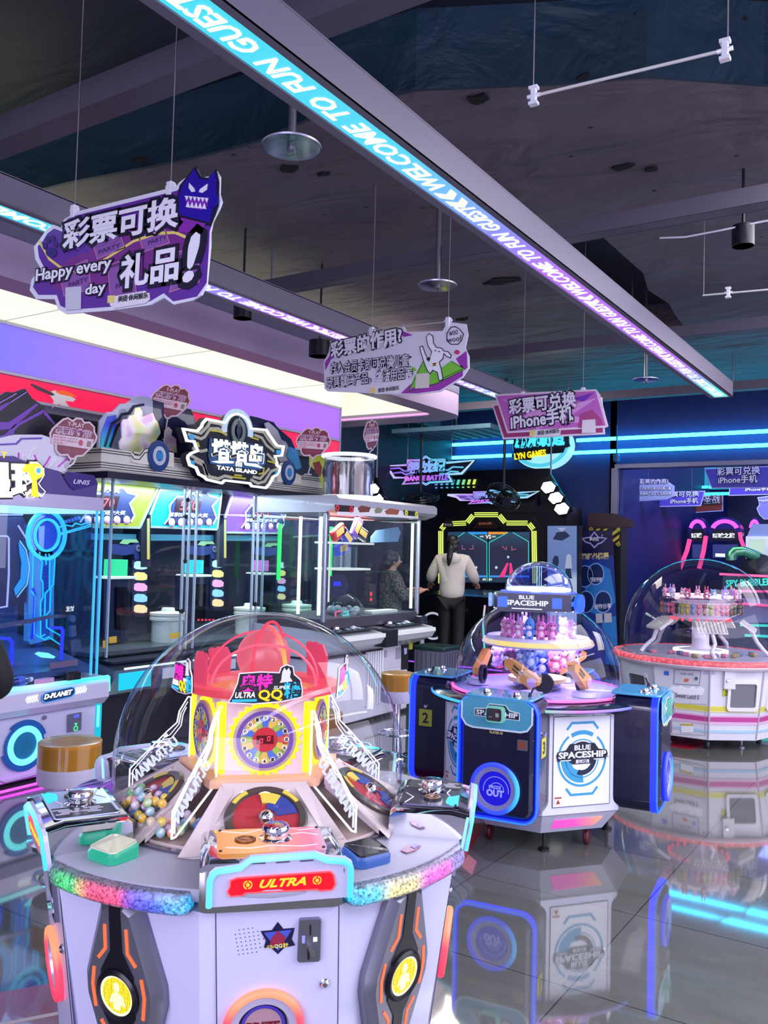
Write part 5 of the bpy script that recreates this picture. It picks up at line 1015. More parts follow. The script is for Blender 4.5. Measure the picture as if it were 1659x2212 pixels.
b = MB(SM); b.lathe([(.69, .745), (.675, .75), (.67, .92)] + [(.67 * math.cos(R(a)), .92 + .68 * math.sin(R(a))) for a in range(6, 90, 6)] + [(.002, 1.6)], (0, 0, 0), 72, caps=False); b.to('dome', glass('#f2f2fa', 1.0), t, 60)
b = MB(SM); b.lathe(((.01, .745), (.66, .745), (.66, .75), (.01, .75)), (0, 0, 0), 48); b.to('play_floor', mat('#a8a2b0', .35), t)
b = MB(SM); b.lathe(((.2, .75), (.2, .77), (.09, .79), (.075, .82), (.075, 1.02), (.24, 1.06), (.26, 1.2), (.2, 1.24), (.01, 1.24)), (0, 0, 0), 40); b.to('tower', mat('#e6e2ee', .35), t, 40)
b = MB(SM); b.lathe(((.2, .755), (.24, .758), (.24, .776), (.2, .778)), (0, 0, 0), 40, caps=False); b.to('floor_light', glow('#fff4f6', 1.5, True), t, 40)
b = MB(SM)
for i in range(22): a = 2 * PI * i / 22; b.sph((.255 * math.cos(a), .255 * math.sin(a), 1.05), .014, 6, 5)
b.to('red_bulbs', glow('#ff4a60', 1.6), t)
b = MB(SM); b.lathe(((.28, 1.22), (.36, 1.215), (.36, 1.235), (.28, 1.24)), (0, 0, 0), 40); b.to('toy_ring', glass('#f6eef8', 2.0, .1), t, 40)
b = MB(SM); b.lathe(((.3, 1.25), (.31, 1.27), (.2, 1.275)), (0, 0, 0), 40, caps=False); b.to('ring_light', glow('#ffe8f2', 1.2), t, 40)
for k in range(5):
    Ma = SM @ Matrix.Rotation(R(72 * k - 8), 4, 'Z'); b = MB(Ma)
    b.tube([(0, -.58, .75), (-.02, -.53, .80), (.02, -.47, .87), (0, -.42, .98)], [.02, .018, .018, .02], 8); b.to('scoop_stem', mat('#dcd8dc', .35), t, 50)
    b = MB(Ma @ Matrix.Translation((0, -.40, 1.0)) @ Matrix.Rotation(R(35), 4, 'X'));
    b.box((0, 0, 0), (.26, .15, .012)); sc = b.to('scoop', mat('#e6e2da', .4), t)
    b = MB(Ma @ Matrix.Translation((0, -.40, 1.0)) @ Matrix.Rotation(R(35), 4, 'X'));
    for i in range(9): b.box((-.12 + .03 * i, 0, .012), (.01, .145, .014))
    b.to('scoop_rib', mat('#c8c2b8', .4), sc)
for i in range(26):
    a = -105 + 8.2 * i if i < 24 else 120 + 40 * (i - 24); col, cn = rr.choice((('#c8607a', 'rose'), ('#8a9a3a', 'olive'), ('#2a2830', 'black'), ('#d87890', 'pink'), ('#5a6a4a', 'green'), ('#b8a040', 'mustard'), ('#8a5a48', 'brown'), ('#7a88a8', 'grey blue')))
    p = SM @ (udir(a) * .345 + Vector((0, 0, 1.10))); b = MB(); b.sph((0, 0, .03), (.018, .014, .03), 8, 6); b.sph((0, 0, .075), (.02, .016, .019), 8, 6); b.sph((-.014, 0, .09), .008, 6, 5); b.sph((.014, 0, .09), .008, 6, 5); b.tube([(0, 0, .09), (0, 0, .118)], .002, 4)
    o = b.to('key_charm', mat(col, .6), None, 50); o.location = p; o.rotation_euler = (0, 0, SZ + R(a)); tag(o, '%s key charm hanging in the white sweet machine' % cn, 'key charm', '%s charms hanging in the white sweet machine' % cn)
for i in range(16):
    a = -110 + 14 * i; col, cn = rr.choice((('#b090e0', 'lilac'), ('#e8a0b8', 'pink'), ('#d8d0e0', 'white'), ('#8ab0d8', 'blue'), ('#d8c8a0', 'cream'), ('#c8607a', 'rose')))
    p = SM @ (udir(a) * (.27 + .05 * (i % 2)) + Vector((0, 0, 1.242))); toy('soft_toy', rr.choice(('bunny', 'bear', 'cat')), col, '#f2e8ee', p, SZ + R(a), 'small %s toy on top of the ring in the white sweet machine' % cn, '%s toys on the ring of the white sweet machine' % cn, .8)
for i in range(14):
    a = -80 + 11 * i; p = SM @ (udir(a) * rr.uniform(.36, .56) + Vector((0, 0, .75))); col, cn = rr.choice((('#5a7a9a', 'blue grey'), ('#8a6a9a', 'purple'), ('#9a8a5a', 'khaki'), ('#c07890', 'pink')))
    b = MB(); b.rbox((0, 0, .016), (.06, .045, .032), .012, 3); b.tube([(-.03, 0, .016), (-.045, 0, .02)], .008, 6); o = b.to('wrapped_sweet', mat(col, .3), None, 40); o.location = p; o.rotation_euler = (0, 0, rr.uniform(0, 6)); tag(o, '%s wrapped sweet lying on the floor of the white sweet machine' % cn, 'sweet', '%s sweets in the white sweet machine' % cn)
# ================================================================== game cabinets along the left wall
LAV = mat('#c4c2e2', .35, .1, .5, .2)
# ---- first cabinet (star ball game)
DX = -5.05; PD = Plane((DX, 3.6, 1), (1, 0, 0)); DY0, DY1 = 2.3, 4.12
t = thing('planet_game_cabinet', 'white game cabinet with a cyan ring door and glass case, at the left edge', 'arcade machine', (-5.5, 3.2, 0))
b = MB(); b.rbox((-5.56, (DY0 + DY1) / 2, .26), (1.0, DY1 - DY0, .44), .02, 3, 'Y'); b.to('base', LAV, t, 40)
b = MB(); b.loft([[(-6.05, y, .47), (-5.02, y, .47), (-4.97, y, .52), (-4.97, y, .62), (-5.03, y, .66), (-6.05, y, .68)] for y in (DY0, DY1 + .03)]); b.to('apron', mat('#cfcbe6', .35, .1, .5, .2), t)
PA = Plane((-4.968, 3.6, .57), (1, 0, 0))
b = MB(); b.tube([(-4.985, DY0, .655), (-4.985, DY1 + .03, .655), (-5.02, DY1 + .06, .65), (-5.0, DY1 + .05, .55)], .014, 8); b.to('edge_light', ramp_glow([(0, '#20e8ff'), (.45, '#c8fbff'), (.5, '#1ce4f8'), (.7, '#b8faff'), (.85, '#22e0f8'), (1, '#5cf0ff')], 'Y', -.9, .95, 1.5, True), t, 60)
b = MB(); b.tube([(-5.05, DY1 + .01, .45), (-5.05, DY1 + .01, .30)], .01, 6); b.to('side_light', glow('#6cf4ff', 1.4), t)
lp = [PA.p(*p) for p in ((90, 1503), (97, 1496), (152, 1484), (159, 1486), (160, 1497), (153, 1504), (96, 1518), (89, 1513))]
b = MB(PA.M); b.poly(lp, 0, .008); c = b.to('name_plate', mat('#123a6a', .3, 0, .5, .4), t); b = MB(PA.M); b.stroke(lp, .006, .006, .01, True); b.to('plate_light', glow('#4a9cf0', 1.0), c)
lettering(PA, glow('#ffffff', 1.3), c, [('D-PLANET', (93, 1511), (155, 1499), 11, dict(shear=.3, bold=.04))], .009, .002)
b = MB(PA.M)
for i in range(5):
    for x0, y0, s in ((59 + 5.2 * i, 1512 - 1.1 * i, -1), (164 + 5 * i, 1493 - 1.1 * i, 1)): b.stroke(PA.ps([(x0 - s * 1.5, y0 - 7), (x0 + s * 2, y0), (x0 - s * 1.5, y0 + 7)]), .009, 0, .004)
b.to('chevron', glow('#eef4ff', 1.2), t)
p = PD.p(52, 1610)
b = MB(PD.M); b.ring(p, .122, .165, .0, .012, 40, 20, 130); b.ring(p, .122, .165, .0, .012, 40, 195, 350); b.ring(p, .122, .145, .0, .010, 40); b.to('ring_trim', mat('#1c58a8', .35), t)
b = MB(PD.M); b.lathe([(.107 + .02 * math.cos(R(a)), .012 + .014 * math.sin(R(a))) for a in range(0, 361, 30)], (p.x, p.y, 0), 48, caps=False); b.to('ring_light', glow('#6af6ff', 1.7, True), t, 60)
b = MB(PD.M); b.poly(ell(p.x, p.y, .09, n=36), 0, .006); b.to('ring_door', mat('#1f6f9e', .3, 0, .5, .3), t)
part(PD, 'panel_line', mat('#5c5a78', .5), t, 0, .003, (), [[(0, 1688), (12, 1692), (38, 1685), (60, 1679), (92, 1670), (130, 1662)]], .006)
part(PD, 'coin_entry', mat('#8a88a4', .3, .7), t, 0, .012, [[(147, 1543), (174, 1538), (173, 1576), (146, 1581)]])
part(PD, 'coin_light', glow('#3cf08a', 1.4), t, .012, .015, [[(158, 1562), (165, 1561), (161, 1567)]]); b = MB(PD.M); q = PD.p(161, 1573); b.ring(q, .012, .018, .012, .015, 20); b.to('coin_light', glow('#3cf08a', 1.4), t)
part(PD, 'coin_screen', glow('#5a6cf0', 1.0), t, .012, .015, [[(157, 1544), (168, 1542), (168, 1549), (157, 1551)]])
b = MB(PD.M); q = PD.p(96, 1550); b.lathe(((.014, 0), (.013, .008), (.002, .009)), (q.x, q.y, 0), 14); b.to('lock', STEEL, t, 40)
for y in (2.5, 3.9): b = MB(); b.rbox((-5.2, y, .03), (.04, .07, .06), .028, 4, 'X'); b.to('wheel', BLACK, t)
b = MB(); b.tube([(-5.0, DY0, .018), (-5.0, DY1, .018)], .008, 6); b.to('floor_light', glow('#e02af0', 7, True), t)
# glass case with its lit insides
b = MB(); b.box((DX + .0, (DY0 + DY1) / 2, 1.25), (.008, DY1 - DY0 - .04, 1.14)); b.box((-5.55, DY1 - .02, 1.25), (.98, .008, 1.14)); b.to('glass_case', glass('#f0f6ff', .8), t)
for x, y in ((DX, DY1 - .02), (DX, DY1 - .07)): b = MB(); b.box((x, y, 1.25), (.016, .012, 1.16)); b.to('corner_post', glow('#4ac8f8', .9), t)
b = MB(); b.box((-6.03, (DY0 + DY1) / 2, 1.25), (.03, DY1 - DY0, 1.2)); b.to('back_panel', mat('#27457a', .4), t)
b = MB(); b.box((-5.55, (DY0 + DY1) / 2, 1.815), (.95, DY1 - DY0 - .05, .02)); b.to('roof_light', glow('#a8dcff', 1.5, True), t)
PI_ = Plane((-5.55, 3.6, 1.2), (1, 0, 0))
pil = part(PI_, 'pillar', mat('#5aa8dc', .35), t, -.05, 0, [[(64, 1180), (82, 1180), (82, 1190), (112, 1190), (117, 1200), (116, 1380), (66, 1392), (60, 1385)]])
part(PI_, 'pillar_core', mat('#1c62c0', .35), pil, 0, .006, [[(92, 1200), (108, 1204), (106, 1372), (90, 1378), (88, 1330)]])
part(PI_, 'pillar_light', glow('#22c4ff', 1.2), pil, .006, .012, (), [[(84, 1192), (84, 1208), (90, 1214), (86, 1250), (91, 1258), (91, 1290), (86, 1300), (86, 1376), (96, 1370)], [(97, 1196), (98, 1220)], [(104, 1196), (106, 1208), (105, 1272), (96, 1282), (95, 1328), (88, 1336)], [(116, 1196), (117, 1208), (114, 1262), (108, 1270), (106, 1320), (99, 1328), (99, 1355), (110, 1362), (133, 1375)], [(70, 1192), (68, 1270)], [(66, 1276), (74, 1288), (71, 1370)], [(76, 1372), (95, 1382), (104, 1376), (128, 1392)]], .009)
part(PI_, 'blue_stripe', glow('#1a2cff', .9), pil, .006, .012, (), [[(70, 1270), (74, 1284), (72, 1340), (67, 1380)]], .016)
part(PI_, 'hatch', mat('#123c9a', .4), pil, .006, .012, [[(94, 1224 + 8 * i), (102, 1220 + 8 * i), (102, 1225 + 8 * i), (94, 1229 + 8 * i)] for i in range(7)])
b = MB(PI_.M); q = PI_.p(100, 1156); b.ring(q, .145, .165, -.01, .02, 40, sy=1.12); b.ring(q, .095, .11, -.01, .02, 40, sy=1.12); b.to('hoop_light', glow('#3cd2ff', 1.3), t)
b = MB(PI_.M); b.poly(ell(q.x, q.y, .14, .157, 36), -.02, 0); d = b.to('hoop_panel', mat('#2a50b8', .3, 0, .5, .3), t)
b = MB(PI_.M); b.ring(q, .12, .135, 0, .008, 30, 100, 230, 1.12); b.poly([(q.x - .06, q.y - .08), (q.x - .02, q.y - .1), (q.x - .02, q.y + .07), (q.x - .07, q.y + .06)], 0, .006); b.to('hoop_print', mat('#9aa8ee', .4), d)
part(PI_, 'arm_light', glow('#4ae0ff', 1.2), t, 0, .012, (), [[(124, 1140), (140, 1134), (155, 1137), (162, 1130), (174, 1134), (190, 1128)], [(130, 1155), (195, 1137)], [(130, 1152), (195, 1133)]], .008)
part(PI_, 'arm_block', mat('#5a78b8', .4), t, 0, .012, [[(137 + 7 * i, 1124 - 2 * i), (142 + 7 * i, 1123 - 2 * i), (145 + 7 * i, 1129 - 2 * i), (140 + 7 * i, 1131 - 2 * i)] for i in range(5)])
part(PI_, 'screen_board', mat('#141c44', .3, 0, .5, .4), t, -.04, -.01, [[(-30, 1120), (52, 1118), (70, 1160), (70, 1195), (58, 1200), (58, 1300), (30, 1310), (-30, 1312)]])
part(PI_, 'board_light', glow('#b8c4ff', .9), t, -.01, 0, (), [[(-30, 1158), (16, 1158), (20, 1163), (20, 1240), (16, 1310), (-30, 1318)], [(-30, 1112), (50, 1112)], [(40, 1135), (80, 1198)]], .01)
part(PI_, 'wing_light', glow('#1c9cf0', 1.0), t, 0, .012, [[(40, 1172), (52, 1190), (59, 1225), (54, 1260), (33, 1286), (30, 1272), (44, 1250), (46, 1215), (42, 1195)]]); part(PI_, 'wing_edge', glow('#8ad8ff', 1.0), t, .012, .016, (), [[(40, 1168), (54, 1188), (61, 1225), (56, 1262), (34, 1290)]], .008)
b = MB(); b.loft([[(-6.0, y, .69), (-5.07, y, .69), (-5.07, y, .73), (-5.6, y, .84), (-6.0, y, .9)] for y in (DY0 + .02, DY1 - .04)]); b.to('play_bed', mat('#4a5c84', .3, .3), t)
part(Plane((-5.2, 3.6, 1), (1, 0, 0)), 'bed_light', glow('#7cf4f4', 1.5), t, 0, .02, [[(74, 1412), (82, 1408), (100, 1410), (116, 1418), (112, 1422), (88, 1420)]])
part(Plane((-5.3, 3.6, 1), (1, 0, 0)), 'rail_band', mat('#8a8494', .2, .8), t, 0, .02, [[(-30, 1352), (60, 1337), (105, 1328), (140, 1326), (140, 1333), (100, 1336), (60, 1346), (-30, 1362)]])
a_ = part(Plane((-5.28, 3.6, 1), (1, 0, 0)), 'launch_sign', mat('#15172a', .4), t, 0, .01, [[(128, 1318), (138, 1306), (161, 1304), (162, 1320), (150, 1328), (138, 1328)]]); lettering(Plane((-5.268, 3.6, 1), (1, 0, 0)), glow('#e8f0ff', 1.0), a_, [('发射', (142, 1322), (160, 1320), 12)], .0, .002)
part(Plane((-5.25, 3.6, 1), (1, 0, 0)), 'tube_light', glow('#2a3cff', 1.2), t, 0, .015, (), [[(-20, 1378), (18, 1379), (24, 1386), (22, 1448)], [(110, 1356), (130, 1356), (134, 1362), (130, 1425)]], .02)
part(Plane((-5.45, 3.6, 1), (1, 0, 0)), 'gear', STEEL, t, 0, .03, [[(q.x, q.y) for q in ell(152, 1336, 6, 8, 12)], [(148, 1352), (158, 1350), (160, 1372), (150, 1376)], [(146, 1385), (168, 1380), (172, 1410), (150, 1418)]])
part(Plane((-5.1, 3.6, 1), (1, 0, 0)), 'name_strip', mat('#8a6a78', .4), t, 0, .01, [[(106, 1432), (166, 1424), (166, 1436), (106, 1445)]])
MB().rbox((-5.0, 3.86, .69), (.05, .12, .06), .015).to('card_reader', mat('#14161e', .3), t, 40)
# marquee
b = MB(); b.box((-5.5, (DY0 + DY1) / 2 - .03, 1.87), (.98, DY1 - DY0 - .04, .09)); b.to('marquee_beam', mat('#b6b0d0', .35, .15), t)
PM = Plane((-5.02, 3.6, 2), (1, 0, 0))
part(PM, 'marquee_front', mat('#4a3a80', .35, .2), t, -.05, 0, [[(-60, 1072), (30, 1080), (60, 1074), (100, 1082), (150, 1076), (172, 1084), (208, 1080), (211, 1046), (203, 1027), (150, 1019), (137, 1032), (128, 1018), (60, 1000), (30, 985), (-60, 985)]])
part(PM, 'wing_panel', mat('#2c1670', .3, .3, .5, .4), t, 0, .01, [[(137, 1032), (150, 1021), (202, 1028), (210, 1046), (160, 1059), (150, 1052)]]); lettering(PM, mat('#c8c4e0', .3, .5), t, [('UNIS', (156, 1045), (192, 1048), 10, dict(shear=.3))], .01, .003)
lettering(PM, mat('#0e0a18', .4), t, [('星球', (-52, 1078), (95, 1076), 84)], .0, .01, 'letter_shadow', bold=.10, base=.05); lettering(PM, glow('#fffff6', 1.5), t, [('星球', (-52, 1078), (95, 1076), 84)], .012, .012, bold=.05)
part(PM, 'key_charm', glow('#ffea1a', 1.15), t, .026, .04, [[(43, 1013), (43, 1020), (56, 1021), (64, 1040), (62, 1072), (76, 1074), (71, 1037), (84, 1030), (86, 1016), (78, 1003), (66, 1001), (50, 1003)]])
b = MB(PM.M); q = PM.p(74, 1017); b.ring(q, .018, .03, .04, .046, 24); b.to('key_eye', glow('#fff2a0', 1.1), t); b = MB(PM.M); b.poly(ell(q.x, q.y, .018, n=20), .04, .045); b.to('key_eye_core', glow('#4ab8f0', 1.1), t)
lettering(PM, glow('#ffe81c', 1.0), t, [('T', (1, 988), (13, 990), 13)], .004, .004)
PB = Plane((-5.22, 3.6, 2.2), (1, 0, 0))
part(PB, 'crest', mat('#1a1228', .4, 0, .5, .3), t, -.02, 0, [[(-80, 870), (-10, 862), (14, 846), (28, 848), (54, 839), (60, 847), (70, 861), (94, 877), (98, 885), (120, 915), (150, 940), (150, 1000), (-80, 1000)]])
part(PB, 'crest_facet', mat('#7a42b8', .4), t, 0, .006, [[(-10, 882), (18, 868), (20, 872), (0, 888), (-10, 892)], [(-10, 912), (18, 912), (78, 871), (81, 875), (25, 926), (-10, 930)], [(7, 940), (30, 918), (95, 884), (92, 892), (40, 920), (24, 938)], [(95, 886), (118, 915), (115, 918), (93, 894)]])
part(PB, 'crest_line', mat('#b88ae8', .4), t, .006, .009, (), [[(-10, 875), (34, 850)], [(20, 870), (56, 847)]], .006)
part(PM, 'circuit_plate', mat('#e2e0f0', .35), t, -.12, -.05, [[(-60, 948), (5, 946), (42, 938), (48, 938), (100, 938), (140, 952), (160, 1000), (152, 1022), (100, 1010), (20, 985), (-60, 990)]])
part(PM, 'circuit_line', mat('#6a4ab8', .4), t, -.05, -.045, (), [[(5, 960), (45, 958), (56, 947), (100, 946)], [(-40, 945), (5, 944), (40, 934)]], .012)
part(PM, 'circuit_line', mat('#d84ad0', .4), t, -.05, -.044, (), [[(84, 982), (90, 998), (86, 1002)], [(50, 977), (50, 988), (42, 992)], [(118, 985), (110, 1000), (96, 1016)], [(160, 985), (135, 1008)]], .009)
part(PM, 'circuit_line', mat('#f6f4fc', .4), t, -.05, -.043, (), [[(70, 990), (76, 973), (86, 966)], [(130, 990), (106, 1016)], [(180, 975), (168, 1000), (146, 1016)], [(60, 978), (56, 992)]], .011)
# things lying on its ledge
o = MB(); o.lathe(((.028, 0), (.032, .03), (.03, .12), (.014, .15), (.013, .165)), (0, 0, 0), 14, 'Y'); o = o.to('water_bottle', glass('#c8d8f8', 2.0, .1), None, 50); o.location = (-4.99, 3.38, .70); o.rotation_euler = (0, 0, R(8)); tag(o, 'clear plastic bottle lying on the ledge of the star ball cabinet', 'bottle')
c = MB(); c.lathe(((.031, .05), (.033, .055), (.033, .1), (.031, .105)), (0, 0, 0), 14, 'Y', False); c = c.to('bottle_label', mat('#3a5ac8', .4), None, 50); c.parent = o
c = MB(); c.lathe(((.016, .155), (.016, .18), (.01, .18)), (0, 0, 0), 12, 'Y'); c = c.to('cap', mat('#b8c8f0', .4), None); c.parent = o
b = MB(); b.loft([[(-4.985 + .03 * math.cos(a), 3.63 + .075 * math.sin(a), z) for a in [i * PI / 6 for i in range(12)]] for z, k in ((.672, 1), (.69, 1), (.70, .6))]); tag(b.to('wrapper', mat('#d0a0d0', .25), None, 40), 'pink lilac wrapper lying beside the bottle on the cabinet ledge', 'wrapper')

area('case_lamp', (-5.55, (DY0 + DY1) / 2, 1.79), (.5, 1.5), 14, '#8cc8ff')
# ---- TATA ISLAND
TX = -5.25; TY0, TY1 = 4.2, 6.95; PT = Plane((TX, 5.5, 1.5), (1, 0, 0)); ym = (TY0 + TY1) / 2; TL = TY1 - TY0
t = thing('island_game_cabinet', 'long glass fronted game cabinet with coloured stations under a round topped logo sign', 'arcade machine', (-5.7, ym, 0))
b = MB(); b.box((-5.72, ym, .24), (.9, TL - .04, .44)); b.to('base', mat('#0c0f1e', .4), t)
b = MB(); b.loft([[(-6.15, y, .46), (-5.2, y, .46), (-5.1, y, .5), (-5.02, y, .62), (-5.02, y, .68), (-5.28, y, .74), (-6.15, y, .76)] for y in (TY0 + .03, 5.92)]); b.to('counter', mat('#6e7f96', .25, .6), t)
b = MB(); b.box((-5.17, 5.07, .735), (.24, 1.66, .015)); b.to('counter_top', mat('#1a2336', .3, .2), t)
for k in range(2):
    y = TY0 + .12 + k * TL / 4; b = MB(); b.tube([(-5.015, y, .69), (-5.015, y + TL / 4 - .05, .69)], .008, 6); b.to('counter_light', glow('#d8fbff', 1.3), t)
    if k == 0: b = MB(); b.box((-5.012, y + .1, .6), (.008, .3, .12)); b.to('cyan_light', glow('#14c8e8', 1.1, True), t); b = MB(); b.box((-5.25, y - .05, .3), (.012, .1, .3)); b.to('cyan_light', glow('#14c8e8', .9), t)
    b = MB(); b.box((-5.01, y + .42, .62), (.01, .12, .08)); b.to('name_frame', mat('#d0d8e8', .3, .3), t)
b = MB(); b.box((TX, ym, 1.42), (.008, TL - .02, 1.34)); b.box((-5.7, TY0, 1.42), (.9, .008, 1.34)); b.to('glass_case', glass('#f2f8ff', .8), t)
b = MB(); b.box((-6.15, ym, 1.42), (.03, TL, 1.38)); b.to('back_panel', mat('#232c3c', .4), t)
b = MB(); b.box((-5.7, ym, .775), (.88, TL - .04, .03)); b.to('play_bed', mat('#565c58', .3, .2), t)
for y in (4.245, 4.335, 5.07, 5.13, 5.21, 5.92, 5.98, 6.06, 6.9): b = MB(); b.box((TX + .01, y, 1.42), (.02, .014, 1.34)); b.to('acrylic_post', mat('#aab8c4', .15, 0, .7, .5), t)
for px, py in ((402, 1080), (398, 1116), (396, 1212), (390, 1320), (548, 1120), (548, 1305)): q = PT.M @ PT.p(px, py).to_3d(); b = MB(); b.cyl(q + Vector((.012, 0, 0)), .02, .02, 16, 'X'); b.to('glass_clamp', mat('#20222c', .3, .4), t, 40)
PS = Plane((-5.6, 5.5, 1.5), (1, 0, 0))
tops = [('#d2e84a', [(200, 1028), (264, 1038), (343, 1047), (301, 1140), (200, 1138)]), ('#18e8f4', [(344, 1058), (478, 1058), (468, 1144), (322, 1138), (324, 1111)]), ('#a868f0', [(501, 1068), (556, 1066), (599, 1072), (629, 1079), (613, 1119), (600, 1152), (484, 1150), (486, 1117)]), ('#5a3a9a', [(642, 1080), (690, 1080), (735, 1085), (720, 1155), (630, 1160), (630, 1110)])]
for i, (col, pts) in enumerate(tops):
    c = part(PS, 'station_top', glow(col, .95 if i < 3 else .35, i < 3), t, -.02, 0, [pts])
    part(PS, 'station_frame', mat('#9aa894', .35, .3), c, 0, .012, (), [pts[1:] + pts[:1]], .018, True)
    cx = (222, 402, 560, 700)[i]; k = (1, .96, .8, .7)[i]; cy = (1092, 1098, 1112, 1120)[i]
    if i == 3: continue
    def E(x, y): return (cx + x * k, cy + y * k)
    part(PS, 'emblem', mat('#16254e', .4), c, .004, .012, [[E(-32, -8), E(-22, -26), E(10, -38), E(40, -38), E(48, -30), E(72, -20), E(60, -4), E(66, 20), E(58, 38), E(-52, 38), E(-40, 20)]])
    part(PS, 'emblem_edge', mat('#b8c0b4', .4, .3), c, .012, .016, (), [[E(-52, 36), E(-38, 18), E(-40, -6), E(-24, -26), E(-4, -26), E(8, -38), E(42, -38), E(50, -28), E(72, -22), E(56, -4), E(66, 22), E(58, 36)]], .014)
    part(PS, 'counter', mat('#2a1216', .25, 0, .5, .4), c, .012, .018, [[E(-24, -22), E(34, -20), E(26, 8), E(-28, 8)]]); lettering(PS, mat('#c0403c', .4), c, [('570', E(-18, 4), E(22, 4), 20 * k, dict(shear=.2, bold=.0))], .018, .002, 'digits')
    lettering(PS, mat('#e6e8e0', .4), c, [('JP大奖', E(-8, -26), E(34, -24), 15 * k, dict(shear=.2)), ('累积5球送JP大奖', E(-44, 20), E(46, 22), 11 * k, dict(shear=.2, bold=.01))], .018, .003)
    for j in range(5): b = MB(PS.M); q = PS.p(*E(-36 + 21 * j, 32)); b.sph((q.x, q.y, .02), (.034, .038, .015), 12, 8); b.to('pink_ball', mat('#d89aa8' if j > 1 else '#f0c0cc', .3, 0, .5, .4), c, 60)
for i, (px, cc) in enumerate(((250, '#3af0a0'), (419, '#28e8f4'), (564, '#e07ad8'))):
    k = (1, .9, .8)[i]; y0 = (1226, 1224, 1222)[i]
    def E(x, y): return (px + x * k, y0 + (y - 1226) * k)
    c = part(PS, 'tower', mat('#17203c', .35, .2), t, -.1, 0, [[E(-26, 1248), E(26, 1248), E(26, 1385), E(-26, 1385)]]); part(PS, 'tower_glass', glass('#7a6a58', 1.5, .1), c, .0, .02, [[E(-2, 1268), E(24, 1268), E(24, 1360), E(-2, 1360)]])
    b = MB(PS.M); q = PS.p(*E(0, 1226)); b.box((q.x, q.y, .0), (.13 * k, .13 * k, .13 * k)); b.to('light_cube', glow(cc, 1.1), t); b = MB(PS.M); q = PS.p(*E(0, 1247)); b.rbox((q.x, q.y, 0), (.28 * k, .02, .2), .01); b.to('tower_plate', glow('#e8fff0', .9), t)
    part(PS, 'gear_arm', mat('#26346a', .4, .2), t, -.02, .0, [[E(-16, 1175), E(38, 1177), E(48, 1170), E(57, 1175), E(58, 1190), E(54, 1212), E(42, 1210), E(40, 1196), E(20, 1200), E(-16, 1195)]]); b = MB(PS.M); q = PS.p(*E(48, 1184)); b.ring(q, .012, .028, 0, .01, 20); b.to('gear_ring', STEEL, t)
    part(PS, 'arm_light', glow('#a8f0b0', .8), t, 0, .006, [[E(8, 1174), E(16, 1165), E(44, 1165), E(49, 1172), E(30, 1172), E(24, 1176)]])
for i, (x0, x1, y0, dy) in enumerate(((288, 316, 1212, 23.5), (457, 481, 1210, 21), (598, 615, 1214, 17))):
    c = part(PS, 'bonus_column', mat('#1a2444', .35, .2), t, -.02, .0, [[(x0 - 2, y0 - 2), (x1 - 4, y0 - 4), (x1 + 2, y0 + 8), (x1 + 1, y0 + dy * 5 - 8), (x1 - 8, y0 + dy * 5 + 4), (x0 + 4, y0 + dy * 5 + 3), (x0 - 3, y0 + dy * 5 - 8)]])
    for j, col in enumerate(('#c8fbf4', '#fff08a', '#ffb4dc', '#9adcff', '#ffe0a0')):
        ya = y0 + dy * j; yb = ya + dy * .78; w = x1 - x0
        part(PS, 'bonus_light', glow(col, 1.2), c, 0, .014, [[(x0 + 2, ya + 3), (x0 + w * .3, ya), (x1 - w * .25, ya + 1), (x1, ya + dy * .3), (x1 - 1, yb - 2), (x1 - w * .35, yb), (x0 + w * .2, yb - 1), (x0 + 1, yb - 4)]])
part(PS, 'divider', mat('#0d1322', .4), t, -.2, .02, [[(301, 1142), (322, 1112), (322, 1225), (301, 1225)], [(466, 1146), (486, 1118), (486, 1225), (466, 1225)], [(612, 1120), (630, 1112), (630, 1225), (610, 1225)]])
part(PS, 'edge_strip', ramp_glow([(0, '#ff3a5a'), (.3, '#f0d040'), (1, '#e8f080')], 'Z', 1.35, 1.7, 1.0), t, .02, .03, (), [[(316, 1120), (316, 1208)], [(482, 1122), (482, 1205)]], .02)
part(PS, 'teal_bar', mat('#3a7a86', .35, .3), t, -.1, -.02, [[(200, 1152), (298, 1154), (298, 1166), (200, 1166)], [(325, 1154), (465, 1156), (465, 1168), (325, 1168)], [(488, 1156), (608, 1158), (608, 1168), (488, 1168)]])
for px in (343, 520, 622): q = PS.M @ PS.p(px, 1375).to_3d(); b = MB(); b.lathe(((.13, 0), (.13, .17), (.15, .18), (.15, .2), (.14, .21), (.15, .22), (.15, .24), (.06, .25), (.05, .28)), (q.x + .1, q.y, .79), 28); b.to('coin_drum', mat('#dcdcc0', .4), t, 40)
part(PT.off(.006), 'gold_label', mat('#c8a83a', .4), t, 0, .002, [[(235, 1376), (252, 1374), (252, 1388), (235, 1390)], [(367, 1368), (391, 1365), (391, 1376), (367, 1380)], [(222, 1384), (231, 1382), (231, 1398), (222, 1400)]])
for x0 in (428, 560): part(PS.off(.1), 'red_dots', glow('#ff3a5a', 1.3), t, 0, .01, [[(q.x, q.y) for q in ell(x0 + 8 * j, 1339, 2, 2, 6)] for j in range(5)])
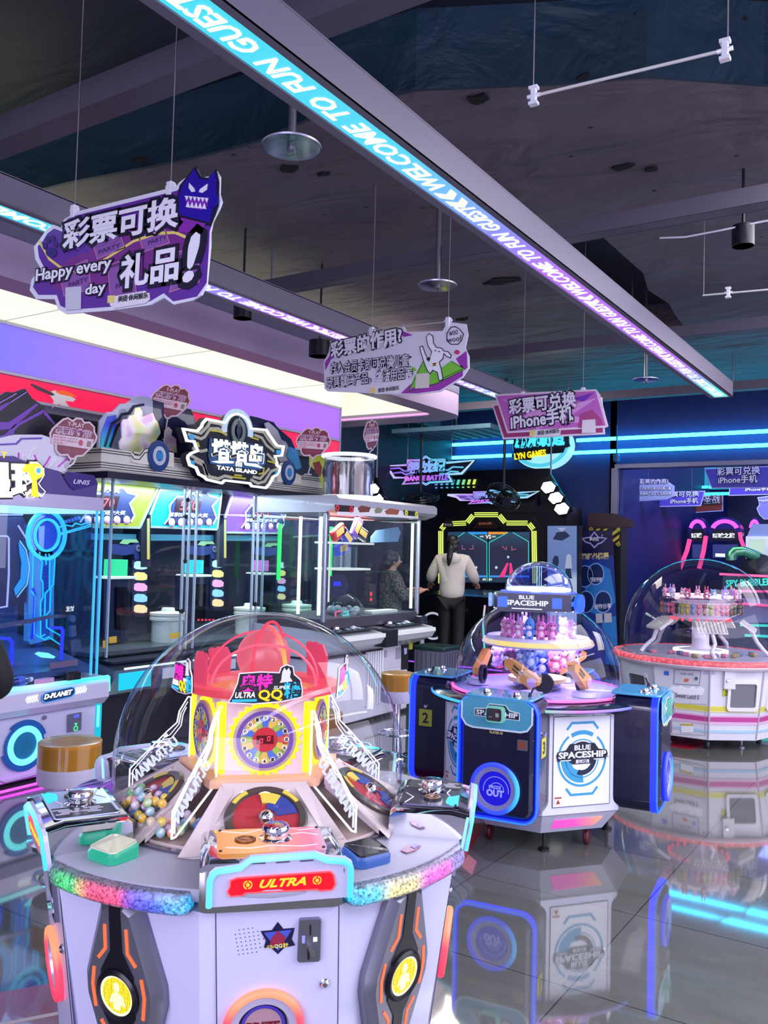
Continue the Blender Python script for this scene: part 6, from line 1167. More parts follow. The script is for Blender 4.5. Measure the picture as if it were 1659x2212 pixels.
# header
b = MB(); b.box((-5.6, ym, 2.095), (1.0, TL + .06, .05)); b.to('header_soffit', mat('#10152c', .35, .2), t)
PH = Plane((-5.16, 5.5, 2.2), (1, 0, 0))
hy0, hy1 = TY0 - .03, TY1 + .0
b = MB(); b.loft([[(-6.1, y, 2.12), (-5.20, y, 2.12), (-5.18, y, 2.14), (-5.18, y, 2.295), (-6.1, y, 2.295)] for y in (hy0, hy1)]); b.to('header', mat('#dedcd0', .35, .0, .5, .3), t)
b = MB()
for z in (2.15, 2.168, 2.186, 2.26, 2.278): b.box((-5.177, (hy0 + hy1) / 2, z), (.006, hy1 - hy0, .006)); b.box((-5.64, hy0 - .001, z), (.92, .006, .006))
b.to('header_line', mat('#1a1c28', .4), t)
part(PH, 'header_step', mat('#e6e4d6', .3), t, -.02, .004, [[(285, 978), (292, 984), (300, 984), (312, 970), (322, 968), (330, 960), (345, 957), (355, 962), (362, 974), (375, 978), (375, 1010), (362, 1008), (300, 1002), (285, 998)], [(598, 1010), (604, 1000), (616, 998), (628, 1003), (638, 1020), (650, 1026), (650, 1046), (598, 1040)]])
part(PH, 'header_step_line', mat('#1a1c28', .4), t, .004, .007, (), [[(285, 976), (291, 983), (301, 984), (312, 970), (322, 968), (331, 959), (345, 956), (356, 962), (362, 975), (376, 978)], [(283, 984), (289, 992), (300, 993), (312, 978), (324, 977)], [(597, 1010), (604, 999), (616, 997), (629, 1003), (639, 1021), (651, 1027)]], .007)
for x, y, r in ((340, 985, .105), (621, 1021, .1)):
    b = MB(PH.M); q = PH.p(x, y); b.poly(ell(q.x, q.y, r, r * 1.15, 32), .002, .02); c = b.to('header_emblem', mat('#123a78', .3, 0, .5, .4), t); b = MB(PH.M); b.ring(q, r * .35, r * .62, .02, .026, 28, sy=1.15); b.to('emblem_ring', mat('#c8d4e4', .3, .4), c); b = MB(PH.M); b.poly(ell(q.x, q.y, r * .33, n=20), .02, .027); b.to('emblem_core', mat('#2a86c8', .3), c)
PK = Plane((-5.42, 5.5, 2.5), (1, 0, 0))
part(PK, 'crest', mat('#a8b0cc', .3, .1, .5, .3), t, -.02, 0, [[(212, 985), (212, 960), (216, 910), (232, 890), (244, 890), (262, 872), (272, 872), (300, 855), (322, 858), (330, 866), (330, 990)]])
part(PK, 'crest_blue', ramp_paint([(0, '#2ae0e0'), (.45, '#3a5ae8'), (1, '#2a2a90')], 'Z', 2.3, 2.75), t, 0, .006, [[(216, 968), (218, 935), (232, 900), (250, 896), (250, 910), (236, 968)]]); part(PK, 'crest_line', mat('#1a2040', .4), t, .006, .01, (), [[(225, 965), (240, 915), (256, 905), (262, 895), (278, 893), (288, 878), (310, 874)], [(236, 966), (252, 920), (268, 908)]], .02)
part(PK, 'crest_dark', mat('#1c2250', .3, .2, .5, .4), t, -.03, -.02, [[(250, 985), (250, 920), (330, 862), (395, 880), (416, 884), (428, 910), (428, 1000)], [(535, 915), (545, 898), (562, 902), (595, 912), (602, 922), (632, 948), (655, 1000), (650, 1035), (540, 1020)]])
holo = None
m, nt, bb = newmat('hologram'); bb.inputs['Metallic'].default_value = .5; bb.inputs['Roughness'].default_value = .25; lw = nt.nodes.new('ShaderNodeTexCoord'); wv = nt.nodes.new('ShaderNodeTexNoise'); wv.inputs['Scale'].default_value = 5; crn = nt.nodes.new('ShaderNodeValToRGB'); el = crn.color_ramp.elements
for i, (p_, c_) in enumerate(((.3, '#9af0f4'), (.42, '#f4f0a0'), (.52, '#f6f6fa'), (.62, '#e8b8e8'), (.75, '#b8c8f8'))):
    e = el[i] if i < 2 else el.new(p_); e.position = p_; e.color = (*lin(c_), 1)
nt.links.new(lw.outputs['Object'], wv.inputs['Vector']); nt.links.new(wv.outputs['Fac'], crn.inputs[0]); nt.links.new(crn.outputs[0], bb.inputs['Base Color']); holo = m
part(PK.off(.08), 'hologram_figure', holo, t, 0, .012, [[(257, 970), (255, 955), (261, 945), (260, 915), (264, 906), (274, 905), (278, 898), (287, 896), (290, 882), (299, 880), (305, 888), (306, 900), (318, 895), (328, 892), (333, 905), (340, 915), (345, 935), (325, 968), (300, 985)], [(352, 970), (355, 930), (362, 922), (370, 930), (368, 940), (378, 948), (380, 978)]])
part(PK.off(.02), 'hologram_figure', mat('#c8c4d4', .4), t, 0, .012, [[(570, 915), (578, 912), (590, 922), (598, 930), (606, 950), (616, 955), (622, 968), (618, 990), (632, 1010), (610, 1005), (595, 985), (590, 960), (575, 930)]])
part(PK.off(.035), 'hologram_print', mat('#4aa0e0', .4), t, 0, .01, [[(618, 985), (624, 965), (640, 972), (650, 1010), (640, 1015)]])
# logo plate
PL_ = Plane((-5.05, 5.5, 2.35), (1, 0, 0))
OUT = [(390, 923), (423, 928), (431, 920), (434, 912), (443, 902), (482, 910), (487, 903), (491, 898), (497, 894), (509, 891), (521, 895), (530, 901), (536, 911), (540, 923), (574, 926), (580, 936), (587, 946), (597, 960), (613, 962), (608, 987), (595, 988), (598, 1003), (605, 1008), (603, 1019), (597, 1028), (589, 1033), (582, 1047), (573, 1057), (541, 1053), (537, 1047), (484, 1041), (478, 1047), (444, 1039), (438, 1033), (426, 1027), (420, 1013), (406, 1007), (401, 990), (402, 983), (410, 976), (421, 972), (416, 957), (400, 955)]
c = part(PL_, 'logo_plate', mat('#13182a', .35, .1), t, -.06, 0, [OUT]); b = MB(PL_.M); b.stroke(inset(PL_.ps(OUT), .012), .018, 0, .02, True); b.to('plate_light', glow('#eef6ff', 1.35), c)
SIL = mat('#c2bfa6', .3, .1, .5, .3)
part(PL_, 'plate_relief', SIL, c, 0, .012, (), [[(408, 930), (432, 936), (448, 920), (452, 912), (474, 916), (488, 930)], [(405, 938), (432, 948), (440, 944), (452, 926), (470, 926), (488, 940)], [(415, 968), (432, 975), (446, 972)], [(412, 985), (436, 998), (444, 1022), (452, 1030), (470, 1034), (484, 1028), (500, 1032)], [(418, 995), (440, 1006), (446, 1028)], [(545, 930), (568, 934), (578, 950), (592, 966), (606, 968)], [(548, 940), (564, 946), (574, 962), (590, 975)], [(575, 980), (590, 996), (600, 1000)], [(600, 1012), (584, 1018), (570, 1040), (556, 1044), (540, 1036)], [(545, 1030), (560, 1034), (580, 1012)]], .024)
part(PL_, 'plate_relief', mat('#d8d24a', .35, .3), c, .008, .016, (), [[(452, 930), (470, 932), (486, 938)], [(540, 945), (556, 950)], [(424, 955), (428, 966)], [(575, 996), (590, 1000), (594, 985)], [(556, 1024), (566, 1022), (568, 1010)], [(496, 1030), (528, 1034)], [(504, 1026), (520, 1028)]], .014)
part(PL_, 'blue_glass', glow('#3a9ce0', .9), c, 0, .014, [[(407, 937), (416, 939), (417, 950), (408, 947)], [(409, 994), (417, 996), (418, 1006), (411, 1004)], [(597, 972), (606, 973), (604, 981), (596, 980)], [(595, 1017), (601, 1018), (599, 1027), (593, 1026)]])
b = MB(PL_.M); q = PL_.p(512, 932); b.ring(q, .135, .19, 0, .014, 32, -10, 190); b.to('arch_light', glow('#bcd4f0', .9), c); b = MB(PL_.M); b.ring(q, .05, .085, .004, .02, 28, sy=1.3); b.to('arch_ring', mat('#7a8a84', .3, .5), c); b = MB(PL_.M); b.poly([(q.x, q.y + .14), (q.x + .03, q.y), (q.x, q.y - .09), (q.x - .03, q.y)], .01, .022); b.to('arch_gem', mat('#1c2c4a', .2, .3, .5, .5), c)
part(PL_, 'text_field', mat('#2e5c8e', .35), c, .006, .014, [[(451, 946), (566, 962), (572, 1000), (560, 1016), (452, 1002), (448, 985)]])
part(PL_, 'text_underline', glow('#f8fcff', 1.3), c, .016, .024, [[(453, 997), (478, 994), (501, 997), (500, 1001), (470, 1001)], [(524, 1000), (550, 1002), (565, 1012), (545, 1008), (526, 1005)]])
lettering(PL_, mat('#0e1424', .4), c, [('塔塔岛', (452, 992), (566, 1004), 46)], .014, .004, 'letter_shadow', bold=.07, base=.035); lettering(PL_, glow('#fdffff', 1.5), c, [('塔塔岛', (452, 992), (566, 1004), 46)], .02, .008, bold=.035)
lettering(PL_, glow('#f4f8ff', 1.2), c, [('III', (505, 1007), (518, 1009), 10), ('TATA ISLAND', (464, 1014), (551, 1025), 9)], .02, .004, bold=.03)

area('case_lamp', (-5.45, ym, 2.06), (.25, 2.5), 50, '#dcecff')
area('case_lamp', (-5.35, ym, 2.05), (.1, 2.5), 10, '#dcecff', (0, R(50), 0))
# ---- white capsule cabinet
XW = -4.48; WY0, WY1 = 5.95, 7.55; wm = (WY0 + WY1) / 2; WL = WY1 - WY0; PW = Plane((XW, wm, 1.4), (1, 0, 0))
t = thing('white_prize_cabinet', 'white prize cabinet with a tall lit glass case and a drum on its roof', 'arcade machine', (-4.85, wm, 0))
b = MB(); b.rbox((-4.9, wm, .33), (.72, WL - .1, .6), .02); b.to('base', mat('#dedce8', .35, 0, .5, .2), t, 40)
PBW = Plane((-4.54, wm, .4), (1, 0, 0))
b = MB(PBW.M)
for i in range(7): q = PBW.p(792 + 5 * i, 1440); b.box((q.x, .0, .01), (.022, .5, .03))
b.to('rib', mat('#f0f0f8', .3), t)
part(PBW, 'panel', mat('#c8c6d4', .4), t, 0, .01, [[(826, 1400), (864, 1394), (864, 1440), (826, 1446)]])
part(PBW, 'vent', mat('#9896a8', .4), t, .01, .014, [[(853, 1399), (864, 1398), (864, 1422), (852, 1424)], [(828, 1404), (833, 1404), (833, 1419), (828, 1420)]])
part(PBW, 'label_strip', mat('#16181e', .4), t, 0, .012, [[(867, 1393), (880, 1390), (880, 1445), (866, 1446)]]); part(PBW, 'label_print', mat('#a8b8d0', .4), t, .012, .014, [[(870, 1400), (877, 1399), (876, 1412), (871, 1414)]]); part(PBW, 'number_tag', mat('#b8b03a', .4), t, 0, .012, [[(882, 1391), (889, 1390), (889, 1402), (882, 1403)]])
b = MB(); b.loft([[(-5.25, y, .66), (-4.55, y, .66), (-4.30, y, .76), (-4.26, y, .82), (-4.30, y, .86), (-4.6, y, .90), (-5.25, y, .92)] for y in (WY0, WY1)]); b.to('control_deck', mat('#c9ccd2', .3, .1, .5, .3), t)
b = MB(); b.box((-4.27, wm, .835), (.03, WL - .02, .035)); b.to('deck_lip', mat('#eef0ea', .35), t)
b = MB(); b.box((-4.38, wm - .02, .80), (.26, .2, .15)); b.to('deck_bridge', mat('#1a1c24', .35, .2), t)
for y0, y1 in ((WY0 + .05, wm - .15), (wm + .1, WY1 - .05)):
    b = MB(); b.box((-4.42, (y0 + y1) / 2, .892), (.2, y1 - y0, .01)); c = b.to('deck_panel', mat('#30343c', .3, .3), t)
    b = MB(); b.lathe(((.05, .895), (.045, .905), (.03, .91), (.028, .93), (.002, .935)), (-4.42, y0 + .1, 0), 20); b.to('button', CHROME, c, 40)
    b = MB(); b.lathe(((.04, .895), (.036, .91), (.002, .925)), (-4.44, y1 - .22, 0), 16); b.to('dome_button', mat('#d8e0e8', .2), c, 40)
    for k in range(3): b = MB(); b.rbox((-4.40, y0 + .24 + .09 * k, .902), (.07, .06, .012), .008); b.to('key_plate', mat('#8a98a8', .25, .6), c, 40)
MB().rbox((-4.36, WY1 - .12, .93), (.09, .11, .07), .015).to('card_reader', mat('#1c2230', .25), t, 40)
b = MB(); b.box((-4.83, wm, .95), (.74, WL - .02, .09)); b.to('sill', mat('#55525e', .35, .4), t)
b = MB(); b.box((XW, wm, 1.44), (.006, WL - .04, .93)); b.box((-4.85, WY0 + .015, 1.44), (.72, .006, .93)); b.box((-4.85, WY1 - .015, 1.44), (.72, .006, .93)); b.to('glass_case', glass('#f4fafa', .7), t)
for y in (WY0 + .02, WY1 - .02): b = MB(); b.rbox((XW + .01, y, 1.44), (.035, .035, .94), .01); b.to('corner_post', mat('#a8acb8', .25, .7), t, 40)
b = MB(); b.box((-5.19, wm, 1.44), (.008, WL - .1, .92)); b.to('back_pane', glass('#eef6f4', .8), t)
b = MB(); b.loft([[(-5.25, y, 1.91), (-4.45, y, 1.91), (-4.34, y, 1.945), (-4.31, y, 1.97), (-4.31, y, 2.03), (-4.34, y, 2.055), (-5.25, y, 2.06)] for y in (WY0 - .02, WY1 + .06)]); b.to('roof', mat('#c2c2cc', .3, .3, .5, .3), t)
PWH = Plane((-4.308, wm, 2), (1, 0, 0)); part(PWH, 'roof_print', mat('#f0eef0', .35), t, 0, .003, [[(726, 1092), (902, 1106), (903, 1120), (728, 1112)]])
for pts, col in (([(722, 1090), (764, 1093), (762, 1106), (724, 1105)], '#2a1418'), ([(772, 1098), (780, 1092), (800, 1096), (796, 1106), (776, 1107)], '#7a4038'), ([(808, 1102), (816, 1096), (826, 1100), (822, 1108), (810, 1109)], '#8a8a6a'), ([(830, 1104), (842, 1098), (862, 1102), (858, 1112), (834, 1111)], '#a0583c'), ([(870, 1102), (902, 1105), (901, 1116), (872, 1113)], '#1c1e14')): part(PWH, 'roof_badge', mat(col, .4), t, .003, .006, [pts])
for x, y, col in ((727, 1097, '#d83040'), (757, 1100, '#d83040'), (876, 1108, '#e8ec5a'), (898, 1111, '#e8ec5a')): b = MB(PWH.M); q = PWH.p(x, y); b.ring(q, .01, .028, .006, .01, 18); b.to('roof_dot', mat(col, .35), t)
b = MB(); b.box((-4.36, wm - .15, 1.932), (.012, .14, .018)); b.to('roof_name', mat('#eef0f4', .4), t)
# lit tubes and contents
for x, y in ((-4.55, WY0 + .06), (-4.52, WY1 - .06), (-4.76, WY0 + .04)): b = MB(); b.cyl((x, y, 1.45), .015, .85, 10); b.to('light_tube', glow('#f2fffa', 1.6, True), t)
for x, y in ((-5.0, WY0 + .05), (-4.95, wm - .05)): b = MB(); b.cyl((x, y, 1.56), .018, .5, 10); b.to('green_tube', glow('#1ef06a', 1.3), t)
PC = Plane((-4.7, wm, 1.4), (1, 0, 0))
b = MB(PC.M)
for q in ((708, 1172, 780, 1174), (708, 1229, 772, 1231)): p0, p1 = PC.p(q[0], q[1]), PC.p(q[2], q[3]); b.box(((p0.x + p1.x) / 2, p0.y, 0), (p1.x - p0.x, .018, .3))
p0, p1 = PC.p(713, 1172), PC.p(713, 1300); b.box((p0.x, (p0.y + p1.y) / 2, 0), (.012, p0.y - p1.y, .012)); b.to('shelf', glow('#f4f8fa', .85), t)
b = MB(); q = PC.M @ PC.p(738, 1215).to_3d(); b.cyl((q.x, q.y, 1.52), .14, .2, 28); b.to('prize_drum', glass('#e0f0f0', 2.0, .05), t, 40)
for (x, y, a, col, lab) in ((720, 1150, 30, '#c8302c', 'red'), (738, 1160, -35, '#2a2ca8', 'blue'), (760, 1140, 60, '#7a4aa8', 'violet'), (728, 1185, 15, '#4a5ae0', 'light blue'), (770, 1152, -20, '#1c1418', 'black')):
    M = PC.M @ Matrix.Translation((*PC.p(x, y), .05)) @ Matrix.Rotation(R(a), 4, 'Z'); b = MB(M); b.rbox((0, 0, 0), (.2, .11, .05), .02, 3); o = b.to('prize_bag', mat(col, .25, .1, .5, .5), None, 40)
    tag(o, 'shiny %s prize packet hanging in the white glass case' % lab, 'packet', 'packets in the white glass case')
    b = MB(M); b.poly([(-.06, -.02), (.06, -.03), (.07, .03), (-.05, .035)], .025, .027); c = b.to('packet_print', mat('#e0b060', .4), None); c.parent = o
q = PC.M @ PC.p(742, 1330).to_3d(); b = MB(); b.lathe([(.2 * math.cos(R(a)), .99 + .2 * math.sin(R(a))) for a in range(0, 90, 8)] + [(.002, 1.19)], (q.x, q.y, 0), 36, caps=False); b.to('capsule_dome', glass('#e8eef0', 1.2), t, 60)
for i in range(7): a = R(51 * i); b = MB(); b.sph((q.x + .12 * math.cos(a), q.y + .12 * math.sin(a), 1.035), .04, 12, 8); b.to('capsule', mat(('#b8bcc0', '#d0c8b8', '#8a98a8')[i % 3], .35), t, 60)
b = MB(PC.M); p = PC.p(740, 1264); b.poly([(p.x - .16, p.y - .09), (p.x + .12, p.y - .12), (p.x + .19, p.y - .02), (p.x + .12, p.y + .09), (p.x - .13, p.y + .08)], -.12, -.06); c = b.to('blue_display', mat('#131640', .3, 0, .5, .4), t); b = MB(PC.M); b.poly([(p.x - .06, p.y - .01), (p.x + .05, p.y - .01), (p.x + .05, p.y + .03), (p.x - .06, p.y + .03)], -.06, -.055); b.to('display_glow', glow('#2a30f0', 1.2), c)
part(PC.off(.1), 'pink_frame', glow('#ff6a90', 1.0), t, 0, .01, (), [[(724, 1338), (724, 1322), (735, 1320)], [(698, 1315), (698, 1338)]], .012); part(PC.off(.1), 'cyan_frame', glow('#6af0f0', 1.0), t, 0, .01, (), [[(740, 1322), (751, 1321), (751, 1328), (741, 1330), (741, 1336)], [(698, 1220), (698, 1310)]], .012)
part(PC.off(-.2), 'back_print', mat('#6a86b0', .35), t, 0, .01, [[(800, 1160), (812, 1146), (858, 1138), (864, 1150), (858, 1170), (800, 1172)]]); part(PC.off(-.2), 'back_print', mat('#c85a5a', .35), t, 0, .01, [[(712, 1110), (846, 1116), (846, 1124), (712, 1124)]])
part(PC.off(-.1), 'red_counter', mat('#181014', .3), t, 0, .03, [[(793, 1262), (806, 1262), (806, 1306), (793, 1304)]]); part(PC.off(-.065), 'counter_digit', glow('#ff2a3a', 1.3), t, 0, .004, [[(799, 1279), (803, 1279), (803, 1287), (799, 1287)], [(799, 1292), (803, 1292), (803, 1298), (799, 1298)]])
b = MB(); b.box((-4.6, WY1 - .5, 1.01), (.12, .45, .025)); b.to('ticket_ramp', mat('#e8eae4', .4), t)
area('case_lamp', (-4.8, wm, 1.90), (.5, 1.3), 45, '#f4fff8')
# drum of prizes on the roof
q = atd(749, 1192, 8.15); dc = Vector((q.x, q.y, 2.06)); dr = .235
t2 = thing('roof_drum', 'clear drum of foil wrapped prizes between two white rings on the white cabinet', 'display drum', dc)
for z in (.02, .41): b = MB(); b.lathe([(dr + .012 + .018 * math.cos(R(a)), z + .018 * math.sin(R(a))) for a in range(0, 361, 45)], dc, 40, caps=False); b.to('white_ring', glow('#fbfcff', .95), t2, 60)
b = MB(); b.lathe(((dr, .02), (dr, .41)), dc, 40, caps=False); b.to('drum_wall', glass('#e8ecf4', 2.2, .06), t2, 60)
b = MB(); b.lathe(((.001, 0), (dr, 0), (dr, .012), (.001, .012)), dc, 40); b.to('drum_floor', mat('#d8d8e0', .4), t2)
rr = random.Random(9)
for i in range(13):
    a = R(27.7 * i + 10); col, cn = (('#c8c8d4', 'silver'), ('#8aa8d0', 'pale blue'), ('#a83a44', 'red'), ('#d8d0c0', 'cream'), ('#3a3a44', 'dark'), ('#7a3a3a', 'maroon'), ('#b8c8e0', 'ice blue'))[i % 7]
    b = MB(); n = 8; b.loft([[(.048 * math.cos(2 * PI * j / n) * k, .03 * math.sin(2 * PI * j / n) * k, z) for j in range(n)] for z, k in ((.0, .7), (.03, 1), (.12, .85), (.2, 1.05), (.3, .8), (.33, .3))]); o = b.to('foil_packet', mat(col, .2, .25, .5, .5), None, 30); o.location = dc + Vector((.165 * math.cos(a), .165 * math.sin(a), .013)); o.rotation_euler = (0, 0, a + rr.uniform(-.5, .5)); tag(o, '%s foil packet standing in the clear roof drum' % cn, 'packet', '%s foil packets in the roof drum' % cn)
b = MB(); pf = Plane((-5.0, 6.85, 2.3), (.5, -1, 0)); b = part(pf, 'paper_dragon', mat('#c8d83a', .5), None, -.01, .01, [[(668, 985), (680, 978), (700, 982), (702, 1000), (695, 1020), (706, 1062), (700, 1068), (690, 1030), (680, 1015), (668, 1005)]]); tag(b, 'yellow green paper flame decoration beside the roof drum', 'paper decoration')
c = part(pf.off(.012), 'red_print', mat('#8a2228', .5), None, 0, .004, [[(676, 1000), (690, 996), (696, 1010), (692, 1030), (682, 1022)]]); c.parent = b

# ---- cloud shaped ticket signs on sticks
def cloud_sign(px, py, d, wpx, hpx, n, tilt, foot, label):
    q = atd(px, py, d); P = Plane(q, n); P = Plane(q, n, P.v * math.cos(R(tilt)) + P.u * math.sin(R(tilt)))
    t = thing('cloud_sign', label, 'ticket sign', atd(*foot, d), 0, 'maroon cloud signs on sticks'); W_, H_ = .165, .15
    o1 = [(W_ * x, H_ * y) for x, y in ((-.95, -.15), (-1.0, .1), (-.9, .35), (-.75, .55), (-.5, .85), (-.3, .95), (-.1, .85), (.05, 1.0), (.3, 1.0), (.4, .85), (.62, .9), (.85, .7), (.88, .45), (1, .25), (.95, 0), (.8, -.3), (.6, -.55), (.45, -.75), (.2, -.8), (.08, -.95), (-.1, -.95), (-.2, -.8), (-.5, -.85), (-.7, -.65), (-.72, -.4))]
    b = MB(P.M); b.poly(o1, -.008, 0); b.to('board', mat('#d8c0cc', .4), t); b = MB(P.M); b.poly(inset(o1, .012), 0, .002); b.to('print', mat('#7a1a38', .4), t)
    b = MB(P.M); b.poly([(-.9 * W_, -.35 * H_), (-.85 * W_, .1 * H_), (.85 * W_, .1 * H_), (.75 * W_, -.38 * H_)], .002, .003); b.to('text_field', mat('#d8c0cc', .4), t)
    b = MB(P.M); put_text(b, 'Y-PLAY', (-.3 * W_, .55 * H_), .7 * W_, .2 * H_, .003, .002, bold=.02); b.to('lettering', mat('#e0c8d0', .4), t)
    b = MB(P.M); put_text(b, '彩票的作用?', (-.76 * W_, .16 * H_), 1.5 * W_, .32 * H_, .003, .002, bold=.07, base=.0, shear=.15); b.to('letter_outline', mat('#e6d0da', .4), t)
    b = MB(P.M); put_text(b, '彩票的作用?', (-.76 * W_, .16 * H_), 1.5 * W_, .32 * H_, .0055, .002, bold=.0, shear=.15); b.to('lettering', mat('#8a2a78', .4), t)
    b = MB(P.M)
    for i, s_ in enumerate(('将彩票存入会员卡', '用彩票兑换更多', '奖品哦~!')): put_text(b, s_, (-.82 * W_, (-.06 - .13 * i) * H_), (1.0, .98, .5)[i] * W_, .1 * H_, .003, .001, bold=0)
    put_text(b, 'EVERYDAY', (-.4 * W_, -.6 * H_), .8 * W_, .1 * H_, .003, .001); b.to('small_text', mat('#a84a6a', .4), t)
    b = MB(P.M); b.poly(ell(.3 * W_, -.14 * H_, .1 * W_, .14 * H_, 14), .003, .004); b.to('badge', mat('#b83a5a', .4), t); b = MB(P.M); b.poly([(.55 * W_, -.28 * H_), (.72 * W_, -.28 * H_), (.74 * W_, -.02 * H_), (.57 * W_, -.02 * H_)], .003, .004); b.to('code_field', mat('#8a7a74', .5), t)
    a = P.M @ Vector((0, -.9 * H_, -.006)); f = atd(*foot, d); b = MB(); b.tube([a, (a + f) / 2, f], .006, 6); b.box(f, (.05, .05, .012)); b.to('stick', mat('#d0c4d0', .4), t)
    return t
cloud_sign(159, 948, 5.95, 110, 100, (1, -.32, 0), 2, (136, 1022), 'maroon cloud sign on a stick in front of the purple crest of the first cabinet')
cloud_sign(368, 868, 7.2, 78, 85, (1, -1.4, 0), 8, (355, 950), 'maroon cloud sign on a stick beside the hologram figure, highest of the cloud signs')
cloud_sign(677, 957, 8.1, 62, 75, (1, -1.1, 0), 0, (665, 1025), 'maroon cloud sign on a stick at the right end of the logo sign')
cloud_sign(803, 941, 8.3, 42, 75, (1, .12, 0), -12, (788, 990), 'maroon cloud sign on a stick standing on the roof drum, narrowest of the cloud signs')
# stools
def stool(px, py, d, r, z, label, g):
    q = atd(px, py, d); t = thing('bar_stool', label, 'stool', (q.x, q.y, 0), 0, g); c = Vector((q.x, q.y, 0))
    b = MB(); b.lathe(((.001, z - .02), (r, z - .02), (r, z - .005), (r * .93, z), (r * .5, z - .006), (.001, z - .008)), c, 40); b.to('seat_top', mat('#b97f22', .3, 0, .5, .4), t, 40)
    b = MB(); b.lathe(((r, z - .13), (r, z - .02)), c, 40, caps=False); b.to('seat_band', mat('#a8731c', .25, 0, .5, .5), t, 60); b = MB(); b.lathe(((.001, z - .22), (r * .98, z - .22), (r, z - .21), (r, z - .13), (.001, z - .13)), c, 40); b.to('seat_base', mat('#c2bcd4', .35), t, 40)
    b = MB(); b.lathe(((.2, 0), (.2, .012), (.06, .03), (.03, .06), (.028, z - .22)), c, 28); b.to('pedestal', CHROME, t, 40); b = MB(); b.lathe([(.13 + .009 * math.cos(R(a)), .2 + .009 * math.sin(R(a))) for a in range(0, 361, 60)], c, 28, caps=False); b.box(c + Vector((.08, 0, .2)), (.1, .012, .008)); b.box(c + Vector((-.08, 0, .2)), (.1, .012, .008)); b.to('foot_ring', CHROME, t, 60)
stool(170, 1172, 4.75, .165, .53, 'yellow topped round bar stool in front of the white cabinet with the cyan ring', 'bar stools')
stool(866, 1191, 6.75, .13, .66, 'yellow topped round bar stool between the front machine and the blue machine', 'bar stools')
stool(700, 1186, 5.6, .15, .56, 'yellow topped round bar stool seen through the front dome', 'bar stools')
# ================================================================== back of the hall
def at_y(px, py, y): r = ray(px, py); return EYEP + r * (y / r.y)
# cyan tube lights on the wall
def tube(px0, py0, px1, py1, label):
    a, e = at_y(px0, py0, 12.93), at_y(px1, py1, 12.93); z = (a.z + e.z) / 2; t = thing('tube_light', label, 'tube light', (a.x, 12.93, z), 0, 'cyan wall tubes')
    MB().cyl(((a.x + e.x) / 2, 12.93, z), .028, e.x - a.x, 10, 'X').to('tube', glow('#2cd0ff', 14, True), t, 60)
    b = MB(); b.box(((a.x + e.x) / 2, 12.975, z), (e.x - a.x, .05, .03)); b.to('mount', mat('#1a2a5a', .5), t)
tube(868, 966, 1109, 955, 'upper cyan tube light on the back wall, left of the round sign')
tube(962, 989, 1104, 984, 'lower cyan tube light on the back wall, left of the round sign')
tube(1246, 949, 1760, 929, 'upper cyan tube light on the back wall, right of the round sign')
tube(1228, 979, 1760, 957, 'lower cyan tube light on the back wall, right of the round sign')
b = MB(); c = at_y(1332, 990, 12.8); b.rbox(c, (.09, .1, .12), .03); b.cyl(c + Vector((0, 0, .25)), .012, .5, 8); tag(b.to('wall_camera', mat('#2a6aa8', .4)), 'small rounded camera hanging by the lower right cyan tube', 'camera')
# ducts and grille lit blue near the ceiling
b = MB(); c = at_y(985, 935, 11.2); b.box(c, (1.6, 1.0, .06)); t = b.to('ceiling_grille', mat('#7aa8c0', .4, .4)); tag(t, 'square ceiling grille lit blue, left of the bear sign', 'air grille')
b = MB()
for i in range(9): b.box(c + Vector((-.7 + .175 * i, 0, -.033)), (.02, .95, .01))
b.to('grille_slat', mat('#3a5a70', .4, .4), t)
MB().cyl(c + Vector((0, 0, .5)), .015, .94, 8).to('hanger_rod', STEEL, t)
b = MB(); b.rbox((-7.1, 10.75, 3.75), (.9, 2.1, .5), .02, 3, 'Y'); t = b.to('air_duct', mat('#4a6a80', .45, .3)); tag(t, 'blue lit rectangular air duct behind the cream ceiling panel', 'duct')
# round publisher sign
P = Plane((0, 12.75, 0), (0, -1, 0)); t = thing('round_sign', 'round glowing blue sign with yellow lettering between the cyan tubes', 'sign', at_y(1170, 1000, 12.75))
b = MB(P.M); q = P.p(1168, 962); b.poly([(p.x, p.y) for p in ell(q.x, q.y, .47, .37, 40)], -.25, 0); b.to('sign_board', glow('#a8f2ff', .95), t)
b = MB(P.M); b.ring((q.x, q.y + .02), .40, .47, 0, .02, 40, 180, 360, .78); b.to('sign_rim', glow('#5ad8f4', .9), t)
part(P, 'letter_board', mat('#0e1a30', .4), t, 0, .03, [[(1112, 935), (1228, 930), (1232, 965), (1222, 968), (1218, 978), (1150, 984), (1148, 994), (1114, 994), (1110, 965)]])
lettering(P, glow('#49dcff', 1.2), t, [('潮流制造', (1113, 970), (1222, 964), 40)], .03, .02, bold=.045); lettering(P, glow('#ffe81c', 1.1), t, [('LYN GAMES', (1114, 994), (1182, 985), 14)], .035, .015, bold=.03)
